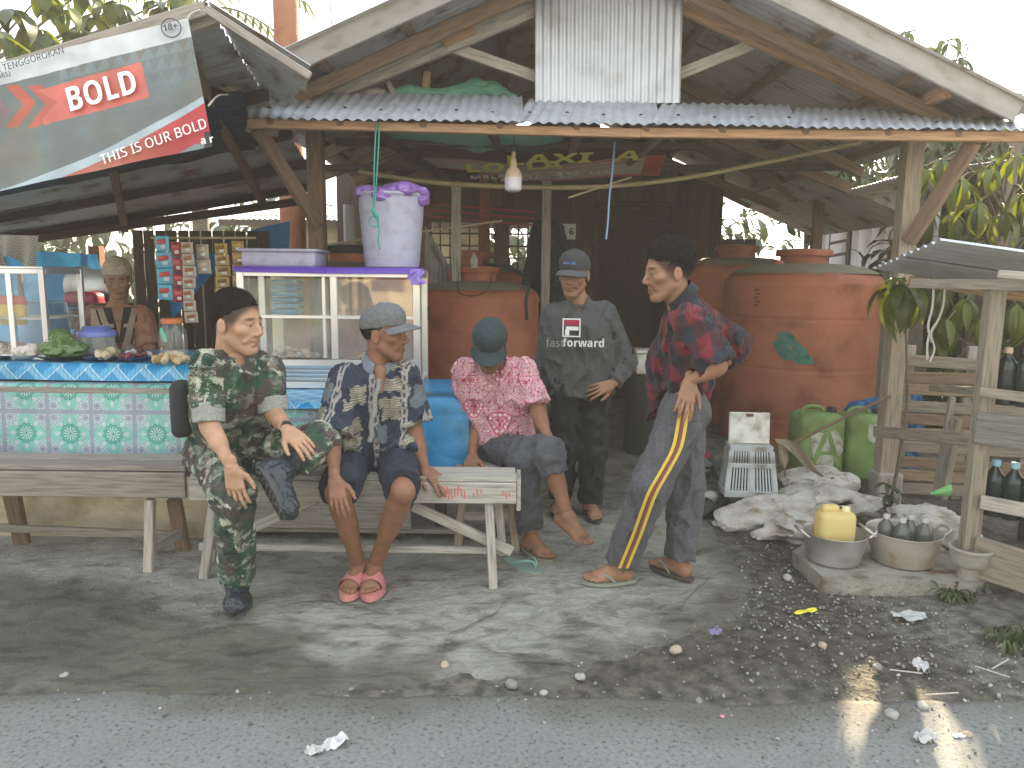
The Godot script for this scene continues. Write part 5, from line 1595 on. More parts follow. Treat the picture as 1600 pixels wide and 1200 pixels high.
	limb(bs, [Vector3(2.958, -0.026, -5.5), Vector3(2.973, 0.474, -5.5)], [0.13, 0.12], 0.08)
	solo("blue_sheet", blob_mesh(bs, 0.018, null, 0.03), M.tarp_blue, "blue plastic sheet bundled behind the awning's right post", "plastic sheet")
	# concrete slab with pans
	var s0 := Vector3(1.428, 0, -3.531)
	var slab_poly := PackedVector2Array()
	for p in [[1.52, 3.42], [1.6, 3.37], [1.9, 3.36], [2.2, 3.33], [2.32, 3.4], [2.35, 3.95], [1.75, 4.0], [1.5, 3.75]]:
		slab_poly.append(Vector2(p[0], p[1]))
	solo("concrete_slab", slab_mesh(slab_poly, 0.085), bumpy(skin_on(mat(lin(0.3, 0.285, 0.24), 0.95), M.t_rust, Vector3(1.0, 1.0, 1.0), true), M.t_fine_n, 1.0), "low broken concrete slab under the two aluminium pans", "slab", Transform3D(Basis(Vector3.RIGHT, -PI / 2), Vector3(0, -0.02, 0)))
	var alu_m := bumpy(skin_on(mat(lin(0.62, 0.62, 0.63), 0.4, 0.75), M.t_dirt, Vector3(1.2, 1.2, 1.2), true), M.t_fine_n, 0.15)
	var stain := skin_on(mat(lin(0.6, 0.57, 0.5), 0.5, 0.6), M.t_rust, Vector3(1.3, 1.3, 1.3), true)
	var p1 := Vector3(1.66, 0.037, -3.62)
	p1.y = 0.066
	pan(p1, 0.155, 0.155, "grey aluminium pan holding the yellow jerrycan", alu_m)
	var p2 := Vector3(2.012, 0.041, -3.62)
	p2.y = 0.066
	pan(p2, 0.175, 0.165, "stained aluminium pan full of empty bottles", stain)
	var yj := thing("yellow_jerrycan", "translucent yellow jerrycan standing in the left pan", "jerrycan", p1 + Vector3(-0.005, 0.03, 0))
	var ym := mat(lin(0.75, 0.64, 0.3), 0.35)
	ym.backlight_enabled = true
	ym.backlight = lin(0.8, 0.65, 0.25)
	part(yj, "body", roundbox(Vector3(0.185, 0.235, 0.12), 0.035, 20), ym, Transform3D(Basis(), Vector3(0, 0.12, 0)), true)
	part(yj, "handle", roundbox(Vector3(0.09, 0.05, 0.05), 0.022, 14), ym, Transform3D(Basis(), Vector3(-0.03, 0.245, 0)), true)
	part(yj, "cap", lathe_mesh([Vector2(0.02, 0.225), Vector2(0.02, 0.258), Vector2(0, 0.26)], 14), mat(lin(0.7, 0.62, 0.4), 0.5), Transform3D(Basis(), Vector3(0.05, 0, 0)), true)
	var clear := mat(lin(0.09, 0.1, 0.08), 0.15)
	var spots := [[-0.08, -0.03, "leftmost"], [-0.03, 0.03, "second from left"], [0.04, -0.02, "third from left"], [0.085, 0.03, "rightmost"]]
	for s in spots:
		var b := thing("empty_bottle", "%s of the dark clear bottles standing in the stained pan" % s[2], "bottle", p2 + Vector3(s[0], 0.02, s[1]), "bottles in the pan")
		part(b, "body", lathe_mesh([Vector2(0, 0), Vector2(0.038, 0), Vector2(0.042, 0.13), Vector2(0.036, 0.165), Vector2(0.016, 0.19), Vector2(0.013, 0.2)], 18), clear, Transform3D(), true)
		part(b, "cap", lathe_mesh([Vector2(0.017, 0.198), Vector2(0.017, 0.22), Vector2(0, 0.222)], 12), mat(lin(0.4, 0.4, 0.38), 0.5), Transform3D(), true)
	kiosk()


func kiosk() -> void:
	var top := Vector3(2.238, 1.47, -3.45)
	var k := thing("bottle_stand", "rough wooden fuel bottle stand with corrugated roof at the right edge", "stand", Vector3(top.x, 0, top.z))
	var grey := wood(lin(0.3, 0.26, 0.2))
	beam(k, "post", Vector3(top.x, 0.16, top.z), top, 0.075, 0.06, grey, Vector3.RIGHT)
	var far_post := Vector3(top.x + 0.85, 0, -2.75)
	beam(k, "post", far_post, far_post + Vector3(0, 1.5, 0), 0.07, 0.06, grey, Vector3.RIGHT)
	var back_post := Vector3(top.x + 0.75, 0, -4.1)
	beam(k, "post", back_post, back_post + Vector3(0, 1.5, 0), 0.07, 0.06, M.wood_dark, Vector3.RIGHT)
	beam(k, "rail", Vector3(2.326, 0.536, -4.62), Vector3(2.337, 0.726, -3.5), 0.07, 0.035, grey)
	beam(k, "rail", Vector3(2.179, 0.985, -3.4), Vector3(far_post.x, 0.93, far_post.z), 0.045, 0.035, grey)
	beam(k, "board", Vector3(2.185, 0.812, -3.41), Vector3(far_post.x, 0.78, far_post.z), 0.15, 0.025, wood(lin(0.2, 0.19, 0.17)))
	beam(k, "rail", Vector3(2.24, 0.454, -3.4), Vector3(far_post.x, 0.42, far_post.z), 0.065, 0.03, M.wood_pale)
	beam(k, "board", Vector3(2.244, 0.178, -3.42), Vector3(far_post.x, 0.08, far_post.z + 0.2), 0.2, 0.03, grey)
	part(k, "shelf", box(Vector3(1.0, 0.02, 0.3), 0.003), M.wood_old, Transform3D(Basis(Vector3.UP, 0.68), Vector3(top.x + 0.52, 0.905, -3.22)))
	part(k, "shelf", box(Vector3(1.0, 0.02, 0.3), 0.003), M.wood_old, Transform3D(Basis(Vector3.UP, 0.68), Vector3(top.x + 0.52, 0.36, -3.22)))
	beam(k, "leaning_slat", Vector3(2.578, 0.206, -4.25), Vector3(2.59, 0.701, -4.2), 0.04, 0.03, grey, Vector3.RIGHT)
	beam(k, "leaning_slat", Vector3(2.56, 0.21, -4.3), Vector3(2.571, 0.824, -4.25), 0.035, 0.03, M.wood_old, Vector3.RIGHT)
	beam(k, "cross_rail", Vector3(2.471, 0.868, -4.3), Vector3(2.303, 0.967, -3.52), 0.04, 0.03, grey)
	# roof of two sheets
	var a := Vector3(2.088, 1.558, -4.35)
	var b := Vector3(1.878, 1.669, -3.3)
	var len2 := Vector3(1.3, -0.2, 0.3)
	part(k, "roof_sheet", tin(a, (b - a) * 0.52, len2, 0.1, 0.011, 0.002), M.zinc_new)
	part(k, "roof_sheet", tin(a + (b - a) * 0.48 + Vector3(0, 0.006, 0), (b - a) * 0.54, len2, 0.1, 0.011, 0.002), M.zinc_new)
	beam(k, "roof_batten", Vector3(2.098, 1.495, -3.95), a + len2 * 0.8 + Vector3(0, -0.05, 0.3), 0.05, 0.03, wood(lin(0.4, 0.27, 0.16)))
	beam(k, "roof_batten", Vector3(2.113, 1.527, -3.25), Vector3(2.366, 1.499, -3), 0.035, 0.04, M.wood_pale)
	beam(k, "roof_batten", top + Vector3(-0.12, 0.01, -0.5), top + Vector3(0.0, 0.01, 0.25), 0.05, 0.04, M.wood_pale)
	# pedestal cup the post stands in
	var ped := thing("concrete_pedestal", "flared concrete pedestal cup under the bottle stand's front post", "pedestal", Vector3(top.x, 0, top.z + 0.02))
	part(ped, "stem", lathe_mesh([Vector2(0.06, -0.03), Vector2(0.052, 0.0), Vector2(0.05, 0.11), Vector2(0.06, 0.125)], 20), M.concrete, Transform3D(), true)
	part(ped, "cup", lathe_mesh([Vector2(0.058, 0.12), Vector2(0.088, 0.14), Vector2(0.092, 0.2), Vector2(0.1, 0.205), Vector2(0.1, 0.22), Vector2(0.085, 0.22), Vector2(0.08, 0.16), Vector2(0, 0.155)], 24), M.concrete, Transform3D(), true)
	var caps := [lin(0.5, 0.5, 0.48), lin(0.5, 0.35, 0.25), lin(0.25, 0.5, 0.6), lin(0.3, 0.45, 0.3)]
	var order := ["first", "second", "third", "fourth"]
	for r in 2:
		for j in 4:
			var t := 0.03 + 0.07 * j
			var p := Vector3(lerpf(top.x + 0.02, far_post.x, t), 0.915 if r == 0 else 0.37, lerpf(top.z - 0.03, far_post.z, t) - 0.06)
			bottle(p, "%s dark bottle from the post on the %s shelf of the stand" % [order[j], "upper" if r == 0 else "lower"], caps[j] if r == 0 else caps[2], "dark fuel bottles on the stand")
	# hanging cord
	var cm := mat(lin(0.5, 0.48, 0.42), 0.8)
	var cord := thing("knotted_rope", "pale knotted cord hanging under the bottle stand's roof", "cord", Vector3(2.174, 1.294, -3.8))
	part(cord, "strand", tube_mesh(curve([Vector3(2.147, 1.473, -3.8), Vector3(2.151, 1.36, -3.8), Vector3(2.138, 1.261, -3.8), Vector3(2.165, 1.179, -3.8)], 14), 0.006), cm)
	part(cord, "strand", tube_mesh(curve([Vector3(2.202, 1.48, -3.8), Vector3(2.206, 1.377, -3.8), Vector3(2.187, 1.295, -3.8), Vector3(2.144, 1.195, -3.8), Vector3(2.15, 1.089, -3.8)], 14), 0.006), cm)
	part(cord, "strand", tube_mesh(curve([Vector3(2.181, 1.295, -3.79), Vector3(2.151, 1.229, -3.79), Vector3(2.176, 1.147, -3.79), Vector3(2.159, 1.08, -3.79)], 14), 0.005), cm)
	# slatted pallets behind
	var pl := thing("slatted_pallet", "weathered slatted wooden pallet standing behind the bottle stand", "pallet", Vector3(Vector3(2.91, 0.007, -4.9).x, 0, -4.9))
	var x0 := Vector3(2.62, 0.352, -4.95).x
	for j in 10:
		var y := 0.07 + 0.098 * j
		var sl := beam(pl, "slat", Vector3(x0 + 0.02 * sin(j * 2.0), y + 0.012 * sin(j * 3.0), -4.95), Vector3(x0 + 0.95, y + 0.02 * cos(j * 1.7) - 0.02, -4.85), 0.078, 0.018, [wood(lin(0.26, 0.22, 0.17)), wood(lin(0.3, 0.21, 0.13)), M.wood_brown][j % 3])
	for x in [0.06, 0.45, 0.86]:
		beam(pl, "upright", Vector3(x0 + x, 0, -4.985 + 0.1 * x), Vector3(x0 + x + 0.02, 1.06, -4.985 + 0.1 * x), 0.06, 0.03, M.wood_old, Vector3.RIGHT)
	var gl := Vector3(2.522, 0.252, -4.2)
	solo("green_scrap", sheet_mesh(8, 5, func(u, v): return gl + Vector3(-0.06 + 0.12 * u, (0.07 * u + 0.01) * (v - 0.2), 0.02 * sin(v * 3))), mat(lin(0.2, 0.5, 0.16), 0.4), "bright green plastic scrap behind the bottle stand's post", "plastic scrap")


# ---------- wares of the stall, benches and litter ----------
func plate(at: Vector3, r: float, col: Color, label: String) -> void:
	solo("plate", lathe_mesh([Vector2(0, 0.004), Vector2(r * 0.6, 0.0), Vector2(r, 0.022), Vector2(r, 0.026), Vector2(r * 0.6, 0.008), Vector2(0, 0.009)], 28), mat(col, 0.3), label, "plate", Transform3D(Basis(), at))


func heap(called: String, at: Vector3, n: int, spread: float, size: float, cols: Array, label: String, category: String) -> void:
	var t := thing(called, label, category, at)
	var l := []
	ell(l, Vector3.ZERO, Basis(), Vector3(size, size * 0.6, size * 0.8), 0.01)
	var m := blob_mesh(l, size * 0.22, null, size * 0.25, Vector3(60, 60, 60))
	var ms := cols.map(func(c): return mat(c, 0.6))
	for k in n:
		var a := rng.randf() * TAU
		var d := spread * sqrt(rng.randf())
		var y := size * 0.55 + (spread - d) * 0.55 * rng.randf()
		part(t, "piece", m, ms[k % ms.size()], Transform3D(Basis.from_euler(Vector3(rng.randf(), rng.randf() * 6, rng.randf())), Vector3(cos(a) * d, y, sin(a) * d)), true)


func strip(top: Vector3, w: float, n: int, h: float, body: Color, mark: Color, label: String) -> void:
	var t := thing("sachet_strip", label, "sachet strip", top, "strips of sachets")
	var mb := bumpy(mat(body, 0.3), M.t_crumple, 0.3)
	var mm := mat(mark, 0.35)
	var mw := mat(lin(0.6, 0.6, 0.58), 0.4)
	var pillow := sheet_mesh(6, 6, func(u, v): return Vector3((u - 0.5) * w, (0.5 - v) * h * 0.94, 0.012 * sin(PI * u) * sin(PI * v)))
	for k in n:
		var xf := Transform3D(Basis.from_euler(Vector3(0.05 * sin(k * 2.3), 0.25 * sin(k * 1.7 + w * 50), 0.04 * sin(k * 1.3))), Vector3(0.006 * sin(k * 1.1), -h * (k + 0.5), 0.004 * sin(k * 2.0)))
		var s := part(t, "sachet", pillow, mb, xf, true)
		part(s, "label_patch", roundbox(Vector3(w * 0.66, h * 0.3, 0.006), 0.003, 8), mm, Transform3D(Basis(Vector3.BACK, 0.12), Vector3(0, h * 0.12, 0.0115)), true)
		part(s, "product_spot", roundbox(Vector3(w * 0.36, h * 0.24, 0.006), 0.003, 8), mw, Transform3D(Basis(), Vector3(w * 0.08, -h * 0.2, 0.0085)), true)


func goods() -> void:
	var y := 0.99
	plate(Vector3(-2.922, 0.936, -4.25) * Vector3(1, 0, 1) + Vector3(0, y, 0), 0.1, lin(0.02, 0.025, 0.04), "dark plate with wrapped snacks below the small snack case")
	heap("wrapped_snacks", Vector3(-2.931, 0.954, -4.25) * Vector3(1, 0, 1) + Vector3(0, y + 0.012, 0), 9, 0.07, 0.026, [lin(0.5, 0.48, 0.44), lin(0.4, 0.3, 0.2)], "small wrapped snacks heaped on the dark plate at left edge", "snacks")
	plate(Vector3(-2.802, 0.941, -4.22) * Vector3(1, 0, 1) + Vector3(0, y + 0.004, 0), 0.085, lin(0.5, 0.52, 0.52), "pale plate with white bags of snacks beside the green bundle")
	var wb := []
	var wp := Vector3(-2.798, 0.978, -4.22) * Vector3(1, 0, 1) + Vector3(0, y + 0.02, 0)
	ell(wb, wp + Vector3(-0.03, 0.025, 0), Basis(), Vector3(0.05, 0.035, 0.04), 0.02)
	ell(wb, wp + Vector3(0.035, 0.03, 0), Basis(), Vector3(0.045, 0.045, 0.04), 0.02)
	solo("snack_bag", blob_mesh(wb, 0.007, null, 0.008, Vector3(20, 24, 20)), mat(lin(0.6, 0.55, 0.5), 0.35), "white translucent bags of snacks on the pale plate", "bag")
	plate(Vector3(-2.602, 0.935, -4.25) * Vector3(1, 0, 1) + Vector3(0, y + 0.002, 0), 0.145, lin(0.03, 0.03, 0.035), "wide black plate under the green plastic bundle")
	var gb := []
	var gp := Vector3(-2.6, 0.958, -4.25) * Vector3(1, 0, 1) + Vector3(0, y + 0.02, 0)
	ell(gb, gp + Vector3(-0.03, 0.045, 0), Basis(), Vector3(0.1, 0.06, 0.09), 0.03)
	ell(gb, gp + Vector3(0.05, 0.04, 0.01), Basis(), Vector3(0.09, 0.055, 0.08), 0.03)
	ell(gb, gp + Vector3(-0.01, 0.11, 0), Basis(), Vector3(0.055, 0.045, 0.05), 0.03)
	solo("green_bundle", blob_mesh(gb, 0.008, null, 0.014, Vector3(12, 18, 12)), bumpy(mat(lin(0.12, 0.2, 0.07), 0.18), M.t_crumple, 0.6), "shiny green plastic bundle of food on the black plate", "food bundle")
	for q in [[Vector3(-2.354, 0.942, -4.22), 0.105, "blue plate of pale cakes in front of the stall woman"], [Vector3(-2.158, 0.944, -4.22), 0.11, "blue plate of dark red snacks right of the cakes"]]:
		plate(q[0] * Vector3(1, 0, 1) + Vector3(0, y + 0.002, 0), q[1], lin(0.02, 0.045, 0.18), q[2])
	heap("pale_cakes", Vector3(-2.331, 0.959, -4.2) * Vector3(1, 0, 1) + Vector3(0, y + 0.014, 0), 9, 0.075, 0.034, [lin(0.6, 0.52, 0.36), lin(0.5, 0.44, 0.28), lin(0.22, 0.27, 0.12)], "pale round cakes on the blue plate under the lilac lidded tub", "cakes")
	heap("red_snacks", Vector3(-2.157, 0.959, -4.22) * Vector3(1, 0, 1) + Vector3(0, y + 0.014, 0), 16, 0.09, 0.022, [lin(0.12, 0.02, 0.025), lin(0.2, 0.05, 0.06), lin(0.45, 0.42, 0.42)], "dark red wrapped snacks on the right blue plate", "snacks")
	heap("fried_snacks", Vector3(-1.926, 0.973, -4.12) * Vector3(1, 0, 1) + Vector3(0, y + 0.006, 0), 14, 0.085, 0.028, [lin(0.55, 0.4, 0.2), lin(0.6, 0.48, 0.28), lin(0.4, 0.25, 0.12)], "golden fried snacks heaped before the orange lidded jar", "snacks")
	var tub := thing("lidded_tub", "clear food tub with violet blue lid before the stall woman", "food tub", Vector3(-2.486, 0.917, -4.4) * Vector3(1, 0, 1) + Vector3(0, y, 0))
	part(tub, "body", lathe_mesh([Vector2(0, 0), Vector2(0.085, 0), Vector2(0.1, 0.13)], 28), mat(Color(0.75, 0.8, 0.8, 0.35), 0.1), Transform3D(), true)
	part(tub, "lid", lathe_mesh([Vector2(0.106, 0.125), Vector2(0.107, 0.15), Vector2(0.095, 0.16), Vector2(0.08, 0.158), Vector2(0.075, 0.182), Vector2(0, 0.184)], 28), mat(lin(0.16, 0.2, 0.55), 0.35), Transform3D(), true)
	var jar := thing("snack_jar", "glass jar of crackers with orange lid beside the soldier", "jar", Vector3(-1.985, 0.935, -4.3) * Vector3(1, 0, 1) + Vector3(0, y, 0))
	part(jar, "glass", lathe_mesh([Vector2(0, 0.002), Vector2(0.07, 0), Vector2(0.078, 0.02), Vector2(0.078, 0.16), Vector2(0.055, 0.2), Vector2(0.052, 0.215)], 28), M.glass, Transform3D(), true)
	part(jar, "lid", lathe_mesh([Vector2(0.06, 0.212), Vector2(0.061, 0.235), Vector2(0.055, 0.242), Vector2(0, 0.243)], 28), mat(lin(0.5, 0.14, 0.04), 0.4), Transform3D(), true)
	part(jar, "green_tag", box(Vector3(0.02, 0.08, 0.004), 0.001), mat(lin(0.1, 0.45, 0.3), 0.5), Transform3D(Basis(Vector3.BACK, 0.25), Vector3(-0.02, 0.15, 0.075)), true)
	heap("jar_crackers", jar.position + Vector3(0, 0.01, 0), 16, 0.045, 0.024, [lin(0.6, 0.45, 0.28), lin(0.65, 0.5, 0.4)], "pale crackers inside the orange lidded jar", "crackers")
	# things in the big case
	heap("case_snacks", Vector3(-1.391, 0.867, -4.6) * Vector3(1, 0, 1) + Vector3(0, 0.965, 0), 26, 0.16, 0.028, [lin(0.45, 0.36, 0.25), lin(0.3, 0.22, 0.14), lin(0.5, 0.45, 0.4)], "brown snacks spread in the display case's lower left compartment", "snacks")
	var cr := thing("egg_tray", "blue stacked trays on the upper shelf of the large display case", "tray", Vector3(-1.406, 1.208, -4.62) * Vector3(1, 0, 1) + Vector3(0, 1.246, 0))
	for k in 6:
		part(cr, "tray", roundbox(Vector3(0.16, 0.03, 0.16), 0.008, 8), mat(lin(0.08, 0.22, 0.35), 0.5), Transform3D(Basis(), Vector3(0.004 * (k % 2), 0.017 + 0.036 * k, 0)), true)
	heap("case_snacks", Vector3(-0.847, 0.873, -4.6) * Vector3(1, 0, 1) + Vector3(0, 0.965, 0), 14, 0.12, 0.03, [lin(0.55, 0.46, 0.33), lin(0.4, 0.3, 0.2)], "brown snacks in the display case behind the man in patchwork shirt", "snacks")
	var sc := Vector3(-2.946, 1.208, -4.35)
	var rb := thing("snack_packet", "red and yellow snack packet behind the small case's glass", "packet", Vector3(sc.x - 0.03, 1.26, -4.4))
	part(rb, "packet", roundbox(Vector3(0.16, 0.17, 0.04), 0.015, 10), mat(lin(0.55, 0.38, 0.03), 0.35), Transform3D(), true)
	part(rb, "band", roundbox(Vector3(0.165, 0.06, 0.044), 0.015, 10), mat(lin(0.5, 0.05, 0.04), 0.35), Transform3D(Basis(), Vector3(0, 0.06, 0)), true)
	heap("case_snacks", Vector3(sc.x - 0.05, 1.01, -4.4), 14, 0.11, 0.03, [lin(0.5, 0.3, 0.25), lin(0.55, 0.5, 0.42), lin(0.3, 0.16, 0.1)], "assorted snacks on the bottom of the small snack case", "snacks")
	# sachets on strings
	strip(Vector3(-2.225, 1.725, -4.75), 0.098, 4, 0.102, lin(0.1, 0.42, 0.58), lin(0.5, 0.05, 0.06), "blue strip of four sachets, leftmost of the hanging strips")
	strip(Vector3(-2.134, 1.69, -4.74), 0.075, 4, 0.097, lin(0.22, 0.03, 0.04), lin(0.5, 0.08, 0.08), "dark red strip of sachets next to the blue strip")
	strip(Vector3(-2.056, 1.686, -4.72), 0.08, 7, 0.073, lin(0.45, 0.38, 0.3), lin(0.3, 0.1, 0.05), "longest tan strip of sachets, third from the left")
	strip(Vector3(-1.977, 1.676, -4.76), 0.09, 2, 0.095, lin(0.42, 0.34, 0.25), lin(0.5, 0.46, 0.4), "short crumpled beige strip between the long tan and yellow strips")
	strip(Vector3(-1.851, 1.681, -4.74), 0.09, 5, 0.07, lin(0.42, 0.3, 0.1), lin(0.2, 0.08, 0.03), "yellow brown strip of coffee sachets above the soldier's head")
	strip(Vector3(-1.745, 1.698, -4.74), 0.085, 5, 0.072, lin(0.33, 0.2, 0.1), lin(0.45, 0.33, 0.08), "brown strip of coffee sachets nearest the display case")
	solo("sachet_rod", tube_mesh([Vector3(-2.31, 1.71, -4.78), Vector3(-1.641, 1.717, -4.78)], 0.008), M.bamboo, "thin bamboo rod that the sachet strips hang from", "rod")
	var t1 := Vector3(-2.337, 1.611, -5)
	var t2 := Vector3(-1.943, 1.623, -5)
	var t3 := Vector3(-1.96, 1.53, -5)
	var t4 := Vector3(-2.31, 1.188, -5)
	solo("blue_tarp", sheet_mesh(16, 16, func(u, v): return t1.lerp(t2, u).lerp(t4.lerp(t3, u), v) + Vector3(0, 0, 0.03 * sin(u * 5 + v * 4))), M.tarp_blue, "pointed blue tarp hanging behind the sachet strips", "tarp")
	var q1 := Vector3(-2.134, 1.821, -6)
	var q2 := Vector3(-1.788, 1.91, -6)
	var q3 := Vector3(-1.807, 1.674, -6)
	var q4 := Vector3(-2.074, 1.671, -6)
	solo("blue_tarp", sheet_mesh(10, 10, func(u, v): return q1.lerp(q2, u).lerp(q4.lerp(q3, u), v) + Vector3(0, 0, 0.03 * sin(u * 4))), M.tarp_blue, "small bright blue tarp above the display case's left end", "tarp")
	var w1 := Vector3(-4.497, 1.68, -6.1)
	var w2 := Vector3(-3.363, 1.63, -6.1)
	solo("blue_tarp", sheet_mesh(40, 24, func(u, v): return w1.lerp(w2, u) + Vector3(0.03 * sin(v * 6), -0.75 * v, 0.05 * sin(u * 14 + v * 3) + 0.06 * nz.get_noise_2d(u * 300, v * 200)), Vector2(2, 2)), M.tarp_blue, "blue tarp forming the stall's back wall behind the woman", "tarp")
	# kitchen things behind the woman
	var steel := mat(lin(0.4, 0.42, 0.42), 0.35, 0.6)
	var disc := lathe_mesh([Vector2(0, 0.03), Vector2(0.08, 0.025), Vector2(0.15, 0.0), Vector2(0.155, 0.004), Vector2(0.08, 0.035), Vector2(0, 0.04)], 28)
	var upright := Basis(Vector3.RIGHT, PI / 2)
	solo("pot_lid", disc, steel, "grey pot lid hung left of the woman's head", "pot lid", Transform3D(upright, Vector3(-3.355, 1.381, -5.8)), "hung pot lids")
	solo("pot_lid", disc, steel, "grey pot lid hung directly beside the woman's headwrap", "pot lid", Transform3D(upright, Vector3(-3.204, 1.358, -5.75)), "hung pot lids")
	solo("red_basin", roundbox(Vector3(0.26, 0.12, 0.16), 0.04, 14), mat(lin(0.35, 0.03, 0.06), 0.4), "dark red basin on the rack below the pot lids", "basin", Transform3D(Basis(), Vector3(-3.232, 1.284, -5.6)))
	var rack := thing("dish_rack", "dark wire dish rack behind the stall woman's shoulder", "rack", Vector3(-3.329, 0.836, -5.6) * Vector3(1, 0, 1))
	for yy in [0.95, 1.25]:
		part(rack, "shelf", box(Vector3(0.8, 0.02, 0.25), 0.003), M.wood_dark, Transform3D(Basis(), Vector3(0, yy, 0)), true)
	for x in [-0.38, 0.38]:
		part(rack, "leg", box(Vector3(0.03, 1.5, 0.03), 0.003), M.wood_dark, Transform3D(Basis(), Vector3(x, 0.75, 0)), true)
	solo("white_basket", roundbox(Vector3(0.14, 0.15, 0.12), 0.02, 12), M.white, "white plastic basket on the rack left of the woman", "basket", Transform3D(Basis(), Vector3(-3.349, 1.141, -5.55)))
	var ring := []
	for k in 25:
		ring.append(Vector3(-3.356, 1.164, -5.4) + Vector3(cos(TAU * k / 24) * 0.11, sin(TAU * k / 24) * 0.11, 0))
	var fan := thing("fan_grille", "round black wire fan grille beside the white basket", "fan", Vector3(-3.356, 1.164, -5.4))
	part(fan, "rim", tube_mesh(ring, 0.008), M.black)
	for k in 9:
		var a := PI * k / 9.0
		part(fan, "spoke", tube_mesh([fan.position + Vector3(cos(a), sin(a), 0) * 0.11, fan.position - Vector3(cos(a), sin(a), 0) * 0.11], 0.002, 0.002, 5), M.black)
	solo("blue_drum", lathe_mesh([Vector2(0, 0), Vector2(0.14, 0), Vector2(0.15, 0.3), Vector2(0.14, 0.5), Vector2(0, 0.51)], 24), mat(lin(0.03, 0.2, 0.42), 0.45), "blue plastic drum behind the small snack case", "drum", Transform3D(Basis(), Vector3(Vector3(-3.175, 0.992, -5).x, 0.98 - 0.2, -5.0)))
	var check := skin_on(mat(Color.WHITE, 0.9), painted(64, func(x, yy): return Color(0.75, 0.73, 0.68) if (fposmod(x * 4, 1) < 0.5) != (fposmod(yy * 4, 1) < 0.5) else Color(0.22, 0.23, 0.24)), Vector3(6, 4, 1))
	var c1 := Vector3(-3.053, 1.7, -4.3)
	var c2 := Vector3(-2.723, 1.696, -4.3)
	solo("checked_cloth", sheet_mesh(26, 14, func(u, v): return c1.lerp(c2, u) + Vector3(-0.06 * v * (u - 0.3), -(0.17 + 0.05 * sin(u * 9)) * v, 0.03 * sin(u * 16) * (0.3 + v))), check, "black and white checked cloth hanging above the small snack case", "cloth")


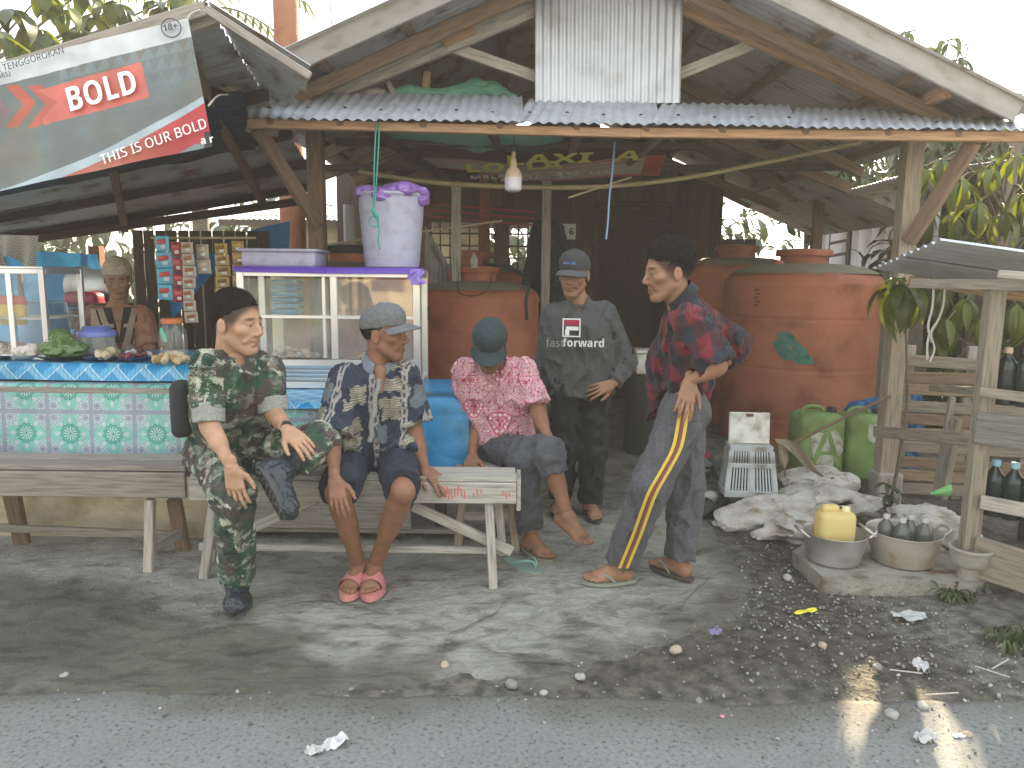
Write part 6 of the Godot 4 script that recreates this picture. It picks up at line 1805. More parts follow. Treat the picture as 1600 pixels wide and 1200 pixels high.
func benches() -> void:
	var a := Vector3(-2.875, 0.519, -3.5)
	var b := Vector3(-1.592, 0.52, -3.5)
	var t := thing("wooden_bench", "grey plank bench at the left, before the flower cloth", "bench", Vector3((a.x + b.x) / 2, 0, -3.65))
	var m := bumpy(skin_on(mat(lin(0.27, 0.235, 0.195), 0.85), M.t_grain, Vector3(0.6, 9, 1)), M.t_grain_n, 0.4)
	var y := 0.545
	var L := b.x - a.x
	part(t, "seat_plank", box(Vector3(L, 0.025, 0.13), 0.004), m, Transform3D(Basis(), Vector3((a.x + b.x) / 2, y, -3.565)))
	part(t, "seat_plank", box(Vector3(L - 0.02, 0.025, 0.12), 0.004), M.wood_old, Transform3D(Basis(), Vector3((a.x + b.x) / 2, y, -3.694)))
	part(t, "apron", box(Vector3(L, 0.125, 0.025), 0.004), m, Transform3D(Basis(), Vector3((a.x + b.x) / 2 + 0.004, y - 0.078, -3.492)))
	part(t, "apron", box(Vector3(L - 0.1, 0.09, 0.025), 0.004), M.wood_old, Transform3D(Basis(), Vector3((a.x + b.x) / 2, y - 0.06, -3.75)))
	beam(t, "leg", Vector3(-1.779, 0.387, -3.515), Vector3(-1.811, 0, -3.519), 0.045, 0.04, M.wood_pale, Vector3.RIGHT)
	beam(t, "leg", Vector3(-1.759, 0.324, -3.72), Vector3(-1.765, 0, -3.815), 0.07, 0.04, M.wood_brown, Vector3.RIGHT)
	beam(t, "leg", Vector3(-2.608, 0.366, -3.72), Vector3(-2.684, 0, -3.884), 0.08, 0.04, M.wood_brown, Vector3.RIGHT)
	beam(t, "leg", Vector3(-2.708, 0.416, -3.515), Vector3(-2.771, 0, -3.518), 0.045, 0.04, M.wood_pale, Vector3.RIGHT)
	beam(t, "stretcher", Vector3(-2.931, 0.144, -3.78), Vector3(-1.771, 0.106, -3.78), 0.04, 0.03, m)
	beam(t, "side_brace", Vector3(-1.803, 0.116, -3.55), Vector3(-1.753, 0.121, -3.78), 0.05, 0.03, M.wood_old)
	# the pale bench
	a = Vector3(-1.51, 0.547, -3.36)
	b = Vector3(0.026, 0.545, -3.36)
	t = thing("wooden_bench", "pale worn bench with faded red print where the two men sit", "bench", Vector3((a.x + b.x) / 2, 0, -3.48))
	var pale := bumpy(skin_on(mat(lin(0.42, 0.395, 0.345), 0.8), M.t_grain, Vector3(0.6, 9, 1)), M.t_grain_n, 0.4)
	L = b.x - a.x
	y = a.y
	var cx := (a.x + b.x) / 2
	part(t, "seat_plank", box(Vector3(L, 0.022, 0.1), 0.003), pale, Transform3D(Basis(), Vector3(cx, y, -3.412)))
	part(t, "seat_plank", box(Vector3(L - 0.01, 0.022, 0.1), 0.003), M.wood_pale, Transform3D(Basis(), Vector3(cx, y - 0.003, -3.516)))
	var ap := part(t, "apron", box(Vector3(L, 0.1, 0.022), 0.003), pale, Transform3D(Basis(), Vector3(cx, y - 0.062, -3.357)))
	part(t, "apron", box(Vector3(L, 0.08, 0.022), 0.003), M.wood_old, Transform3D(Basis(), Vector3(cx, y - 0.055, -3.562)))
	part(t, "end_board", box(Vector3(0.02, 0.15, 0.2), 0.003), pale, Transform3D(Basis(), Vector3(b.x + 0.011, y - 0.075, -3.46)))
	var red := mat(lin(0.5, 0.12, 0.1), 0.8)
	for k in 15:  # remains of stencilled print
		var x: float = [690, 694, 698, 702, 706, 711, 716, 721, 726, 740, 746, 752, 786, 791, 796][k]
		var hh: float = [0.05, 0.04, 0.055, 0.05, 0.045, 0.04, 0.05, 0.04, 0.035, 0.02, 0.035, 0.02, 0.025, 0.03, 0.02][k]
		part(ap, "red_print", box(Vector3(0.006, hh, 0.002), 0.0), red, Transform3D(Basis(Vector3.BACK, 0.15 * sin(k * 2.0)), Vector3(a.x + L * (x - 296.0) / 511.0, y - 0.06 + 0.01 * sin(k * 1.3), -3.3455)))
	beam(t, "leg", Vector3(-0.104, 0.438, -3.39), Vector3(-0.079, 0, -3.364), 0.042, 0.035, pale, Vector3.RIGHT)
	beam(t, "leg", Vector3(-1.416, 0.398, -3.39), Vector3(-1.506, 0, -3.448), 0.045, 0.035, pale, Vector3.RIGHT)
	beam(t, "leg", Vector3(-0.064, 0.392, -3.56), Vector3(-0.037, 0.081, -3.62), 0.04, 0.035, M.wood_pale, Vector3.RIGHT)
	beam(t, "leg", Vector3(-1.45, 0.36, -3.56), Vector3(-1.53, 0.041, -3.6), 0.04, 0.035, M.wood_pale, Vector3.RIGHT)
	beam(t, "stretcher", Vector3(-1.524, 0.17, -3.46), Vector3(0.002, 0.164, -3.46), 0.034, 0.03, pale)
	beam(t, "brace", Vector3(-0.472, 0.396, -3.43), Vector3(0.009, 0.169, -3.43), 0.05, 0.025, pale)
	beam(t, "brace", Vector3(-0.934, 0.429, -3.43), Vector3(-1.423, 0.192, -3.43), 0.05, 0.025, pale)
	# stool of the third man
	var s := Vector3(-0.129, 0.452, -3.95)
	t = thing("wooden_stool", "small brown wooden stool under the man in pink batik shirt", "stool", Vector3(s.x, 0, -4.0))
	part(t, "seat", box(Vector3(0.34, 0.03, 0.28), 0.005), M.wood_old, Transform3D(Basis(), Vector3(s.x, 0.47, -3.98)))
	for q in [[-1, -1], [1, -1], [1, 1], [-1, 1]]:
		beam(t, "leg", Vector3(s.x + q[0] * 0.12, 0.455, -3.98 + q[1] * 0.09), Vector3(s.x + q[0] * 0.16, 0.01, -3.98 + q[1] * 0.12), 0.045, 0.04, wood(lin(0.36, 0.3, 0.22)), Vector3.RIGHT)
	beam(t, "rung", Vector3(s.x - 0.14, 0.2, -3.87), Vector3(s.x + 0.14, 0.2, -3.87), 0.05, 0.025, M.wood_old)
	beam(t, "rung", Vector3(s.x - 0.14, 0.2, -4.09), Vector3(s.x + 0.14, 0.2, -4.09), 0.05, 0.025, M.wood_old)


# ---------- people ----------
func head_frame(c: Vector3, face: Vector3, up: Vector3, s := 1.06) -> Transform3D:
	var z := face.normalized()
	var x := up.cross(z).normalized()
	return Transform3D(Basis(x, z.cross(x), z).scaled(Vector3.ONE * s), c)


func skin_paint(tone: Color, xf: Transform3D, stubble: float, lips: Color, scalp := 0.0) -> Callable:
	var inv := xf.affine_inverse()
	return func(p: Vector3, _n: Vector3) -> Color:
		var q := inv * p
		var k := 1.0 + 0.16 * nz.get_noise_3d(p.x * 2200, p.y * 2200, p.z * 2200) + 0.2 * nz.get_noise_3d(p.x * 500, p.y * 500, p.z * 500)
		var c := Color(tone.r * k, tone.g * k, tone.b * k)
		if absf(q.x) < 0.11 and q.y > -0.14 and q.y < 0.13 and absf(q.z) < 0.15:
			var ax := absf(q.x)
			if q.z > 0.05:
				var lip := 1.0 - clampf(Vector2(ax / 0.027, (q.y + 0.067) / 0.012).length() - 0.45, 0, 1)
				c = c.lerp(lips, 0.7 * lip)
				var brow := 1.0 - clampf(Vector2((ax - 0.032) / 0.021, (q.y - 0.029 + ax * 0.06) / 0.0055).length() - 0.5, 0, 1)
				c = c.lerp(Color(0.02, 0.015, 0.012), 0.85 * brow)
				var lid := 1.0 - clampf(Vector2((ax - 0.031) / 0.017, (q.y - 0.006) / 0.011).length() - 0.4, 0, 1)
				c = c.lerp(Color(tone.r * 0.6, tone.g * 0.55, tone.b * 0.55), 0.35 * lid)
			var crop := smoothstep(-0.03, 0.018, q.y - 0.004 - 1.3 * maxf(0.0, q.z - 0.028) + 0.8 * clampf(-q.z - 0.02, 0.0, 0.09)) * (1.0 if ax < 0.081 else 0.0)
			c = c.lerp(Color(0.02, 0.016, 0.014), scalp * crop)
			var beard := smoothstep(-0.03, -0.07, q.y) * smoothstep(-0.02, 0.03, q.z)
			c = c.lerp(Color(tone.r * 0.45, tone.g * 0.45, tone.b * 0.5), stubble * beard * (0.6 + 0.5 * nz.get_noise_3d(p.x * 3000, p.y * 3000, p.z * 3000)))
		return c


func head(g: Geo, xf: Transform3D, paint: Callable, gaunt := 0.0, smile := 0.0) -> void:
	var soft := 0.006 if gaunt < 0.0 else 0.0  # rounder cheeks, flatter brow and nose
	var l := []
	var b := xf.basis.orthonormalized()
	var s := xf.basis.x.length()
	var e := func(c: Vector3, r: Vector3, k: float, cut := false): ell(l, xf * c, b, r * s, k, cut)
	var c2 := func(p: Vector3, q: Vector3, ra: float, rb: float, k: float, cut := false): cap(l, xf * p, xf * q, ra * s, rb * s, k, Vector3.ZERO, 1.0, false, false, cut)
	e.call(Vector3(0, 0.036, -0.012), Vector3(0.076, 0.084, 0.096), 0.02)
	e.call(Vector3(0, -0.03, 0.022), Vector3(0.059 - 0.004 * gaunt, 0.08, 0.066), 0.03)
	e.call(Vector3(0, -0.1, 0.062), Vector3(0.022, 0.018, 0.02), 0.03)
	c2.call(Vector3(0, -0.06, -0.03), Vector3(0, -0.14, -0.045), 0.055, 0.052, 0.03)
	for x in [-1, 1]:
		c2.call(Vector3(x * 0.055, -0.05, 0.0), Vector3(x * 0.02, -0.1, 0.055), 0.014, 0.015, 0.025)
		e.call(Vector3(x * 0.044, -0.018, 0.06), Vector3(0.021, 0.016, 0.018), 0.035)
		c2.call(Vector3(x * 0.046, 0.022, 0.066 - soft), Vector3(x * 0.014, 0.024, 0.079 - soft), 0.008, 0.008, 0.022)
		e.call(Vector3(x * 0.03, 0.004, 0.1), Vector3(0.015, 0.0095, 0.0145), 0.012, true)
		e.call(Vector3(x * 0.031, 0.009, 0.074), Vector3(0.016, 0.008, 0.014), 0.004)
		e.call(Vector3(x * 0.031, -0.006, 0.073), Vector3(0.015, 0.006, 0.013), 0.005)
		e.call(Vector3(x * 0.079, -0.005, -0.012), Vector3(0.009, 0.031, 0.02), 0.008)
		e.call(Vector3(x * 0.09, -0.004, -0.006), Vector3(0.006, 0.016, 0.01), 0.006, true)
		e.call(Vector3(x * 0.012, -0.033, 0.095), Vector3(0.0095, 0.008, 0.01), 0.006)
		c2.call(Vector3(x * 0.022, -0.036, 0.078), Vector3(x * (0.036 + 0.006 * smile), -0.06, 0.066), 0.003, 0.003, 0.02)
		if gaunt > 0.0:
			e.call(Vector3(x * 0.072, -0.058, 0.058), Vector3(0.018, 0.026, 0.022) * gaunt, 0.025, true)
	c2.call(Vector3(0, 0.012, 0.084), Vector3(0, -0.026, 0.105 - soft), 0.0075, 0.0115, 0.012)
	c2.call(Vector3(-0.018, -0.061 + 0.005 * smile, 0.08), Vector3(0.018, -0.061 + 0.005 * smile, 0.08), 0.006, 0.006, 0.006)
	c2.call(Vector3(0, -0.0605, 0.086), Vector3(0, -0.0605, 0.087), 0.006, 0.006, 0.008)
	c2.call(Vector3(-0.014, -0.074, 0.08), Vector3(0.014, -0.074, 0.08), 0.007, 0.007, 0.007)
	c2.call(Vector3(-0.02, -0.0675, 0.092), Vector3(0.02, -0.0675, 0.092), 0.002, 0.002, 0.003, true)
	blob(g, l, 0.004, paint)


func eyes(t: Node3D, xf: Transform3D) -> void:
	if not boxes.has("eye"):
		var sm := SphereMesh.new()
		sm.radius = 0.0115
		sm.height = 0.023
		sm.radial_segments = 16
		sm.rings = 8
		boxes["eye"] = sm
		var im := SphereMesh.new()
		im.radius = 0.0062
		im.height = 0.0124
		im.radial_segments = 12
		im.rings = 6
		boxes["iris"] = im
		M.eye = mat(lin(0.3, 0.27, 0.23), 0.3)
		M.iris = mat(lin(0.02, 0.012, 0.008), 0.15)
	for x in [-1, 1]:
		var o := part(t, "eye", boxes["eye"], M.eye, xf * Transform3D(Basis(), Vector3(x * 0.031, 0.002, 0.0735)))
		part(o, "iris", boxes["iris"], M.iris, xf * Transform3D(Basis(), Vector3(x * 0.031, 0.002, 0.0802)))


func hand(g: Geo, wrist: Vector3, dir: Vector3, back: Vector3, thumb: float, curl: float, paint: Callable, splay := 0.13, s := 1.0) -> void:
	var l := []
	var d0 := dir.normalized()
	var bk := (back - d0 * back.dot(d0)).normalized()
	var lat := bk.cross(d0).normalized() * thumb
	var ax := d0.cross(-bk).normalized()
	cap(l, wrist - d0 * 0.03, wrist + d0 * 0.012, 0.025 * s, 0.024 * s, 0.012, bk, 0.75)
	var fing := [[0.029, 0.088, 0.041, 0.025, 0.019], [0.0095, 0.092, 0.045, 0.028, 0.02], [-0.0105, 0.086, 0.041, 0.026, 0.019], [-0.029, 0.077, 0.032, 0.02, 0.017]]
	for f in fing:
		var kn: Vector3 = wrist + lat * f[0] * s + d0 * f[1] * s
		cap(l, wrist + lat * f[0] * 0.6 * s + d0 * 0.01, kn, 0.0145 * s, 0.0115 * s, 0.014)
		var d := d0.rotated(bk, splay * thumb * f[0] / 0.029)
		var p := kn
		for j in 3:
			d = d.rotated(ax, curl * [0.7, 1.0, 0.8][j] * (1.0 + 4.0 * absf(f[0] + 0.0)))
			var q: Vector3 = p + d * f[2 + j] * s
			cap(l, p, q, [0.0092, 0.0084, 0.0076][j] * s, [0.0084, 0.0076, 0.0064][j] * s, 0.003)
			p = q
	var tb := wrist + lat * 0.02 * s + d0 * 0.022 * s
	var td := (lat * 0.72 + d0 * 0.62 - bk * 0.25).normalized()
	var t1 := tb + td * 0.042 * s
	var t2 := t1 + (td * 0.6 + d0 * 0.6 - bk * 0.15 * curl).normalized() * 0.033 * s
	var t3 := t2 + (td * 0.35 + d0 * 0.8 - bk * 0.2 * curl).normalized() * 0.026 * s
	cap(l, tb, t1, 0.0165 * s, 0.0125 * s, 0.014)
	cap(l, t1, t2, 0.0115 * s, 0.0102 * s, 0.004)
	cap(l, t2, t3, 0.0102 * s, 0.0078 * s, 0.004)
	blob(g, l, 0.0034, paint)


func foot(g: Geo, ankle: Vector3, toe: Vector3, up: Vector3, side: float, paint: Callable) -> void:
	var l := []
	var z := toe.normalized()
	var u := (up - z * up.dot(z)).normalized()
	var x := u.cross(z).normalized() * side  # towards the big toe
	var sole := ankle - u * 0.066
	cap(l, ankle, sole - z * 0.03 + u * 0.03, 0.034, 0.03, 0.03)
	cap(l, ankle + z * 0.012, sole + z * 0.11 + u * 0.024, 0.034, 0.024, 0.03)
	cap(l, sole - z * 0.03 + u * 0.026, sole + z * 0.12 + x * 0.022 + u * 0.018, 0.027, 0.021, 0.03)
	cap(l, sole - z * 0.02 + u * 0.024, sole + z * 0.105 - x * 0.026 + u * 0.016, 0.026, 0.018, 0.03)
	for k in 5:
		var o: float = [0.028, 0.008, -0.008, -0.022, -0.036][k]
		var a: Vector3 = sole + z * [0.118, 0.122, 0.118, 0.11, 0.098][k] + x * o + u * 0.016
		var b: Vector3 = a + (z + x * o * 2.5).normalized() * [0.048, 0.046, 0.042, 0.036, 0.03][k] - u * 0.006
		cap(l, a, b, [0.0135, 0.0105, 0.01, 0.0095, 0.009][k], [0.0125, 0.0095, 0.009, 0.0085, 0.008][k], 0.006)
	blob(g, l, 0.0045, paint)


func sole_outline(n := 28, grow := 0.0) -> PackedVector2Array:  # y runs from heel to toe
	var o := PackedVector2Array()
	for k in n:
		var a := TAU * k / n
		var y := -cos(a) * (0.137 + grow) + 0.052
		var w := 0.036 + 0.013 * smoothstep(-0.05, 0.12, y) + grow
		o.append(Vector2(sin(a) * w * (1.0 + 0.16 * sin(a) * sin(a)) + 0.006 * smoothstep(0.05, 0.2, y), y))
	return o


func flop(t: Node3D, ankle: Vector3, toe: Vector3, up: Vector3, side: float, m: Material, strap: Material, called := "sandal") -> void:
	var z := toe.normalized()
	var u := (up - z * up.dot(z)).normalized()
	var x := u.cross(z).normalized() * side
	var xf := Transform3D(Basis(x, z, x.cross(z)), ankle - u * 0.066)
	var flip := 1.0 if x.cross(z).dot(u) > 0 else -1.0
	var s := part(t, called, slab_mesh(sole_outline(), -0.016 * flip), m, xf)
	var b := ankle - u * 0.066
	for q in [1.0, -1.0]:
		part(s, "strap", tube_mesh(curve([b + z * 0.128 + x * 0.018 + u * 0.006, b + z * 0.118 + x * (0.018 + q * 0.012) + u * 0.036, b + z * 0.07 + x * q * 0.042 + u * 0.034, b + z * 0.03 + x * q * 0.044], 10), 0.0065, 0.0055), strap)


func torso(l: Array, j: Dictionary, grow: float, low: float, flat_end := false) -> void:
	var ms: Vector3 = (j.s[0] + j.s[1]) / 2
	var mh: Vector3 = (j.h[0] + j.h[1]) / 2
	var dn := (mh - ms).normalized()
	for i in 2:
		var a: Vector3 = j.s[i].lerp(ms, 0.45) + dn * 0.1
		var b: Vector3 = j.h[i].lerp(mh, 0.3) + dn * low
		cap(l, a, b, 0.098 + grow, j.waist + grow, 0.07, j.f, j.get("deep", 0.86), false, flat_end)
		cap(l, j.s[i].lerp(ms, 0.14) + dn * 0.01, j.s[i].lerp(ms, 0.5) + dn * 0.06, 0.046 + grow * 0.8, 0.07 + grow, 0.05)
	cap(l, j.s[0], j.s[1], 0.042 + grow * 0.7, 0.042 + grow * 0.7, 0.04)
	cap(l, ms + dn * 0.02, j.nk, 0.06 + grow * 0.6, 0.047 + grow * 0.5, 0.05)


func body(g: Geo, j: Dictionary, paint: Callable) -> void:
	var l := []
	torso(l, j, -0.008, 0.0)
	cap(l, j.h[0], j.h[1], 0.09, 0.09, 0.05)
	cap(l, j.nk, j.hd.origin - j.hd.basis.y * 0.06 - j.hd.basis.z * 0.03, 0.05, 0.05, 0.04)
	for i in 2:
		limb(l, [j.s[i], j.e[i], j.w[i]], [0.042, 0.034, 0.024], 0.025)
		cap(l, j.e[i].lerp(j.w[i], 0.12), j.e[i].lerp(j.w[i], 0.45), 0.036, 0.031, 0.03)
		if j.has("k"):
			limb(l, [j.h[i], j.k[i], j.a[i]], [0.07, 0.048, 0.033], 0.03)
			var dz: Vector3 = (j.k[i] - j.h[i]).normalized()
			var shin: Vector3 = (j.a[i] - j.k[i]).normalized()
			var calf := (-dz - shin * (-dz).dot(shin)).normalized() * 0.012
			cap(l, j.k[i].lerp(j.a[i], 0.18) + calf, j.k[i].lerp(j.a[i], 0.5) + calf, 0.046, 0.04, 0.04)
	blob(g, l, 0.011, paint)


func shirt(j: Dictionary, grow: float, sleeve: float, low: float, rs: Array, h := 0.009, fold := 0.018, uvf = null, extra: Array = [], planes: Array = [], paint = null) -> ArrayMesh:
	var l := []
	torso(l, j, grow, low, true)
	for i in 2:
		if sleeve <= 1.0:
			cap(l, j.s[i], j.s[i].lerp(j.e[i], sleeve), rs[0], rs[1], 0.035, Vector3.ZERO, 1.0, false, true)
		else:
			cap(l, j.s[i], j.e[i], rs[0], rs[1], 0.035)
			cap(l, j.e[i], j.e[i].lerp(j.w[i], sleeve - 1.0), rs[1], rs[2], 0.02, Vector3.ZERO, 1.0, false, true)
	l += extra
	cap(l, j.nk + (j.f as Vector3) * 0.03, j.nk + (j.f as Vector3) * 0.12 + Vector3(0, 0.05, 0), 0.035, 0.06, 0.02, Vector3.ZERO, 1.0, false, false, true)
	return blob_mesh(l, h, paint, fold, Vector3(9, 5, 9), uvf, planes)


func collar(t: Node3D, j: Dictionary, m: Material, r := 0.066) -> void:
	var up: Vector3 = (j.hd.origin - j.nk).normalized()
	var f: Vector3 = (j.f - up * j.f.dot(up)).normalized()
	var x := up.cross(f)
	var c: Vector3 = j.nk + up * 0.03 - f * 0.006
	var g := Geo.new()
	for sd in [0.0, 1.0]:
		sheet(g, 40, 4, func(u, v):
			var a := lerpf(0.22, TAU - 0.22, u)
			var open := pow(absf(cos(a / 2.0)), 6.0)
			var rr: float = r * (1.0 + 0.3 * open) + 0.013 * v + 0.004 * sd
			return c + (f * cos(a) + x * sin(a)) * rr + up * (0.036 - 0.05 * v - 0.055 * open * v - 0.03 * open), Vector2(0.5, 0.06))
	part(t, "collar", g.mesh(), m)


func trousers(j: Dictionary, rs: Array, m_h := 0.01, fold := 0.018, reach := [1.0, 1.0], waist_up := 0.06, paint = null) -> ArrayMesh:
	var l := []
	var ms: Vector3 = (j.s[0] + j.s[1]) / 2
	var mh: Vector3 = (j.h[0] + j.h[1]) / 2
	var up := (ms - mh).normalized()
	cap(l, j.h[0], j.h[1], 0.1, 0.1, 0.05, j.f, 0.95)
	for i in 2:
		cap(l, j.h[i].lerp(mh, 0.3), j.h[i].lerp(mh, 0.3) + up * waist_up, 0.1, j.waist + 0.008, 0.05, j.f, 0.86, false, true)
		if reach[i] > 1.0:
			cap(l, j.h[i], j.k[i], rs[0], rs[1], 0.05)
			cap(l, j.k[i], j.k[i].lerp(j.a[i], reach[i] - 1.0), rs[1], rs[2], 0.03, Vector3.ZERO, 1.0, false, true)
		else:
			cap(l, j.h[i], j.h[i].lerp(j.k[i], reach[i]), rs[0], rs[1], 0.05, Vector3.ZERO, 1.0, false, true)
	return blob_mesh(l, m_h, paint, fold, Vector3(8, 5, 8))


func baseball_cap(t: Node3D, xf: Transform3D, m: Material, mb: Material, tilt := 0.0, long := 0.075) -> void:
	var x2 := xf * Transform3D(Basis(Vector3.RIGHT, tilt), Vector3(0, 0.006, 0))
	var b := x2.basis.orthonormalized()
	var s := x2.basis.x.length()
	var l := []
	ell(l, x2 * Vector3(0, 0.048, -0.008), b, Vector3(0.087, 0.088, 0.107) * s, 0.02)
	ell(l, x2 * Vector3(0, 0.075, 0.03), b, Vector3(0.07, 0.055, 0.07) * s, 0.03)
	var o := part(t, "cap", blob_mesh(l, 0.0055, null, 0.0025, Vector3(20, 20, 20), null, [Plane(-b.y, x2 * Vector3(0, 0.03, 0))]), m)
	part(o, "button", lathe_mesh([Vector2(0.009, 0), Vector2(0.007, 0.005), Vector2(0, 0.006)], 10), m, x2 * Transform3D(Basis(), Vector3(0, 0.136, -0.008)))
	var g := Geo.new()
	for sd in [0.0, 1.0]:
		sheet(g, 24, 8, func(u, v):
			var a := lerpf(-1.25, 1.25, u)
			var ext := long * cos(a) * 1.05
			return x2 * Vector3(sin(a) * (0.086 + 0.006 * v), 0.034 - 0.004 * sd - 0.016 * sin(a) * sin(a) - 0.012 * v * v - 0.01 * v, 0.002 + cos(a) * 0.1 + ext * v))
	part(o, "brim", g.mesh(), mb)
	var rim := []
	for k in 21:
		var a := lerpf(-1.25, 1.25, k / 20.0)
		rim.append(x2 * Vector3(sin(a) * 0.092, 0.01 - 0.016 * sin(a) * sin(a), 0.002 + cos(a) * 0.1 + long * cos(a) * 1.05))
	part(o, "brim_edge", tube_mesh(rim, 0.0028, -1, 6), mb)


func hair(t: Node3D, xf: Transform3D, thick: float, tone: Color, hairline := 0.062, nape := -0.06, fluff := 0.008) -> void:
	var b := xf.basis.orthonormalized()
	var s := xf.basis.x.length()
	var l := []
	var hc := Vector3(0, 0.036 + thick * 0.75, -0.018 - thick * 0.1)
	var hr := Vector3(0.0768 + thick * 0.1, 0.085 + thick * 0.5, 0.0965 + thick * 0.32)
	ell(l, xf * hc, b, hr * s, 0.02)
	for x in [-1, 1]:
		ell(l, xf * Vector3(x * 0.085, -0.03, 0.0), b, Vector3(0.03, 0.045, 0.024) * s, 0.012, true)
		ell(l, xf * Vector3(x * 0.075, 0.02, 0.062), b, Vector3(0.024, 0.05, 0.034) * s, 0.015, true)
	var p0 := xf * Vector3(0, hairline, 0.083)
	var d := (b.y * (nape - hairline) + b.z * -0.178).normalized()
	var n := d.cross(b.x).normalized()
	if n.dot(b.y) > 0:
		n = -n
	var m := mat(tone, 0.85)
	m.metallic_specular = 0.2
	m.vertex_color_use_as_albedo = false
	var g := Geo.new()
	var pl := Plane(n, p0)
	for q in 1500:
		var v := Vector3(rng.randfn(), rng.randfn() + 0.5, rng.randfn()).normalized()
		var root := xf * (hc + v * hr * 0.985)
		if pl.distance_to(root) > -0.004 or ((v.z > 0.35) and absf(v.x) > 0.72):
			continue
		var nn := (b * (v / hr)).normalized()
		var along := (b * Vector3(v.x * 0.3 + 0.2 * rng.randfn(), -0.55 + 0.2 * rng.randfn(), -0.6)).slide(nn).normalized()
		var tip := root + (nn * 0.55 + along).normalized() * (0.008 + thick * 0.5) * rng.randf_range(0.6, 1.3)
		var w := nn.cross(along).normalized() * 0.0012
		g.flat([root - w, root + w, tip])
	blob(g, l, 0.0045, null, fluff, Vector3(60, 40, 60), null, [pl])
	part(t, "hair", later(g), bumpy(m, M.t_weave_n, 1.0))


func cloth(tex: Texture2D, scale: Vector3, tri := true, col := Color.WHITE, rough := 0.9) -> StandardMaterial3D:
	var m := skin_on(mat(col, rough), tex, scale, tri)
	m.rim_enabled = true
	m.rim = 0.15
	return bumpy(m, M.t_fold_n if scale.x >= 1.0 and tri else M.t_weave_n, 0.55)


func skin_mat() -> StandardMaterial3D:
	if not M.has("skin"):
		M.skin = bumpy(mat(Color.WHITE, 0.6), M.t_weave_n, 0.15)
		M.skin.metallic_specular = 0.35
		M.skin.uv1_triplanar = true
		M.skin.uv1_scale = Vector3(6, 6, 6)
		M.skin.vertex_color_use_as_albedo = true
	return M.skin


func people() -> void:
	soldier()
	patchwork_man()
	batik_man()
	sweatshirt_man()
	plaid_man()
	stall_woman()


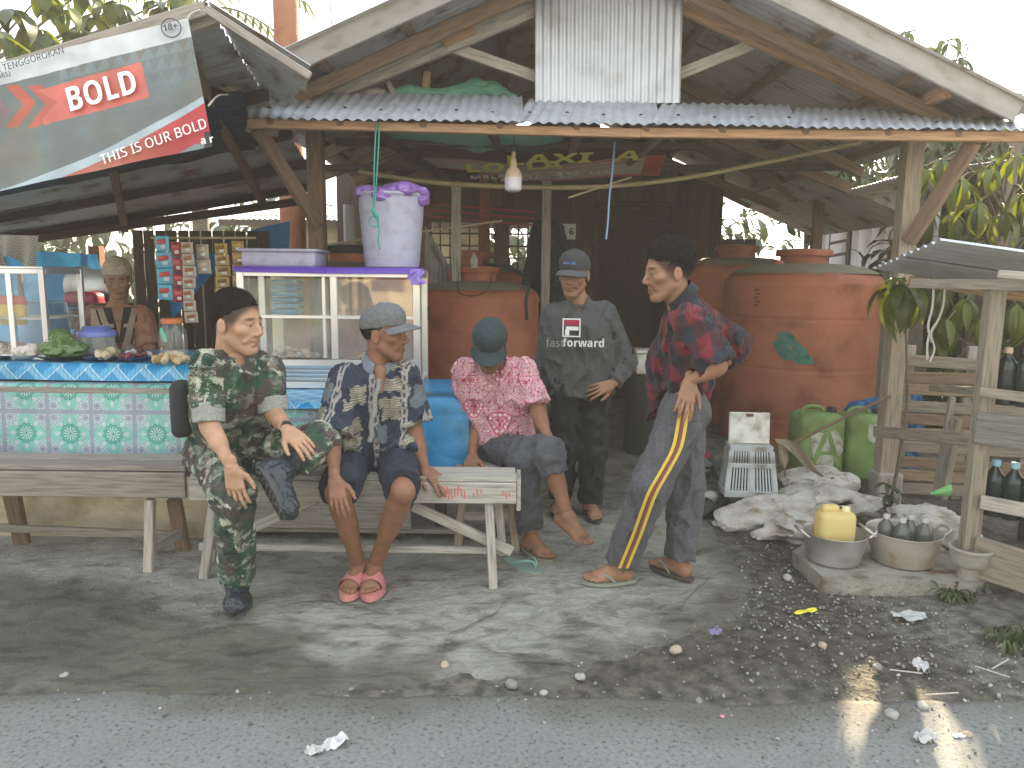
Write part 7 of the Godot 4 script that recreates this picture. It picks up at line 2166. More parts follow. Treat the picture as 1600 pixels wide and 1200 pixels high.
func soldier() -> void:
	var at := Vector3(-1.3, 0, -3.3)
	var t := thing("person", "seated soldier in green brown camouflage uniform and black boots, smiling rightwards", "person", at)
	var j := {s = [Vector3(-1.289, 1.108, -3.08), Vector3(-1.097, 1.079, -3.28)], e = [Vector3(-1.265, 0.873, -3.02), Vector3(-1.063, 0.88, -3.24)], w = [Vector3(-1.115, 0.73, -2.86), Vector3(-0.943, 0.845, -3.04)],
		h = [Vector3(-1.443, 0.647, -3.42), Vector3(-1.274, 0.629, -3.5)], k = [Vector3(-1.146, 0.6, -2.94), Vector3(-0.863, 0.748, -3.25)], a = [Vector3(-1.233, 0.141, -3.17), Vector3(-0.96, 0.681, -2.97)],
		f = Vector3(0.45, 0, 0.89).normalized(), nk = Vector3(-1.198, 1.122, -3.2), waist = 0.098, hd = head_frame(Vector3(-1.182, 1.281, -3.17), Vector3(0.94, -0.06, 0.3), Vector3(-0.02, 1, 0.02), 1.1)}
	j.a[0].y = 0.116
	var tone := Color(0.4, 0.235, 0.15)
	var paint := skin_paint(tone, j.hd, 0.12, Color(0.3, 0.12, 0.1), 0.9)
	var g := Geo.new()
	body(g, j, paint)
	head(g, j.hd, paint, 0.0, 1.0)
	hand(g, j.w[0], Vector3(-1.096, 0.623, -2.85) - j.w[0], Vector3(-0.1, 0.55, 0.8), 1.0, 0.28, paint, 0.09, 0.96)
	hand(g, j.w[1], Vector3(-0.858, 0.797, -2.98) - j.w[1], Vector3(0.1, 0.75, 0.6), -1.0, 0.3, paint, 0.1, 0.96)
	part(t, "body", later(g), skin_mat())
	eyes(t, j.hd)
	hair(t, j.hd, 0.016, lin(0.012, 0.01, 0.009), 0.085, -0.03, 0.004)
	var n2 := FastNoiseLite.new()
	n2.seed = 12
	n2.frequency = 1.0
	n2.fractal_octaves = 3
	n2.domain_warp_enabled = true
	n2.domain_warp_amplitude = 0.5
	n2.domain_warp_frequency = 1.4
	var camo := painted(256, func(x, y):
		var cx := cos(TAU * x) * 0.55
		var cy := sin(TAU * x) * 0.55
		var a := n2.get_noise_3d(cx * 2.2, cy * 2.2 + 7, y * 9.0)
		var b := n2.get_noise_3d(cx * 2.0 + 40, cy * 2.0, y * 8.0)
		var c := n2.get_noise_3d(cx * 2.6, cy * 2.6 + 90, y * 11.0)
		if c > 0.27:
			return Color(0.76, 0.76, 0.68)
		if b > 0.07:
			return Color(0.3, 0.235, 0.225)
		if a < -0.22:
			return Color(0.07, 0.13, 0.1)
		return Color(0.125, 0.29, 0.19) if a < 0.16 else Color(0.09, 0.22, 0.15))
	var cm := cloth(camo, Vector3(1.15, 1.15, 1.15))
	part(t, "shirt", shirt(j, 0.02, 0.72, 0.03, [0.058, 0.064]), cm)
	collar(t, j, cm, 0.074)
	var cuff := cloth(M.t_fine, Vector3(3, 3, 3), true, lin(0.36, 0.37, 0.33))
	for i in 2:
		var a: Vector3 = j.s[i].lerp(j.e[i], 0.66)
		var b: Vector3 = j.s[i].lerp(j.e[i], 0.98)
		var l := []
		cap(l, a, b, 0.068, 0.064, 0.01, Vector3.ZERO, 1.0, true, true)
		cap(l, a, b + (b - a), 0.046, 0.044, 0.008, Vector3.ZERO, 1.0, false, false, true)
		part(t, "rolled_cuff", blob_mesh(l, 0.007, null, 0.004), cuff)
	part(t, "trousers", trousers(j, [0.098, 0.085, 0.074], 0.01, 0.016, [1.93, 1.62]), cm)
	var strap := mat(lin(0.02, 0.022, 0.025), 0.8)
	var fw: Vector3 = j.f
	part(t, "bag_strap", sheet_mesh(20, 2, func(u, v):
		var p: Vector3 = (Vector3(-1.086, 1.123, -3.2) as Vector3).lerp(Vector3(-1.367, 0.754, -3.2), u)
		return p + fw * (0.1 + 0.035 * sin(PI * u)) + Vector3(0.025, 0.03, 0) * (v - 0.5)), strap)
	part(t, "waist_bag", roundbox(Vector3(0.085, 0.25, 0.15), 0.035, 18), strap, Transform3D(Basis(Vector3.UP, 0.3), Vector3(-1.479, 0.894, -3.25)))
	var wl: Vector3 = j.w[1]
	var wd: Vector3 = (j.w[1] - j.e[1]).normalized()
	part(t, "wrist_watch", tube_mesh([wl - wd * 0.035, wl - wd * 0.012], 0.031, 0.031, 16), strap)
	boot(t, j.a[0], Vector3(0.32, 0, 0.95), (j.k[0] - j.a[0]).normalized(), Vector3.UP)
	boot(t, j.a[1], Vector3(-0.848, 0.555, -2.87) - j.a[1], (j.k[1] - j.a[1]).normalized(), Vector3(0.3, 0.55, -0.75))


func boot(t: Node3D, ankle: Vector3, toe: Vector3, shin: Vector3, up: Vector3) -> void:
	var z := toe.normalized()
	var u := (up - z * up.dot(z)).normalized()
	var x := u.cross(z)
	var l := []
	var b := ankle - u * 0.075
	cap(l, ankle + shin * 0.13, ankle, 0.054, 0.046, 0.03, Vector3.ZERO, 1.0, true)
	cap(l, ankle, b + u * 0.04 - z * 0.035, 0.045, 0.04, 0.03)
	cap(l, ankle + z * 0.02 - u * 0.01, b + z * 0.14 + u * 0.04, 0.043, 0.036, 0.03)
	cap(l, b + u * 0.035 - z * 0.03, b + z * 0.17 + u * 0.035, 0.039, 0.038, 0.03)
	ell(l, b + z * 0.165 + u * 0.035, Basis(x, u, z), Vector3(0.047, 0.036, 0.055), 0.02)
	var leather := bumpy(mat(lin(0.022, 0.028, 0.034), 0.42), M.t_weave_n, 0.4)
	var o := part(t, "boot", blob_mesh(l, 0.006, null, 0.006, Vector3(14, 22, 14)), leather)
	var rub := mat(lin(0.05, 0.052, 0.05), 0.8)
	var s := part(o, "sole", slab_mesh(sole_outline(28, 0.008), 0.022), rub, Transform3D(Basis(x, z, x.cross(z)), b + z * 0.01 + x.cross(z) * (0.0 if x.cross(z).dot(u) > 0 else -0.022)))
	for k in 9:
		part(s, "tread", box(Vector3(0.07, 0.013, 0.01), 0.002), rub, Transform3D(Basis(x, z, x.cross(z)), b + z * (-0.075 + 0.032 * k) - u * 0.003))
	for k in 5:
		part(o, "lace", tube_mesh([ankle + shin * (0.02 + 0.022 * k) + z * 0.05 - x * 0.025, ankle + shin * (0.022 + 0.022 * k) + z * 0.055, ankle + shin * (0.02 + 0.022 * k) + z * 0.05 + x * 0.025], 0.003), M.black)


func patchwork_man() -> void:
	var t := thing("person", "seated man in grey cap and navy patchwork shirt with pink slides", "person", Vector3(-0.62, 0, -3.4))
	var j := {s = [Vector3(-0.789, 0.999, -3.46), Vector3(-0.519, 1.006, -3.52)], e = [Vector3(-0.824, 0.737, -3.3), Vector3(-0.472, 0.753, -3.5)], w = [Vector3(-0.752, 0.633, -3.05), Vector3(-0.411, 0.58, -3.42)],
		h = [Vector3(-0.773, 0.607, -3.56), Vector3(-0.573, 0.609, -3.56)], k = [Vector3(-0.762, 0.547, -3.13), Vector3(-0.472, 0.556, -3.13)], a = [Vector3(-0.723, 0.089, -3.36), Vector3(-0.65, 0.08, -3.36)],
		f = Vector3(0.15, 0, 0.98).normalized(), nk = Vector3(-0.638, 1.063, -3.5), waist = 0.088, hd = head_frame(Vector3(-0.6, 1.216, -3.47), Vector3(0.96, 0.02, 0.26), Vector3(-0.03, 1, 0.0), 1.04)}
	for i in 2:
		j.a[i].y = 0.118
	var tone := Color(0.22, 0.11, 0.068)
	var paint := skin_paint(tone, j.hd, 0.45, Color(0.15, 0.06, 0.05))
	var g := Geo.new()
	body(g, j, paint)
	head(g, j.hd, paint, 0.9, 0.0)
	hand(g, j.w[0], Vector3(-0.721, 0.529, -2.99) - j.w[0], Vector3(0.0, 0.5, 0.85), 1.0, 0.3, paint, 0.08, 0.96)
	hand(g, j.w[1], Vector3(-0.341, 0.538, -3.36) - j.w[1], Vector3(0.1, 0.85, 0.5), -1.0, 0.3, paint, 0.12, 0.96)
	for i in 2:
		foot(g, j.a[i], Vector3(-0.16 + 0.2 * i, 0, 1), Vector3.UP, 1.0 - 2.0 * i, paint)
	part(t, "body", later(g), skin_mat())
	eyes(t, j.hd)
	hair(t, j.hd, 0.004, lin(0.015, 0.012, 0.011), 0.06, -0.07)
	var cap_m := cloth(M.t_fine, Vector3(3, 3, 3), true, lin(0.17, 0.175, 0.18))
	baseball_cap(t, j.hd, cap_m, cap_m, -0.1, 0.07)
	var navy := Color(0.15, 0.19, 0.26)
	var cream := Color(0.58, 0.55, 0.48)
	var pieces := [[0.16, 0.3, 0.2, 0.16], [0.4, 0.42, 0.1, 0.14], [0.35, 0.6, 0.17, 0.2], [0.68, 0.3, 0.16, 0.2], [0.6, 0.52, 0.09, 0.16], [0.68, 0.72, 0.18, 0.17], [0.2, 0.62, 0.12, 0.2], [0.86, 0.5, 0.12, 0.18], [0.5, 0.85, 0.1, 0.1], [0.85, 0.84, 0.11, 0.1], [0.05, 0.82, 0.1, 0.14], [0.18, 0.12, 0.16, 0.12], [0.44, 0.16, 0.12, 0.16], [0.68, 0.1, 0.18, 0.1], [0.9, 0.22, 0.12, 0.16], [0.08, 0.5, 0.1, 0.2], [0.42, 0.76, 0.13, 0.1], [0.7, 0.94, 0.14, 0.1]]
	var tex := painted(256, func(x, y):
		var wob := 0.004 * sin(y * 70.0) + 0.004 * sin(y * 151.0)
		var c := navy * (0.92 + 0.14 * sin(x * 400.0) * sin(y * 310.0))
		for s in [0.06, 0.3, 0.55, 0.79, 0.97]:
			var d: float = absf(x - s + wob * 0.5)
			if d < 0.028:
				c = Color(0.56, 0.54, 0.52) if d > 0.01 or sin(y * 90.0) > 0.3 else Color(0.25, 0.27, 0.32)
		for q in pieces:
			if absf(x - q[0] - wob) < q[2] / 2 and absf(y - q[1] + 0.008 * sin(x * 90.0)) < q[3] / 2:
				c = (cream if int(q[0] * 100.0) % 3 > 0 else Color(0.36, 0.4, 0.44)) if sin(y * 330.0) > -0.45 else Color(0.34, 0.34, 0.33)
		c.a = 1.0
		return c)
	var sm := cloth(tex, Vector3.ONE, false)
	var o: Vector3 = (j.s[0] + j.s[1]) / 2
	var extra := []
	for i in 2:
		cap(extra, j.h[i].lerp(j.s[i], 0.25), j.h[i].lerp(j.k[i], 0.28) + Vector3((i - 0.5) * 0.03, 0.035, 0), 0.1, 0.096, 0.05, Vector3.ZERO, 1.0, false, true)
	var uvf := func(p: Vector3): return Vector2((p.x - o.x) / 0.56 + 0.5 + (p.z - o.z) * 0.5, (o.y - p.y) / 0.56 + 0.1 - (p.z - o.z) * 0.45)
	part(t, "shirt", shirt(j, 0.026, 0.86, 0.03, [0.07, 0.088], 0.008, 0.022, uvf, extra), sm)
	collar(t, j, cloth(M.t_fine, Vector3(3, 3, 3), true, lin(0.24, 0.28, 0.34)), 0.064)
	var edge := cloth(M.t_fine, Vector3(3, 3, 3), true, lin(0.3, 0.3, 0.28))
	var fr := []
	for k in 9:
		fr.append(Vector3(-0.613, 1.021, -3.36).lerp(Vector3(-0.654, 0.732, -3.33), k / 8.0) + Vector3(0.006 * sin(k * 2.0), 0, 0.012 * sin(PI * k / 8.0)))
	part(t, "button_band", tube_mesh(fr, 0.012, 0.012, 8), edge)
	var sk := part(t, "open_chest", blob_mesh([[Vector3(-0.617, 1.055, -3.42), Vector3(-0.611, 0.959, -3.375), 0.028, 0.012, 0.01, Vector3.ZERO, 1.0, false, false, false]], 0.006, paint), skin_mat())
	sk.set_meta("label", "bare chest showing at the open collar")
	part(t, "shorts", trousers(j, [0.098, 0.088, 0.08], 0.01, 0.012, [0.93, 0.9]), cloth(M.t_fine, Vector3(3, 3, 3), true, lin(0.018, 0.024, 0.045)))
	var pink := mat(lin(0.5, 0.2, 0.19), 0.45)
	for i in 2:
		var z := Vector3(-0.16 + 0.2 * i, 0, 1).normalized()
		var x := Vector3.UP.cross(z)
		var b: Vector3 = j.a[i] - Vector3(0, 0.066, 0)
		var sl := part(t, "slide", slab_mesh(sole_outline(28, 0.008), 0.03), pink, Transform3D(Basis(x, z, x.cross(z)), b + Vector3(0, 0.002, 0)))
		part(sl, "strap", sheet_mesh(18, 6, func(u, v):
			var a: float = PI * u
			return b + z * (0.06 + 0.075 * v - 0.012 * sin(a)) + x * cos(a) * 0.056 + Vector3(0, 0.004 + sin(a) * (0.066 - 0.018 * v), 0)), pink)


func batik_man() -> void:
	var t := thing("person", "seated man in dark cap and pink batik shirt, head bowed, legs crossed", "person", Vector3(0, 0, -3.95))
	var j := {s = [Vector3(-0.251, 0.974, -3.97), Vector3(0.055, 0.985, -3.97)], e = [Vector3(-0.208, 0.689, -4.02), Vector3(0.138, 0.783, -3.86)], w = [Vector3(-0.208, 0.54, -3.84), Vector3(0.192, 0.668, -3.68)],
		h = [Vector3(-0.17, 0.507, -4.08), Vector3(0.004, 0.524, -4.08)], k = [Vector3(0.186, 0.616, -3.66), Vector3(0.064, 0.542, -3.72)], a = [Vector3(0.288, 0.289, -3.62), Vector3(0.11, 0.033, -3.82)],
		f = Vector3(0.12, 0, 0.99).normalized(), nk = Vector3(-0.097, 1.024, -3.92), waist = 0.088, hd = head_frame(Vector3(-0.118, 1.135, -3.8), Vector3(-0.03, -0.5, 0.87), Vector3(0.02, 0.87, 0.5), 1.06)}
	j.a[1].y = 0.104
	var tone := Color(0.235, 0.118, 0.072)
	var paint := skin_paint(tone, j.hd, 0.35, Color(0.16, 0.065, 0.05))
	var g := Geo.new()
	body(g, j, paint)
	head(g, j.hd, paint, 0.4, 0.0)
	hand(g, j.w[0], Vector3(-0.219, 0.5, -3.74) - j.w[0], Vector3(-0.1, 0.9, 0.3), 1.0, 0.3, paint, 0.15)
	hand(g, j.w[1], Vector3(0.21, 0.568, -3.6) - j.w[1], Vector3(0.45, 0.2, 0.85), 1.0, 0.2, paint, 0.08)
	foot(g, j.a[0], Vector3(0.42, 0.212, -3.5) - j.a[0], Vector3(0.45, 0.75, 0.5), 1.0, paint)
	foot(g, j.a[1], Vector3(0.55, -0.04, 0.8), Vector3.UP, 1.0, paint)
	part(t, "body", later(g), skin_mat())
	eyes(t, j.hd)
	hair(t, j.hd, 0.004, lin(0.015, 0.012, 0.011), 0.05, -0.07)
	var cap_m := cloth(M.t_fine, Vector3(3, 3, 3), true, lin(0.026, 0.05, 0.056))
	baseball_cap(t, j.hd, cap_m, cap_m, 0.02, 0.075)
	for k in 3:
		part(t, "cap_badge", box(Vector3(0.008, 0.012, 0.003), 0.001), mat(lin(0.02, 0.03, 0.035), 0.5), j.hd * Transform3D(Basis(), Vector3(-0.012 + 0.012 * k, 0.078, 0.104)))
	var cn := FastNoiseLite.new()
	cn.seed = 4
	cn.noise_type = FastNoiseLite.TYPE_CELLULAR
	cn.cellular_return_type = FastNoiseLite.RETURN_DISTANCE2_SUB
	cn.fractal_type = FastNoiseLite.FRACTAL_NONE
	cn.frequency = 1.0
	var spots := [[0.3, 0.3, 0.2], [0.78, 0.58, 0.24], [0.25, 0.8, 0.13]]
	var tex := painted(320, func(x, y):
		var ground := Color(0.85, 0.78, 0.78)
		var red := Color(0.55, 0.13, 0.25)
		var c := ground
		var d := cn.get_noise_2d(x * 46.0, y * 46.0)
		c = red.lerp(ground, smoothstep(-0.95, -0.72, d))
		for s in spots:
			var v := Vector2(fposmod(x - s[0] + 0.5, 1.0) - 0.5, fposmod(y - s[1] + 0.5, 1.0) - 0.5)
			var r: float = v.length() / s[2]
			var a := v.angle()
			if r < 1.0:
				var w2 := r + 0.12 * sin(a * 3.0)
				c = c.lerp(Color(0.84, 0.58, 0.63), 0.65)
				if absf(w2 - 0.85) < 0.05 or absf(w2 - 0.5) < 0.04:
					c = Color(0.6, 0.16, 0.28)
				elif w2 > 0.55 and w2 < 0.8 and sin(a * 11.0) > 0.1:
					c = Color(0.9, 0.84, 0.84)
				elif w2 < 0.22:
					c = Color(0.62, 0.18, 0.3)
		var w := sin(x * 19.0 + 3.0 * sin(y * 9.0)) + sin(y * 23.0 + 2.0 * sin(x * 11.0))
		if absf(w) < 0.09:
			c = Color(0.6, 0.12, 0.25)
		return c)
	var sm := cloth(tex, Vector3(3.4, 3.4, 3.4))
	var extra := []
	cap(extra, j.h[0].lerp(j.s[0], 0.22), j.h[1].lerp(j.s[1], 0.22), 0.11, 0.11, 0.05, j.f, 0.95)
	part(t, "shirt", shirt(j, 0.026, 0.84, 0.03, [0.07, 0.08], 0.008, 0.02, null, extra), sm)
	collar(t, j, sm, 0.066)
	part(t, "trousers", trousers(j, [0.092, 0.08, 0.068], 0.01, 0.018, [1.32, 1.9]), cloth(M.t_fine, Vector3(3, 3, 3), true, lin(0.095, 0.1, 0.115)))
	var fm := mat(lin(0.2, 0.19, 0.13), 0.7)
	flop(t, j.a[1], Vector3(0.55, -0.04, 0.8), Vector3.UP, 1.0, fm, mat(lin(0.16, 0.13, 0.06), 0.6))
	var o := Vector3(0.03, 0, -3.667)
	var f := thing("flip_flop", "loose grey green flip flop on the concrete by the bench leg", "sandal", o)
	flop(f, o + Vector3(0, 0.088, 0), Vector3(0.55, 0, 0.6), Vector3.UP, 1.0, mat(lin(0.2, 0.27, 0.24), 0.7), mat(lin(0.16, 0.3, 0.25), 0.6), "sole")


func bend(m: Mesh, k: float) -> ArrayMesh:
	var a := m.surface_get_arrays(0)
	var v: PackedVector3Array = a[Mesh.ARRAY_VERTEX]
	for q in v.size():
		v[q].z -= k * v[q].x * v[q].x
	a[Mesh.ARRAY_VERTEX] = v
	var o := ArrayMesh.new()
	for s in m.get_surface_count():
		var b := m.surface_get_arrays(s)
		var w: PackedVector3Array = b[Mesh.ARRAY_VERTEX]
		for q in w.size():
			w[q].z -= k * w[q].x * w[q].x
		b[Mesh.ARRAY_VERTEX] = w
		o.add_surface_from_arrays(Mesh.PRIMITIVE_TRIANGLES, b)
	return o


func sweatshirt_man() -> void:
	var t := thing("person", "standing man in cap and grey sweatshirt with red square logo", "person", Vector3(0.4, 0, -4.4))
	var j := {s = [Vector3(0.248, 1.26, -4.42), Vector3(0.546, 1.271, -4.42)], e = [Vector3(0.207, 0.965, -4.5), Vector3(0.695, 0.98, -4.48)], w = [Vector3(0.225, 0.748, -4.56), Vector3(0.594, 0.865, -4.34)],
		h = [Vector3(0.328, 0.832, -4.44), Vector3(0.507, 0.834, -4.44)], k = [Vector3(0.326, 0.446, -4.42), Vector3(0.501, 0.444, -4.4)], a = [Vector3(0.319, 0.033, -4.55), Vector3(0.494, 0.043, -4.46)],
		f = Vector3(-0.1, 0, 0.99).normalized(), nk = Vector3(0.396, 1.341, -4.42), waist = 0.105, hd = head_frame(Vector3(0.357, 1.503, -4.37), Vector3(-0.34, -0.1, 0.93), Vector3(0.02, 1, 0.06), 1.05)}
	for i in 2:
		j.a[i].y = 0.104
	var tone := Color(0.27, 0.145, 0.09)
	var paint := skin_paint(tone, j.hd, 0.3, Color(0.2, 0.08, 0.06))
	var g := Geo.new()
	body(g, j, paint)
	head(g, j.hd, paint, 0.7, 1.0)
	hand(g, j.w[1], Vector3(0.471, 0.827, -4.28) - j.w[1], Vector3(0.3, 0.35, 0.9), 1.0, 0.25, paint, 0.14, 0.95)
	hand(g, j.w[0], Vector3(0.269, 0.602, -4.58) - j.w[0], Vector3(-0.9, 0.1, 0.4), 1.0, 0.4, paint)
	foot(g, j.a[0], Vector3(-0.25, 0, 1), Vector3.UP, 1.0, paint)
	foot(g, j.a[1], Vector3(0.2, 0, 1), Vector3.UP, -1.0, paint)
	part(t, "body", later(g), skin_mat())
	eyes(t, j.hd)
	hair(t, j.hd, 0.004, lin(0.05, 0.048, 0.045), 0.05, -0.05)
	baseball_cap(t, j.hd, cloth(M.t_fine, Vector3(3, 3, 3), true, lin(0.05, 0.052, 0.056)), cloth(M.t_fine, Vector3(3, 3, 3), true, lin(0.1, 0.1, 0.115)), 0.0, 0.07)
	text(t, "cap_print", "WAY LAB", 0.012, mat(lin(0.08, 0.2, 0.4), 0.6), j.hd * Transform3D(Basis(Vector3.RIGHT, -0.25), Vector3(0, 0.075, 0.107)), 0.003, "Droid Sans", 700)
	var grey := cloth(M.t_fine, Vector3(2, 2, 2), true, lin(0.085, 0.09, 0.092))
	part(t, "sweatshirt", shirt(j, 0.034, 1.9, 0.03, [0.07, 0.066, 0.052], 0.009, 0.017), grey)
	var up: Vector3 = (j.hd.origin - j.nk).normalized()
	var ring := []
	for k in 25:
		var a := TAU * k / 24
		ring.append(j.nk + Vector3(cos(a) * 0.07, 0.004 - 0.022 * sin(a), sin(a) * 0.062))
	part(t, "neck_band", tube_mesh(ring, 0.011), grey)
	var white := mat(lin(0.66, 0.66, 0.66), 0.8)
	var red := mat(lin(0.3, 0.02, 0.05), 0.8)
	var gx := Basis(Vector3.UP, -0.1)
	var base := Transform3D(gx, Vector3(0.34, 1.203, -4.258))
	var ins := func(called, w, h, dx, dy, m, dz := 0.0): part(t, called, bend(box(Vector3(w, h, 0.003), 0.0), 1.0), m, base * Transform3D(Basis(), Vector3(dx, dy, dz)))
	ins.call("logo_frame", 0.104, 0.007, 0.0, 0.05, white)
	ins.call("logo_frame", 0.104, 0.007, 0.0, -0.05, white)
	ins.call("logo_frame", 0.007, 0.094, -0.0485, 0.0, white)
	ins.call("logo_frame", 0.007, 0.094, 0.0485, 0.0, white)
	ins.call("logo_red_bar", 0.086, 0.032, 0.0, 0.029, red, 0.001)
	ins.call("logo_letter_bar", 0.072, 0.022, 0.004, -0.004, white, 0.001)
	ins.call("logo_letter_stem", 0.024, 0.034, -0.024, -0.028, white, 0.001)
	for q in [["fast", 0.06, lin(0.2, 0.2, 0.2), 866, 400], ["forward", 0.06, lin(0.62, 0.62, 0.62), 909, 700]]:
		var tm := TextMesh.new()
		var f := SystemFont.new()
		f.font_names = PackedStringArray(["Droid Sans"])
		f.font_weight = q[4]
		tm.font = f
		tm.text = q[0]
		tm.font_size = 64
		tm.pixel_size = q[1] / 60.0
		tm.depth = 0.003
		tm.curve_step = 1.5
		part(t, "lettering", bend(tm, 1.2), mat(q[2], 0.8), Transform3D(gx, Vector3(0.246, 1.114, -4.258) if q[3] == 866 else Vector3(0.412, 1.115, -4.257)))
	part(t, "trousers", trousers(j, [0.095, 0.08, 0.075], 0.011, 0.018, [1.98, 1.98], 0.05), cloth(M.t_fine, Vector3(2, 2, 2), true, lin(0.016, 0.021, 0.023)))
	var fm := mat(lin(0.06, 0.05, 0.04), 0.8)
	flop(t, j.a[0], Vector3(-0.25, 0, 1), Vector3.UP, 1.0, fm, fm)
	flop(t, j.a[1], Vector3(0.2, 0, 1), Vector3.UP, -1.0, fm, fm)


func plaid_man() -> void:
	var t := thing("person", "standing man in red black plaid shirt, hands on hips, facing left", "person", Vector3(0.75, 0, -3.45))
	var j := {s = [Vector3(0.781, 1.303, -3.28), Vector3(0.888, 1.302, -3.6)], e = [Vector3(0.9, 1.116, -3.2), Vector3(1.171, 1.131, -3.74)], w = [Vector3(0.787, 1.041, -3.24), Vector3(0.962, 1.046, -3.62)],
		h = [Vector3(0.802, 0.877, -3.36), Vector3(0.827, 0.848, -3.52)], k = [Vector3(0.643, 0.548, -3.3), Vector3(0.863, 0.463, -3.52)], a = [Vector3(0.534, 0.064, -3.42), Vector3(0.847, 0.02, -3.5)],
		f = Vector3(-0.97, 0, 0.25).normalized(), nk = Vector3(0.794, 1.39, -3.45), waist = 0.075, deep = 0.95, hd = head_frame(Vector3(0.71, 1.516, -3.43), Vector3(-0.97, -0.1, 0.2), Vector3(0.0, 1, 0.0), 1.08)}
	for i in 2:
		j.a[i].y = 0.104
	var tone := Color(0.26, 0.14, 0.09)
	var paint := skin_paint(tone, j.hd, 0.3, Color(0.16, 0.07, 0.055), 0.9)
	var g := Geo.new()
	body(g, j, paint)
	head(g, j.hd, paint, 1.0, 0.0)
	hand(g, j.w[0], Vector3(0.767, 0.962, -3.2) - j.w[0], Vector3(0.1, 0.4, 0.9), 1.0, 0.25, paint, 0.1)
	hand(g, j.w[1], Vector3(0.901, 0.946, -3.6) - j.w[1], Vector3(0.4, 0.2, -0.9), -1.0, 0.3, paint)
	foot(g, j.a[0], Vector3(-1, 0, 0.12), Vector3.UP, -1.0, paint)
	foot(g, j.a[1], Vector3(-0.62, 0, -0.78), Vector3.UP, 1.0, paint)
	part(t, "body", later(g), skin_mat())
	eyes(t, j.hd)
	hair(t, j.hd, 0.03, lin(0.012, 0.011, 0.01), 0.075, -0.1, 0.009)
	var tex := painted(128, func(x, y):
		var a := fposmod(x * 2.0, 1.0) < 0.5
		var b := fposmod(y * 2.0, 1.0) < 0.5
		var fine := 0.9 + 0.14 * sin((x + y) * 400.0)
		var c := Color(0.43, 0.085, 0.13)
		if a and b:
			c = Color(0.1, 0.13, 0.18)
		elif a or b:
			c = Color(0.235, 0.1, 0.145)
		return Color(c.r * fine, c.g * fine, c.b * fine))
	var pm := cloth(tex, Vector3.ONE, false)
	var uvf := func(p: Vector3): return Vector2((p.x * 0.85 + p.y * 0.5 + p.z * 0.7) / 0.25, (p.y * 0.85 - p.x * 0.5 + p.z * 0.4) / 0.25)
	var extra := []
	# the front tails of the shirt hang forward, the near side is lifted by the hand
	cap(extra, Vector3(0.732, 1.114, -3.5), Vector3(0.692, 0.815, -3.52), 0.085, 0.05, 0.05, Vector3(0.4, 0, 0.9).normalized(), 0.7, false, true)
	cap(extra, Vector3(0.775, 1.284, -3.48), Vector3(0.751, 1.084, -3.5), 0.06, 0.085, 0.06)
	cap(extra, Vector3(0.884, 1.116, -3.5), Vector3(0.887, 0.937, -3.5), 0.08, 0.07, 0.05, Vector3.ZERO, 1.0, false, true)
	for i in 2:
		cap(extra, j.s[i], j.s[i].lerp(j.e[i], 0.95), 0.07, 0.078, 0.04, Vector3.ZERO, 1.0, false, true)
	part(t, "shirt", shirt(j, 0.024, 0.9, -0.12, [0.068, 0.076], 0.009, 0.022, uvf, extra), pm)
	collar(t, j, pm, 0.064)
	var l := []
	cap(l, j.e[1].lerp(j.s[1], 0.1), j.e[1].lerp(j.w[1], 0.5), 0.064, 0.058, 0.02, Vector3.ZERO, 1.0, false, true)
	part(t, "sleeve", blob_mesh(l, 0.009, null, 0.012, Vector3(9, 6, 9), uvf), pm)
	var tm := cloth(M.t_fine, Vector3(2, 2, 2), true, lin(0.108, 0.108, 0.12))
	part(t, "trousers", trousers(j, [0.105, 0.088, 0.078], 0.009, 0.014, [1.95, 1.95], 0.07), tm)
	# two yellow stripes with maroon between, down the near leg
	var side := Vector3(0.05, 0, 1.0).normalized()
	for k in 3:
		var off: float = (k - 1) * 0.017
		var pts := [j.h[0] + Vector3(-0.035 + off, 0.07, 0), j.h[0].lerp(j.k[0], 0.4) + Vector3(-0.005 + off, 0, 0), j.k[0] + Vector3(-0.012 + off, 0, 0), j.k[0].lerp(j.a[0], 0.5) + Vector3(-0.008 + off, 0, 0), j.k[0].lerp(j.a[0], 0.93) + Vector3(-0.012 + off, 0, 0)]
		var rs := [0.112, 0.121, 0.107, 0.099, 0.095]
		var out := []
		for q in 5:
			out.append(pts[q] + side * rs[q])
		var path := curve(out, 40)
		part(t, "stripe", sheet_mesh(40, 2, func(u, v): return path[roundi(u * 40)] + Vector3((v - 0.5) * 0.016, 0, 0.004 - 0.006 * absf(k - 1))), mat(lin(0.6, 0.42, 0.06) if k != 1 else lin(0.16, 0.05, 0.04), 0.8))
	var fm := mat(lin(0.2, 0.22, 0.17), 0.7)
	var st := mat(lin(0.18, 0.24, 0.2), 0.6)
	flop(t, j.a[0], Vector3(-1, 0, 0.12), Vector3.UP, -1.0, fm, st)
	flop(t, j.a[1], Vector3(-0.62, 0, -0.78), Vector3.UP, 1.0, mat(lin(0.06, 0.05, 0.04), 0.8), st)


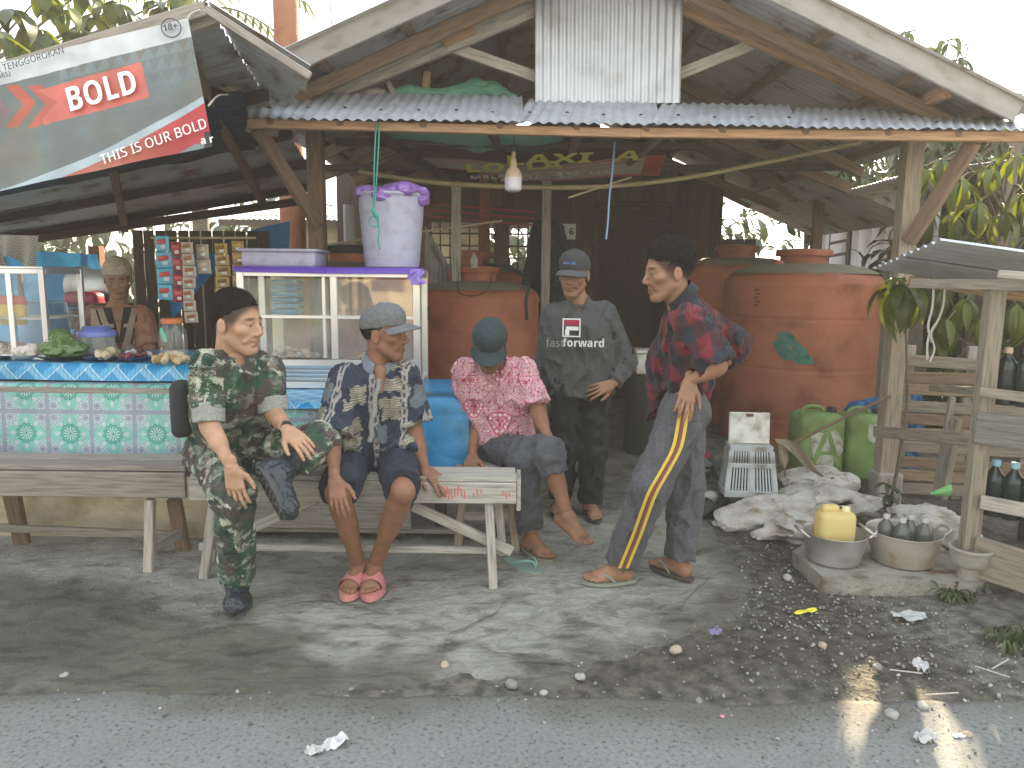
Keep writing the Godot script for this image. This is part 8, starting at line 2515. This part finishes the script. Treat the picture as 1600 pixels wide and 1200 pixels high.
func stall_woman() -> void:
	var t := thing("person", "woman in cream headwrap and peach blouse standing behind the stall counter", "person", Vector3(-2.8, 0, -5.1))
	var j := {s = [Vector3(-2.895, 1.19, -5.1), Vector3(-2.559, 1.193, -5.1)], e = [Vector3(-2.924, 0.973, -5), Vector3(-2.466, 0.978, -5)], w = [Vector3(-2.737, 0.901, -4.85), Vector3(-2.525, 0.903, -4.85)],
		h = [Vector3(-2.889, 0.663, -5.15), Vector3(-2.694, 0.665, -5.15)], k = [Vector3(-2.908, 0.159, -5.12), Vector3(-2.711, 0.161, -5.12)], a = [Vector3(-2.948, -0.182, -5.15), Vector3(-2.749, -0.18, -5.15)],
		f = Vector3(0.45, 0, 0.89).normalized(), nk = Vector3(-2.711, 1.263, -5.08), waist = 0.115, deep = 0.95, hd = head_frame(Vector3(-2.673, 1.442, -5.03), Vector3(0.4, -0.24, 0.9), Vector3(0.1, 0.97, 0.22), 1.0)}
	for i in 2:
		j.k[i] = Vector3(j.h[i].x, 0.45, -5.12)
		j.a[i] = Vector3(j.h[i].x, 0.08, -5.15)
	var tone := Color(0.34, 0.19, 0.12)
	var paint := skin_paint(tone, j.hd, 0.0, Color(0.2, 0.08, 0.06))
	var g := Geo.new()
	body(g, j, paint)
	head(g, j.hd, paint, -0.6, 0.0)
	hand(g, j.w[0], Vector3(0.6, -0.3, 0.7), Vector3(0, 0.9, 0.3), 1.0, 0.4, paint)
	hand(g, j.w[1], Vector3(-0.6, -0.3, 0.7), Vector3(0, 0.9, 0.3), -1.0, 0.4, paint)
	foot(g, j.a[0], Vector3(0, 0, 1), Vector3.UP, 1.0, paint)
	foot(g, j.a[1], Vector3(0, 0, 1), Vector3.UP, -1.0, paint)
	part(t, "body", later(g), skin_mat())
	eyes(t, j.hd)
	var b: Basis = j.hd.basis.orthonormalized()
	var l := []
	ell(l, j.hd * Vector3(0, 0.055, -0.015), b, Vector3(0.09, 0.088, 0.108), 0.02)
	ell(l, j.hd * Vector3(0, 0.09, -0.05), b, Vector3(0.07, 0.06, 0.07), 0.02)
	var cream := cloth(M.t_fine, Vector3(3, 3, 3), true, lin(0.6, 0.5, 0.36))
	part(t, "headwrap", blob_mesh(l, 0.007, null, 0.008, Vector3(8, 24, 8), null, [Plane((b.z * 0.35 - b.y).normalized(), j.hd * Vector3(0, 0.052, 0.09))]), cream)
	var peach := cloth(M.t_fine, Vector3(3, 3, 3), true, lin(0.55, 0.27, 0.19))
	part(t, "blouse", shirt(j, 0.026, 0.95, 0.05, [0.072, 0.08], 0.01, 0.012), peach)
	var o: Vector3 = j.nk
	var fw: Vector3 = j.f
	var side := Vector3.UP.cross(fw)
	var lay := func(called, pts, w0, w1, m, lift): part(t, called, sheet_mesh(12, 6, func(u, v):
		var p: Vector3 = pts[0].lerp(pts[1], u)
		var w: float = lerpf(w0, w1, u) * (v - 0.5)
		var x: float = p.x + w
		var dx := x - o.x
		var deep: float = 0.143 + lift - 1.6 * dx * dx - 0.05 * maxf(0.0, p.y - o.y + 0.08) / 0.1 + 0.01 * sin(u * 8.0)
		return Vector3(o.x, p.y, o.z) + side * dx + fw * deep), m)
	for s in [-1, 1]:
		lay.call("front_panel", [o + Vector3(s * 0.1, -0.015, 0), o + Vector3(s * 0.085, -0.36, 0)], 0.12, 0.16, cream, 0.0)
		lay.call("collar_band", [o + Vector3(s * 0.062, -0.005, 0), o + Vector3(s * 0.008, -0.24, 0)], 0.05, 0.028, M.black, 0.012)
		lay.call("dark_piping", [o + Vector3(s * 0.125, -0.02, 0), o + Vector3(s * 0.07, -0.25, 0)], 0.012, 0.012, M.black, 0.01)
	lay.call("bare_neckline", [o + Vector3(0, 0.0, 0), o + Vector3(0, -0.19, 0)], 0.075, 0.004, mat(Color(tone.r, tone.g, tone.b).linear_to_srgb(), 0.5), 0.004)
	part(t, "skirt", trousers(j, [0.12, 0.12, 0.11], 0.014, 0.014, [1.9, 1.9], 0.05), cloth(M.t_fine, Vector3(2, 2, 2), true, lin(0.05, 0.04, 0.06)))


# ---------- plants ----------
func leaf_mesh(length: float, width: float, droop: float, fold := 0.25, nv := 7) -> ArrayMesh:  # grows along +z from the stalk, upper face +y
	return sheet_mesh(4, nv, func(u, v):
		var s: float = v
		var w := width * pow(sin(PI * clampf(pow(s, 0.85), 0.0, 1.0)), 0.8) * 0.5 + 0.002
		var x: float = (u - 0.5) * 2.0
		var a := droop * s
		return Vector3(x * w, fold * absf(x) * w - length * s * sin(a) * 0.8 + 0.006 * sin(s * 17.0 + x * 2.0) * length, length * s * cos(a)), Vector2(1, 1))


func leaf_mat(col: Color, glow: Color) -> StandardMaterial3D:
	var m := skin_on(mat(col, 0.42), M.t_fine, Vector3(2, 3, 1))
	m.backlight_enabled = true
	m.backlight = glow
	return m


func whorl(t: Node3D, c: Vector3, n: int, meshes: Array, mats: Array, lift: float, size := 1.0, lean := Vector3.ZERO) -> void:
	var off := rng.randf() * TAU
	for k in n:
		var a := off + TAU * k / n + rng.randf_range(-0.25, 0.25)
		var d := (Vector3(cos(a), lift + rng.randf_range(-0.35, 0.25), sin(a)) + lean).normalized()
		var x := Vector3.UP.cross(d).normalized()
		var s := size * rng.randf_range(0.7, 1.1)
		part(t, "leaf", meshes[rng.randi() % meshes.size()], mats[rng.randi() % mats.size()], Transform3D(Basis(x, d.cross(x), d).scaled(Vector3.ONE * s), c + Vector3(0, rng.randf_range(-0.03, 0.03), 0)))


func clumps(called: String, label: String, category: String, mesh: Mesh, m: Material, spots: Array, n: int, size: Vector2) -> MultiMeshInstance3D:
	# spots: [centre, radii] of the masses that the leaves fill
	var mm := MultiMesh.new()
	mm.transform_format = MultiMesh.TRANSFORM_3D
	mm.use_colors = true
	mm.mesh = mesh
	mm.instance_count = n
	for k in n:
		var s: Array = spots[rng.randi() % spots.size()]
		var d := Vector3(rng.randfn(), rng.randfn(), rng.randfn()).normalized() * pow(rng.randf(), 0.4)
		var p: Vector3 = s[0] + d * s[1]
		p.y = maxf(p.y, 0.05)
		var f := (d + Vector3(0, -0.6, 0) + Vector3(rng.randfn(), rng.randfn(), rng.randfn()) * 0.5).normalized()
		var x := f.cross(Vector3.UP if absf(f.y) < 0.95 else Vector3.RIGHT).normalized()
		mm.set_instance_transform(k, Transform3D(Basis(x, f.cross(x) * -1.0, f).scaled(Vector3.ONE * rng.randf_range(size.x, size.y)), p))
		var tone := rng.randf_range(0.6, 1.25)
		mm.set_instance_color(k, Color(tone * rng.randf_range(0.85, 1.25), tone, tone * 0.9))
	var o := MultiMeshInstance3D.new()
	o.name = named(self, called)
	o.multimesh = mm
	o.material_override = m
	add_child(o, true)
	tag(o, label, category)
	o.set_meta("kind", "stuff")
	return o


func plants() -> void:
	M.leaf_a = leaf_mat(lin(0.07, 0.12, 0.025), lin(0.6, 0.65, 0.05))
	M.leaf_b = leaf_mat(lin(0.13, 0.17, 0.035), lin(0.95, 0.9, 0.06))
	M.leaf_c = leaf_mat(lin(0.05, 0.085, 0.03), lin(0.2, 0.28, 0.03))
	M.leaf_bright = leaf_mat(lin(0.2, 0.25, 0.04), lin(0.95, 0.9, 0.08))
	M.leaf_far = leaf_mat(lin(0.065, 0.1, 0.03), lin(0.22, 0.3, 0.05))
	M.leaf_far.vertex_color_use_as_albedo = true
	M.bark = bumpy(skin_on(mat(lin(0.17, 0.14, 0.105), 0.95), M.t_dirt, Vector3(1.5, 1.5, 1.5), true), M.t_fine_n, 1.0)
	var long := [leaf_mesh(0.3, 0.062, 1.0), leaf_mesh(0.27, 0.055, 0.6), leaf_mesh(0.34, 0.066, 1.3)]
	var broad := [leaf_mesh(0.26, 0.12, 0.8), leaf_mesh(0.3, 0.13, 1.1), leaf_mesh(0.23, 0.11, 0.5)]
	var greens := [M.leaf_a, M.leaf_a, M.leaf_b, M.leaf_c]
	# sapling against the awning post
	var sp := Vector3(2.364, 1.44, -4.5)
	var sap := thing("mango_sapling", "young mango plant with drooping rosette of leaves against the awning post", "sapling", Vector3(sp.x, 0, sp.z))
	part(sap, "stem", tube_mesh(curve([Vector3(sp.x + 0.05, 0, sp.z - 0.05), Vector3(sp.x + 0.08, 0.7, sp.z), sp], 10), 0.012, 0.006), M.bark)
	whorl(sap, sp, 14, [leaf_mesh(0.34, 0.075, 1.25), leaf_mesh(0.3, 0.07, 1.0)], [M.leaf_b, M.leaf_b, M.leaf_bright], -0.1, 1.05)
	whorl(sap, sp + Vector3(0, 0.03, 0), 9, [leaf_mesh(0.26, 0.065, 0.8)], [M.leaf_b], 0.5, 0.9)
	var s2 := Vector3(2.272, 0.123, -4.25)
	var sap2 := thing("small_sapling", "tiny dark leaved seedling before the awning post's concrete footing", "sapling", Vector3(s2.x, 0, s2.z))
	part(sap2, "stem", tube_mesh([Vector3(s2.x, 0, s2.z), Vector3(2.239, 0.328, -4.25)], 0.006, 0.004), M.bark)
	for y in [758, 778, 796]:
		whorl(sap2, Vector3(2.239, 0.328, -4.25).lerp(s2, (y - 748) / 52.0), 5, [leaf_mesh(0.1, 0.035, 0.8, 0.25, 4)], [M.leaf_c], 0.3)
	# the mango tree behind the bottle stand
	var base := Vector3(4.031, 0.612, -6.3)
	var tr := thing("mango_tree", "dense mango tree with backlit yellow green leaves behind the bottle stand", "tree", Vector3(base.x, 0, base.z))
	part(tr, "trunk", tube_mesh(curve([Vector3(base.x, 0, base.z), Vector3(base.x - 0.1, 0.9, base.z), Vector3(base.x + 0.05, 1.8, base.z), Vector3(base.x + 0.3, 3.0, base.z - 0.3)], 14), 0.09, 0.04, 10), M.bark)
	var tips := [Vector3(3.209, 2.371, -6), Vector3(3.466, 2.462, -6.2), Vector3(3.403, 2.26, -5.8), Vector3(3.613, 2.347, -5.8), Vector3(3.797, 2.452, -5.8), Vector3(3.389, 2.054, -6.2), Vector3(3.496, 2.014, -6), Vector3(3.507, 2.061, -5.7), Vector3(3.64, 2.007, -5.6), Vector3(3.699, 2.135, -5.5), Vector3(3.405, 1.724, -6.4), Vector3(3.799, 1.748, -6.2), Vector3(3.963, 1.693, -6), Vector3(3.337, 1.411, -5.8), Vector3(3.422, 1.344, -5.6), Vector3(3.173, 1.209, -5.4), Vector3(3.454, 1.212, -5.4), Vector3(3.609, 1.311, -5.3), Vector3(3.503, 1.011, -5.3), Vector3(3.295, 0.928, -5.4), Vector3(3.19, 0.978, -5.6), Vector3(3.939, 2.286, -5.6), Vector3(3.974, 1.773, -5.5), Vector3(3.956, 1.31, -5.4)]
	for q in tips:
		var p: Vector3 = q
		part(tr, "twig", tube_mesh(curve([Vector3(base.x + 0.05, clampf(p.y - 0.2, 0.8, 2.2), base.z), p.lerp(Vector3(base.x, p.y + 0.2, base.z), 0.4), p], 6), 0.014, 0.005, 6), M.bark)
		whorl(tr, p, 8, long, [M.leaf_a, M.leaf_b, M.leaf_b, M.leaf_bright, M.leaf_bright], -0.5)
	# leaf tips above the right roof slope
	var hi := thing("mango_tree", "mango tree whose leaf tips show above the right roof slope", "tree", Vector3(4.3, 0, -8.6))
	var hp := [Vector3(4.193, 4.116, -8.4), Vector3(4.38, 3.949, -8.4), Vector3(4.606, 4, -8.3), Vector3(4.746, 3.833, -8.3), Vector3(4.437, 3.751, -8.2), Vector3(4.933, 3.295, -7.6), Vector3(4.903, 3.013, -7.4), Vector3(4.759, 2.923, -7.4)]
	part(hi, "trunk", tube_mesh(curve([Vector3(4.3, 0, -8.6), Vector3(4.4, 1.8, -8.6), Vector3(4.5, 3.4, -8.5)], 10), 0.1, 0.04, 10), M.bark)
	for q in hp:
		var p: Vector3 = q
		part(hi, "twig", tube_mesh(curve([Vector3(4.4, 2.6, -8.5), p.lerp(Vector3(4.4, 2.6, -8.5), 0.4) + Vector3(0, -0.15, 0), p], 6), 0.016, 0.005, 6), M.bark)
		whorl(hi, p, 7, long, greens, 0.1)
	# broad leaved tree over the stall roof at the left
	var lt := thing("broad_leaved_tree", "bright broad leaved tree behind the stall roof at upper left", "tree", Vector3(-5.2, 0, -6.6))
	part(lt, "trunk", tube_mesh(curve([Vector3(-5.2, 0, -6.6), Vector3(-5.1, 2.0, -6.6), Vector3(-4.6, 3.6, -6.6)], 10), 0.12, 0.05, 10), M.bark)
	for q in [Vector3(-3.599, 3.319, -5.6), Vector3(-3.547, 3.274, -5.8), Vector3(-3.636, 3.132, -5.7), Vector3(-3.486, 3.476, -6), Vector3(-3.488, 3.376, -6.2), Vector3(-3.477, 3.542, -5.8), Vector3(-3.434, 3.561, -6.4), Vector3(-3.347, 3.704, -6.6), Vector3(-3.288, 3.667, -6.8), Vector3(-3.572, 3.107, -5.4), Vector3(-3.828, 3.317, -5.6), Vector3(-3.206, 3.851, -7), Vector3(-3.524, 3.757, -6.4), Vector3(-3.058, 4.009, -7.2)]:
		var p: Vector3 = q
		part(lt, "twig", tube_mesh(curve([Vector3(-4.8, 3.0, -6.6), p.lerp(Vector3(-4.8, 3.0, -6.6), 0.4), p], 6), 0.016, 0.005, 6), M.bark)
		whorl(lt, p, 8, broad, [M.leaf_a, M.leaf_b, M.leaf_bright, M.leaf_c], -0.2)
	# palm behind the brown pole
	var pa := thing("palm_tree", "palm with feathery fronds between stall roof and brown pole", "palm tree", Vector3(-3.6, 0, -8.6))
	part(pa, "trunk", tube_mesh([Vector3(-3.6, 0, -8.6), Vector3(-3.55, 4.4, -8.6)], 0.1, 0.08, 10), M.bark)
	var blade := leaf_mesh(0.28, 0.03, 0.5, 0.2, 4)
	for f in [[Vector3(0.95, 0.35, 0.1)], [Vector3(0.9, -0.15, 0.2)], [Vector3(0.7, 0.7, 0.2)], [Vector3(-0.3, 0.7, 0.5)], [Vector3(-0.9, 0.3, 0.1)], [Vector3(0.4, -0.3, 0.7)]]:
		var d: Vector3 = f[0].normalized()
		var top := Vector3(-3.55, 4.35, -8.6)
		var line := curve([top, top + d * 0.5 + Vector3(0, 0.05, 0), top + d * 1.0 - Vector3(0, 0.12, 0), top + d * 1.35 - Vector3(0, 0.4, 0)], 16)
		var fr := part(pa, "frond", tube_mesh(line, 0.012, 0.004, 6), M.leaf_b)
		for k in range(3, 17):
			var t: Vector3 = (line[k] - line[k - 1]).normalized()
			for s in [-1, 1]:
				var o: Vector3 = (t.cross(Vector3.UP) * s + t * 0.5 + Vector3(0, -0.25, 0)).normalized()
				var x := Vector3.UP.cross(o).normalized()
				part(fr, "leaflet", blade, M.leaf_b, Transform3D(Basis(x, o.cross(x), o), line[k]))
	# distant greenery that reads as one mass
	var tuft := leaf_mesh(0.34, 0.12, 0.9, 0.25, 3)
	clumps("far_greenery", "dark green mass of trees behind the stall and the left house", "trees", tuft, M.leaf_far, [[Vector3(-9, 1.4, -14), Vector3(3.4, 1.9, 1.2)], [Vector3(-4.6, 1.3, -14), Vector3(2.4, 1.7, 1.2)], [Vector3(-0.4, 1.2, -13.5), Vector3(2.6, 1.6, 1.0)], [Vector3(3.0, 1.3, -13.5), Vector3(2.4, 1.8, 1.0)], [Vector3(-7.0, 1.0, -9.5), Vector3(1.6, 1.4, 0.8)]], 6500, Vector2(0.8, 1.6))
	unseen_crown(tuft)
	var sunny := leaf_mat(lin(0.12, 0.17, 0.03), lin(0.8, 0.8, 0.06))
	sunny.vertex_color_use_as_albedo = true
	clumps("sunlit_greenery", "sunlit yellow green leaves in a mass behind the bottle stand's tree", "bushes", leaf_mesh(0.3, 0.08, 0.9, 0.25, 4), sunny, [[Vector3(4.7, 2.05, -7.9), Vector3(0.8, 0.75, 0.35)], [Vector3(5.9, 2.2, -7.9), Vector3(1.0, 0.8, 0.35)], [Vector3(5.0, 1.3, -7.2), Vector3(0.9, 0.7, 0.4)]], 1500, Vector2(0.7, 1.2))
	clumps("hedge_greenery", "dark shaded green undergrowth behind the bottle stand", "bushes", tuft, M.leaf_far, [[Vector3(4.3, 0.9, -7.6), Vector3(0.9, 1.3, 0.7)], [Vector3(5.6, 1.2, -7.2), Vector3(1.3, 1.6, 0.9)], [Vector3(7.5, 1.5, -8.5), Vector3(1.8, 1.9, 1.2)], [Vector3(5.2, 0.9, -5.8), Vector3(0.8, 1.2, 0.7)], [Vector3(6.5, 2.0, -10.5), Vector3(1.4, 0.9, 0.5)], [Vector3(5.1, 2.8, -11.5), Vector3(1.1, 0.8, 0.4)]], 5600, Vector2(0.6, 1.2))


func unseen_crown(tuft: Mesh) -> void:  # unseen clumps behind the roof, placed to shade the ground around the sun patches
	var t := clumps("unseen_crown_foliage", "unseen leaf clumps behind the right end of the shop house roof, shading the ground", "unseen foliage", tuft, M.leaf_far, [[Vector3(3.45, 3.1, -8.8), Vector3(0.5, 0.75, 0.5)], [Vector3(3.78, 3.45, -8.8), Vector3(0.28, 0.6, 0.4)], [Vector3(5.05, 2.9, -8.8), Vector3(0.6, 0.5, 0.5)], [Vector3(5.8, 2.7, -8.6), Vector3(0.7, 0.6, 0.5)]], 2400, Vector2(0.6, 1.1))


# ---------- stones and litter ----------
func litter() -> void:
	var stone := []
	for k in 4:
		var l := []
		ell(l, Vector3.ZERO, Basis(), Vector3(0.02, 0.012, 0.016), 0.01)
		ell(l, Vector3(0.008, 0.002, 0.006 * k - 0.01), Basis(), Vector3(0.012, 0.011, 0.011), 0.01)
		stone.append(blob_mesh(l, 0.005, null, 0.0035, Vector3(24 + 6 * k, 30, 26)))
	var sm := [mat(lin(0.3, 0.29, 0.26), 0.95), mat(lin(0.34, 0.33, 0.3), 0.95), mat(lin(0.2, 0.19, 0.17), 0.95), mat(lin(0.36, 0.3, 0.22), 0.95)]
	# single stones that can be told apart
	var singles := [[Vector3(-1.659, 0, -2.557), "rounded grey stone at the left edge of the wet patch"], [Vector3(-0.248, 0, -2.658), "pale stone on the broken front edge of the concrete"], [Vector3(0.012, 0, -2.528), "grey stone at the apron's forward tip"], [Vector3(0.128, 0, -2.476), "flat pale stone just in front of the apron's tip"], [Vector3(0.265, 0, -2.586), "small stone in the notch of the broken concrete"], [Vector3(0.672, 0, -2.795), "low pale stone beside the purple scrap"], [Vector3(0.678, 0, -2.434), "upright grey stone on the road edge"], [Vector3(1.466, 0, -2.416), "brown chunk of brick right of the sunlit streak"], [Vector3(1.328, 0, -2.368), "grey stone between the sun patches and the road edge"], [Vector3(1.523, -0, -2.256), "buff stone on the asphalt at lower right"], [Vector3(1.43, 0, -2.677), "grey stone beside the large sun patch"], [Vector3(1.396, 0, -3.531), "dark stone at the concrete slab's left corner"], [Vector3(2.025, 0, -2.865), "pale stone at the right edge of the gravel"], [Vector3(1.29, 0, -2.849), "small pale stone above the large sun patch"]]
	for k in singles.size():
		var o := solo("stone", stone[k % 4], sm[(k * 3) % 4], singles[k][1], "stone", Transform3D(Basis(Vector3.UP, k * 1.3).scaled(Vector3.ONE * (0.75 + 0.25 * (k % 3))), singles[k][0] + Vector3(0, 0.006, 0)), "loose stones by the road")
	var mm := MultiMesh.new()
	mm.transform_format = MultiMesh.TRANSFORM_3D
	mm.use_colors = true
	mm.mesh = stone[0]
	mm.instance_count = 3600
	for k in 3600:
		var p := Vector3(1.7 + 0.6 * rng.randfn(), 0, -2.95 + 0.38 * rng.randfn())
		if k % 3 == 0:
			p = Vector3(rng.randf_range(-2.3, 2.6), 0, rng.randf_range(-3.1, -2.35))
		if k % 11 == 0:
			p = Vector3(rng.randf_range(-2.3, 2.3), 0.006, rng.randf_range(-2.6, -1.8))
		if k % 5 == 1:
			p = Vector3(rng.randf_range(0.95, 1.7), 0, rng.randf_range(-4.3, -3.0))
		var s := 0.1 + 0.36 * pow(rng.randf(), 3.0)
		mm.set_instance_transform(k, Transform3D(Basis.from_euler(Vector3(rng.randf(), rng.randf() * 6, rng.randf())).scaled(Vector3(s, s * 0.8, s)), p))
		var t := rng.randf_range(0.07, 0.3) if rng.randf() < 0.96 else 0.42
		mm.set_instance_color(k, Color(t, t * 0.97, t * 0.9))
	var gm := mat(Color.WHITE, 0.95)
	gm.vertex_color_use_as_albedo = true
	var o := MultiMeshInstance3D.new()
	o.name = "gravel"
	o.multimesh = mm
	o.material_override = gm
	add_child(o, true)
	tag(o, "loose gravel and chips over the soil in front of the slab", "gravel")
	o.set_meta("kind", "stuff")
	# scraps
	var crump := func(called, at: Vector3, w, h, col, label, cat, turn = 0.0, up = 0.02): solo(called, sheet_mesh(14, 10, func(u, v): return Basis(Vector3.UP, turn) * Vector3((u - 0.5) * w, up * (0.5 + nz.get_noise_2d(u * 130 + at.x * 90, v * 130)) + 0.004, (v - 0.5) * h * (0.6 + 0.4 * sin(PI * u))) + at), mat(col, 0.5), label, cat)
	crump.call("yellow_wrapper", Vector3(1.338, 0, -3.153), 0.125, 0.03, lin(0.6, 0.55, 0.03), "bright yellow folded wrapper on the dark soil", "wrapper", 0.35, 0.012)
	crump.call("plastic_bag", Vector3(1.779, 0, -3.1), 0.15, 0.07, lin(0.36, 0.37, 0.37), "flattened white plastic bag on the gravel before the pedestal", "plastic bag", -0.1, 0.03)
	crump.call("plastic_scrap", Vector3(-0.552, 0, -2.168), 0.075, 0.05, lin(0.55, 0.55, 0.54), "white leaf shaped plastic scrap on the asphalt below the wet patch", "plastic scrap", 0.5, 0.03)
	crump.call("plastic_scrap", Vector3(-0.609, 0, -2.129), 0.06, 0.04, lin(0.45, 0.45, 0.43), "small grey plastic scrap left of the leaf shaped one on asphalt", "plastic scrap", -0.2, 0.025)
	crump.call("purple_scrap", Vector3(0.874, 0, -2.938), 0.07, 0.04, lin(0.14, 0.12, 0.24), "small purple cloth scrap at the edge of the concrete", "cloth scrap", 0.2, 0.03)
	crump.call("clear_wrapper", Vector3(1.368, 0, -2.226), 0.08, 0.05, lin(0.4, 0.4, 0.4), "crumpled clear wrapper on asphalt by the thin sun streak", "wrapper", 0.4, 0.03)
	crump.call("clear_wrapper", Vector3(1.599, 0, -2.676), 0.08, 0.06, lin(0.35, 0.35, 0.37), "crumpled grey wrapper on the gravel right of the sun patch", "wrapper", 0.9, 0.03)
	crump.call("paper_scrap", Vector3(1.497, 0, -2.249), 0.05, 0.02, lin(0.65, 0.65, 0.65), "white paper scrap on the asphalt at the lower right", "paper scrap", 0.2, 0.006)
	crump.call("pink_scrap", Vector3(0.734, 0, -2.342), 0.02, 0.016, lin(0.6, 0.2, 0.25), "tiny pink scrap on the asphalt near the upright stone", "paper scrap", 0.4, 0.008)
	crump.call("black_bag", Vector3(2.246, 0, -3.364), 0.1, 0.06, lin(0.02, 0.03, 0.025), "shiny black plastic bag beside the concrete pedestal", "plastic bag", 0.1, 0.06)
	crump.call("red_scrap", Vector3(1.549, 0, -5.888), 0.16, 0.1, lin(0.3, 0.01, 0.02), "red cloth on the floor behind the plaid man's legs", "cloth", 0.1, 0.09)
	crump.call("pale_wrapper", Vector3(1.464, 0, -5.567), 0.16, 0.04, lin(0.6, 0.6, 0.6), "pale strip of packaging below the red cloth", "wrapper", 0.1, 0.03)
	crump.call("dark_rubbish", Vector3(1.282, -0, -4.591), 0.3, 0.3, lin(0.03, 0.03, 0.03), "dark rubbish heaped between plaid man and slotted box", "rubbish", 0.1, 0.1)
	crump.call("grey_bundle", Vector3(1.515, 0, -5.44), 0.26, 0.2, lin(0.1, 0.11, 0.11), "grey plastic bundle on the floor beside the slotted box", "bundle", 0.1, 0.16)
	crump.call("white_wrapper", Vector3(0.893, 0, -5.778), 0.12, 0.03, lin(0.5, 0.5, 0.5), "white strip of paper on the floor left of plaid man's thigh", "paper scrap", 0.1, 0.01)
	for k in 6:
		var a := Vector3(1.85, 0, -2.653) + Vector3(rng.randf_range(-0.35, 0.25), 0.01, rng.randf_range(-0.2, 0.2))
		solo("twig", tube_mesh([a, a + Vector3(0.12 * cos(k * 1.9), 0.01, 0.1 * sin(k * 1.9))], 0.003), M.wood_pale, ["dry twig nearest the big sun patch", "dry twig lying crosswise on the gravel", "short dry twig by the right frame edge", "dry twig below the white bag", "pale dry twig among gravel at right", "dry twig beside the road edge at right"][k], "twig", Transform3D(), "dry twigs on the gravel")
	var blade := leaf_mesh(0.07, 0.008, 0.8, 0.2, 3)
	clumps("grass_tuft", "small green weeds growing around the concrete pedestal's foot", "weeds", blade, M.leaf_far, [[Vector3(2.097, 0, -3.29), Vector3(0.09, 0.03, 0.05)], [Vector3(2.106, 0, -2.866), Vector3(0.12, 0.03, 0.1)]], 160, Vector2(0.7, 1.3))


# ---------- across the street, out of view, placed for the case glass to mirror ----------
func across() -> void:
	var t := thing("house_out_of_view", "out of view cream house across the street, placed to reflect in the display case glass", "house", Vector3(-1, 0, 15))
	part(t, "wall", box(Vector3(9.0, 2.9, 0.2), 0.01), skin_on(mat(lin(0.75, 0.66, 0.42), 0.9), M.t_dirt, Vector3(0.3, 0.3, 0.3), true), Transform3D(Basis(), Vector3(-1, 1.45, 15)))
	part(t, "roof", tin(Vector3(-6, 2.8, 14.2), Vector3(10, 0, 0), Vector3(0, 1.3, 3.2), 0.2, 0.02), M.zinc_old)
	for k in 3:
		part(t, "window", box(Vector3(1.0, 1.1, 0.06), 0.01), M.wood_dark, Transform3D(Basis(), Vector3(-4 + 2.8 * k, 1.5, 14.88)))
	clumps("hedge_out_of_view", "out of view bright green hedge across the street, placed to reflect in the display case glass", "hedge", leaf_mesh(0.34, 0.14, 0.9, 0.25, 3), leaf_mat(lin(0.2, 0.26, 0.05), lin(0.3, 0.36, 0.05)), [[Vector3(-7.5, 1.2, 13.5), Vector3(2.4, 1.6, 1.0)], [Vector3(5.5, 1.0, 13.5), Vector3(2.4, 1.4, 1.0)]], 1500, Vector2(1.0, 1.8))  # out of view, leaves kept bright for the case glass to mirror
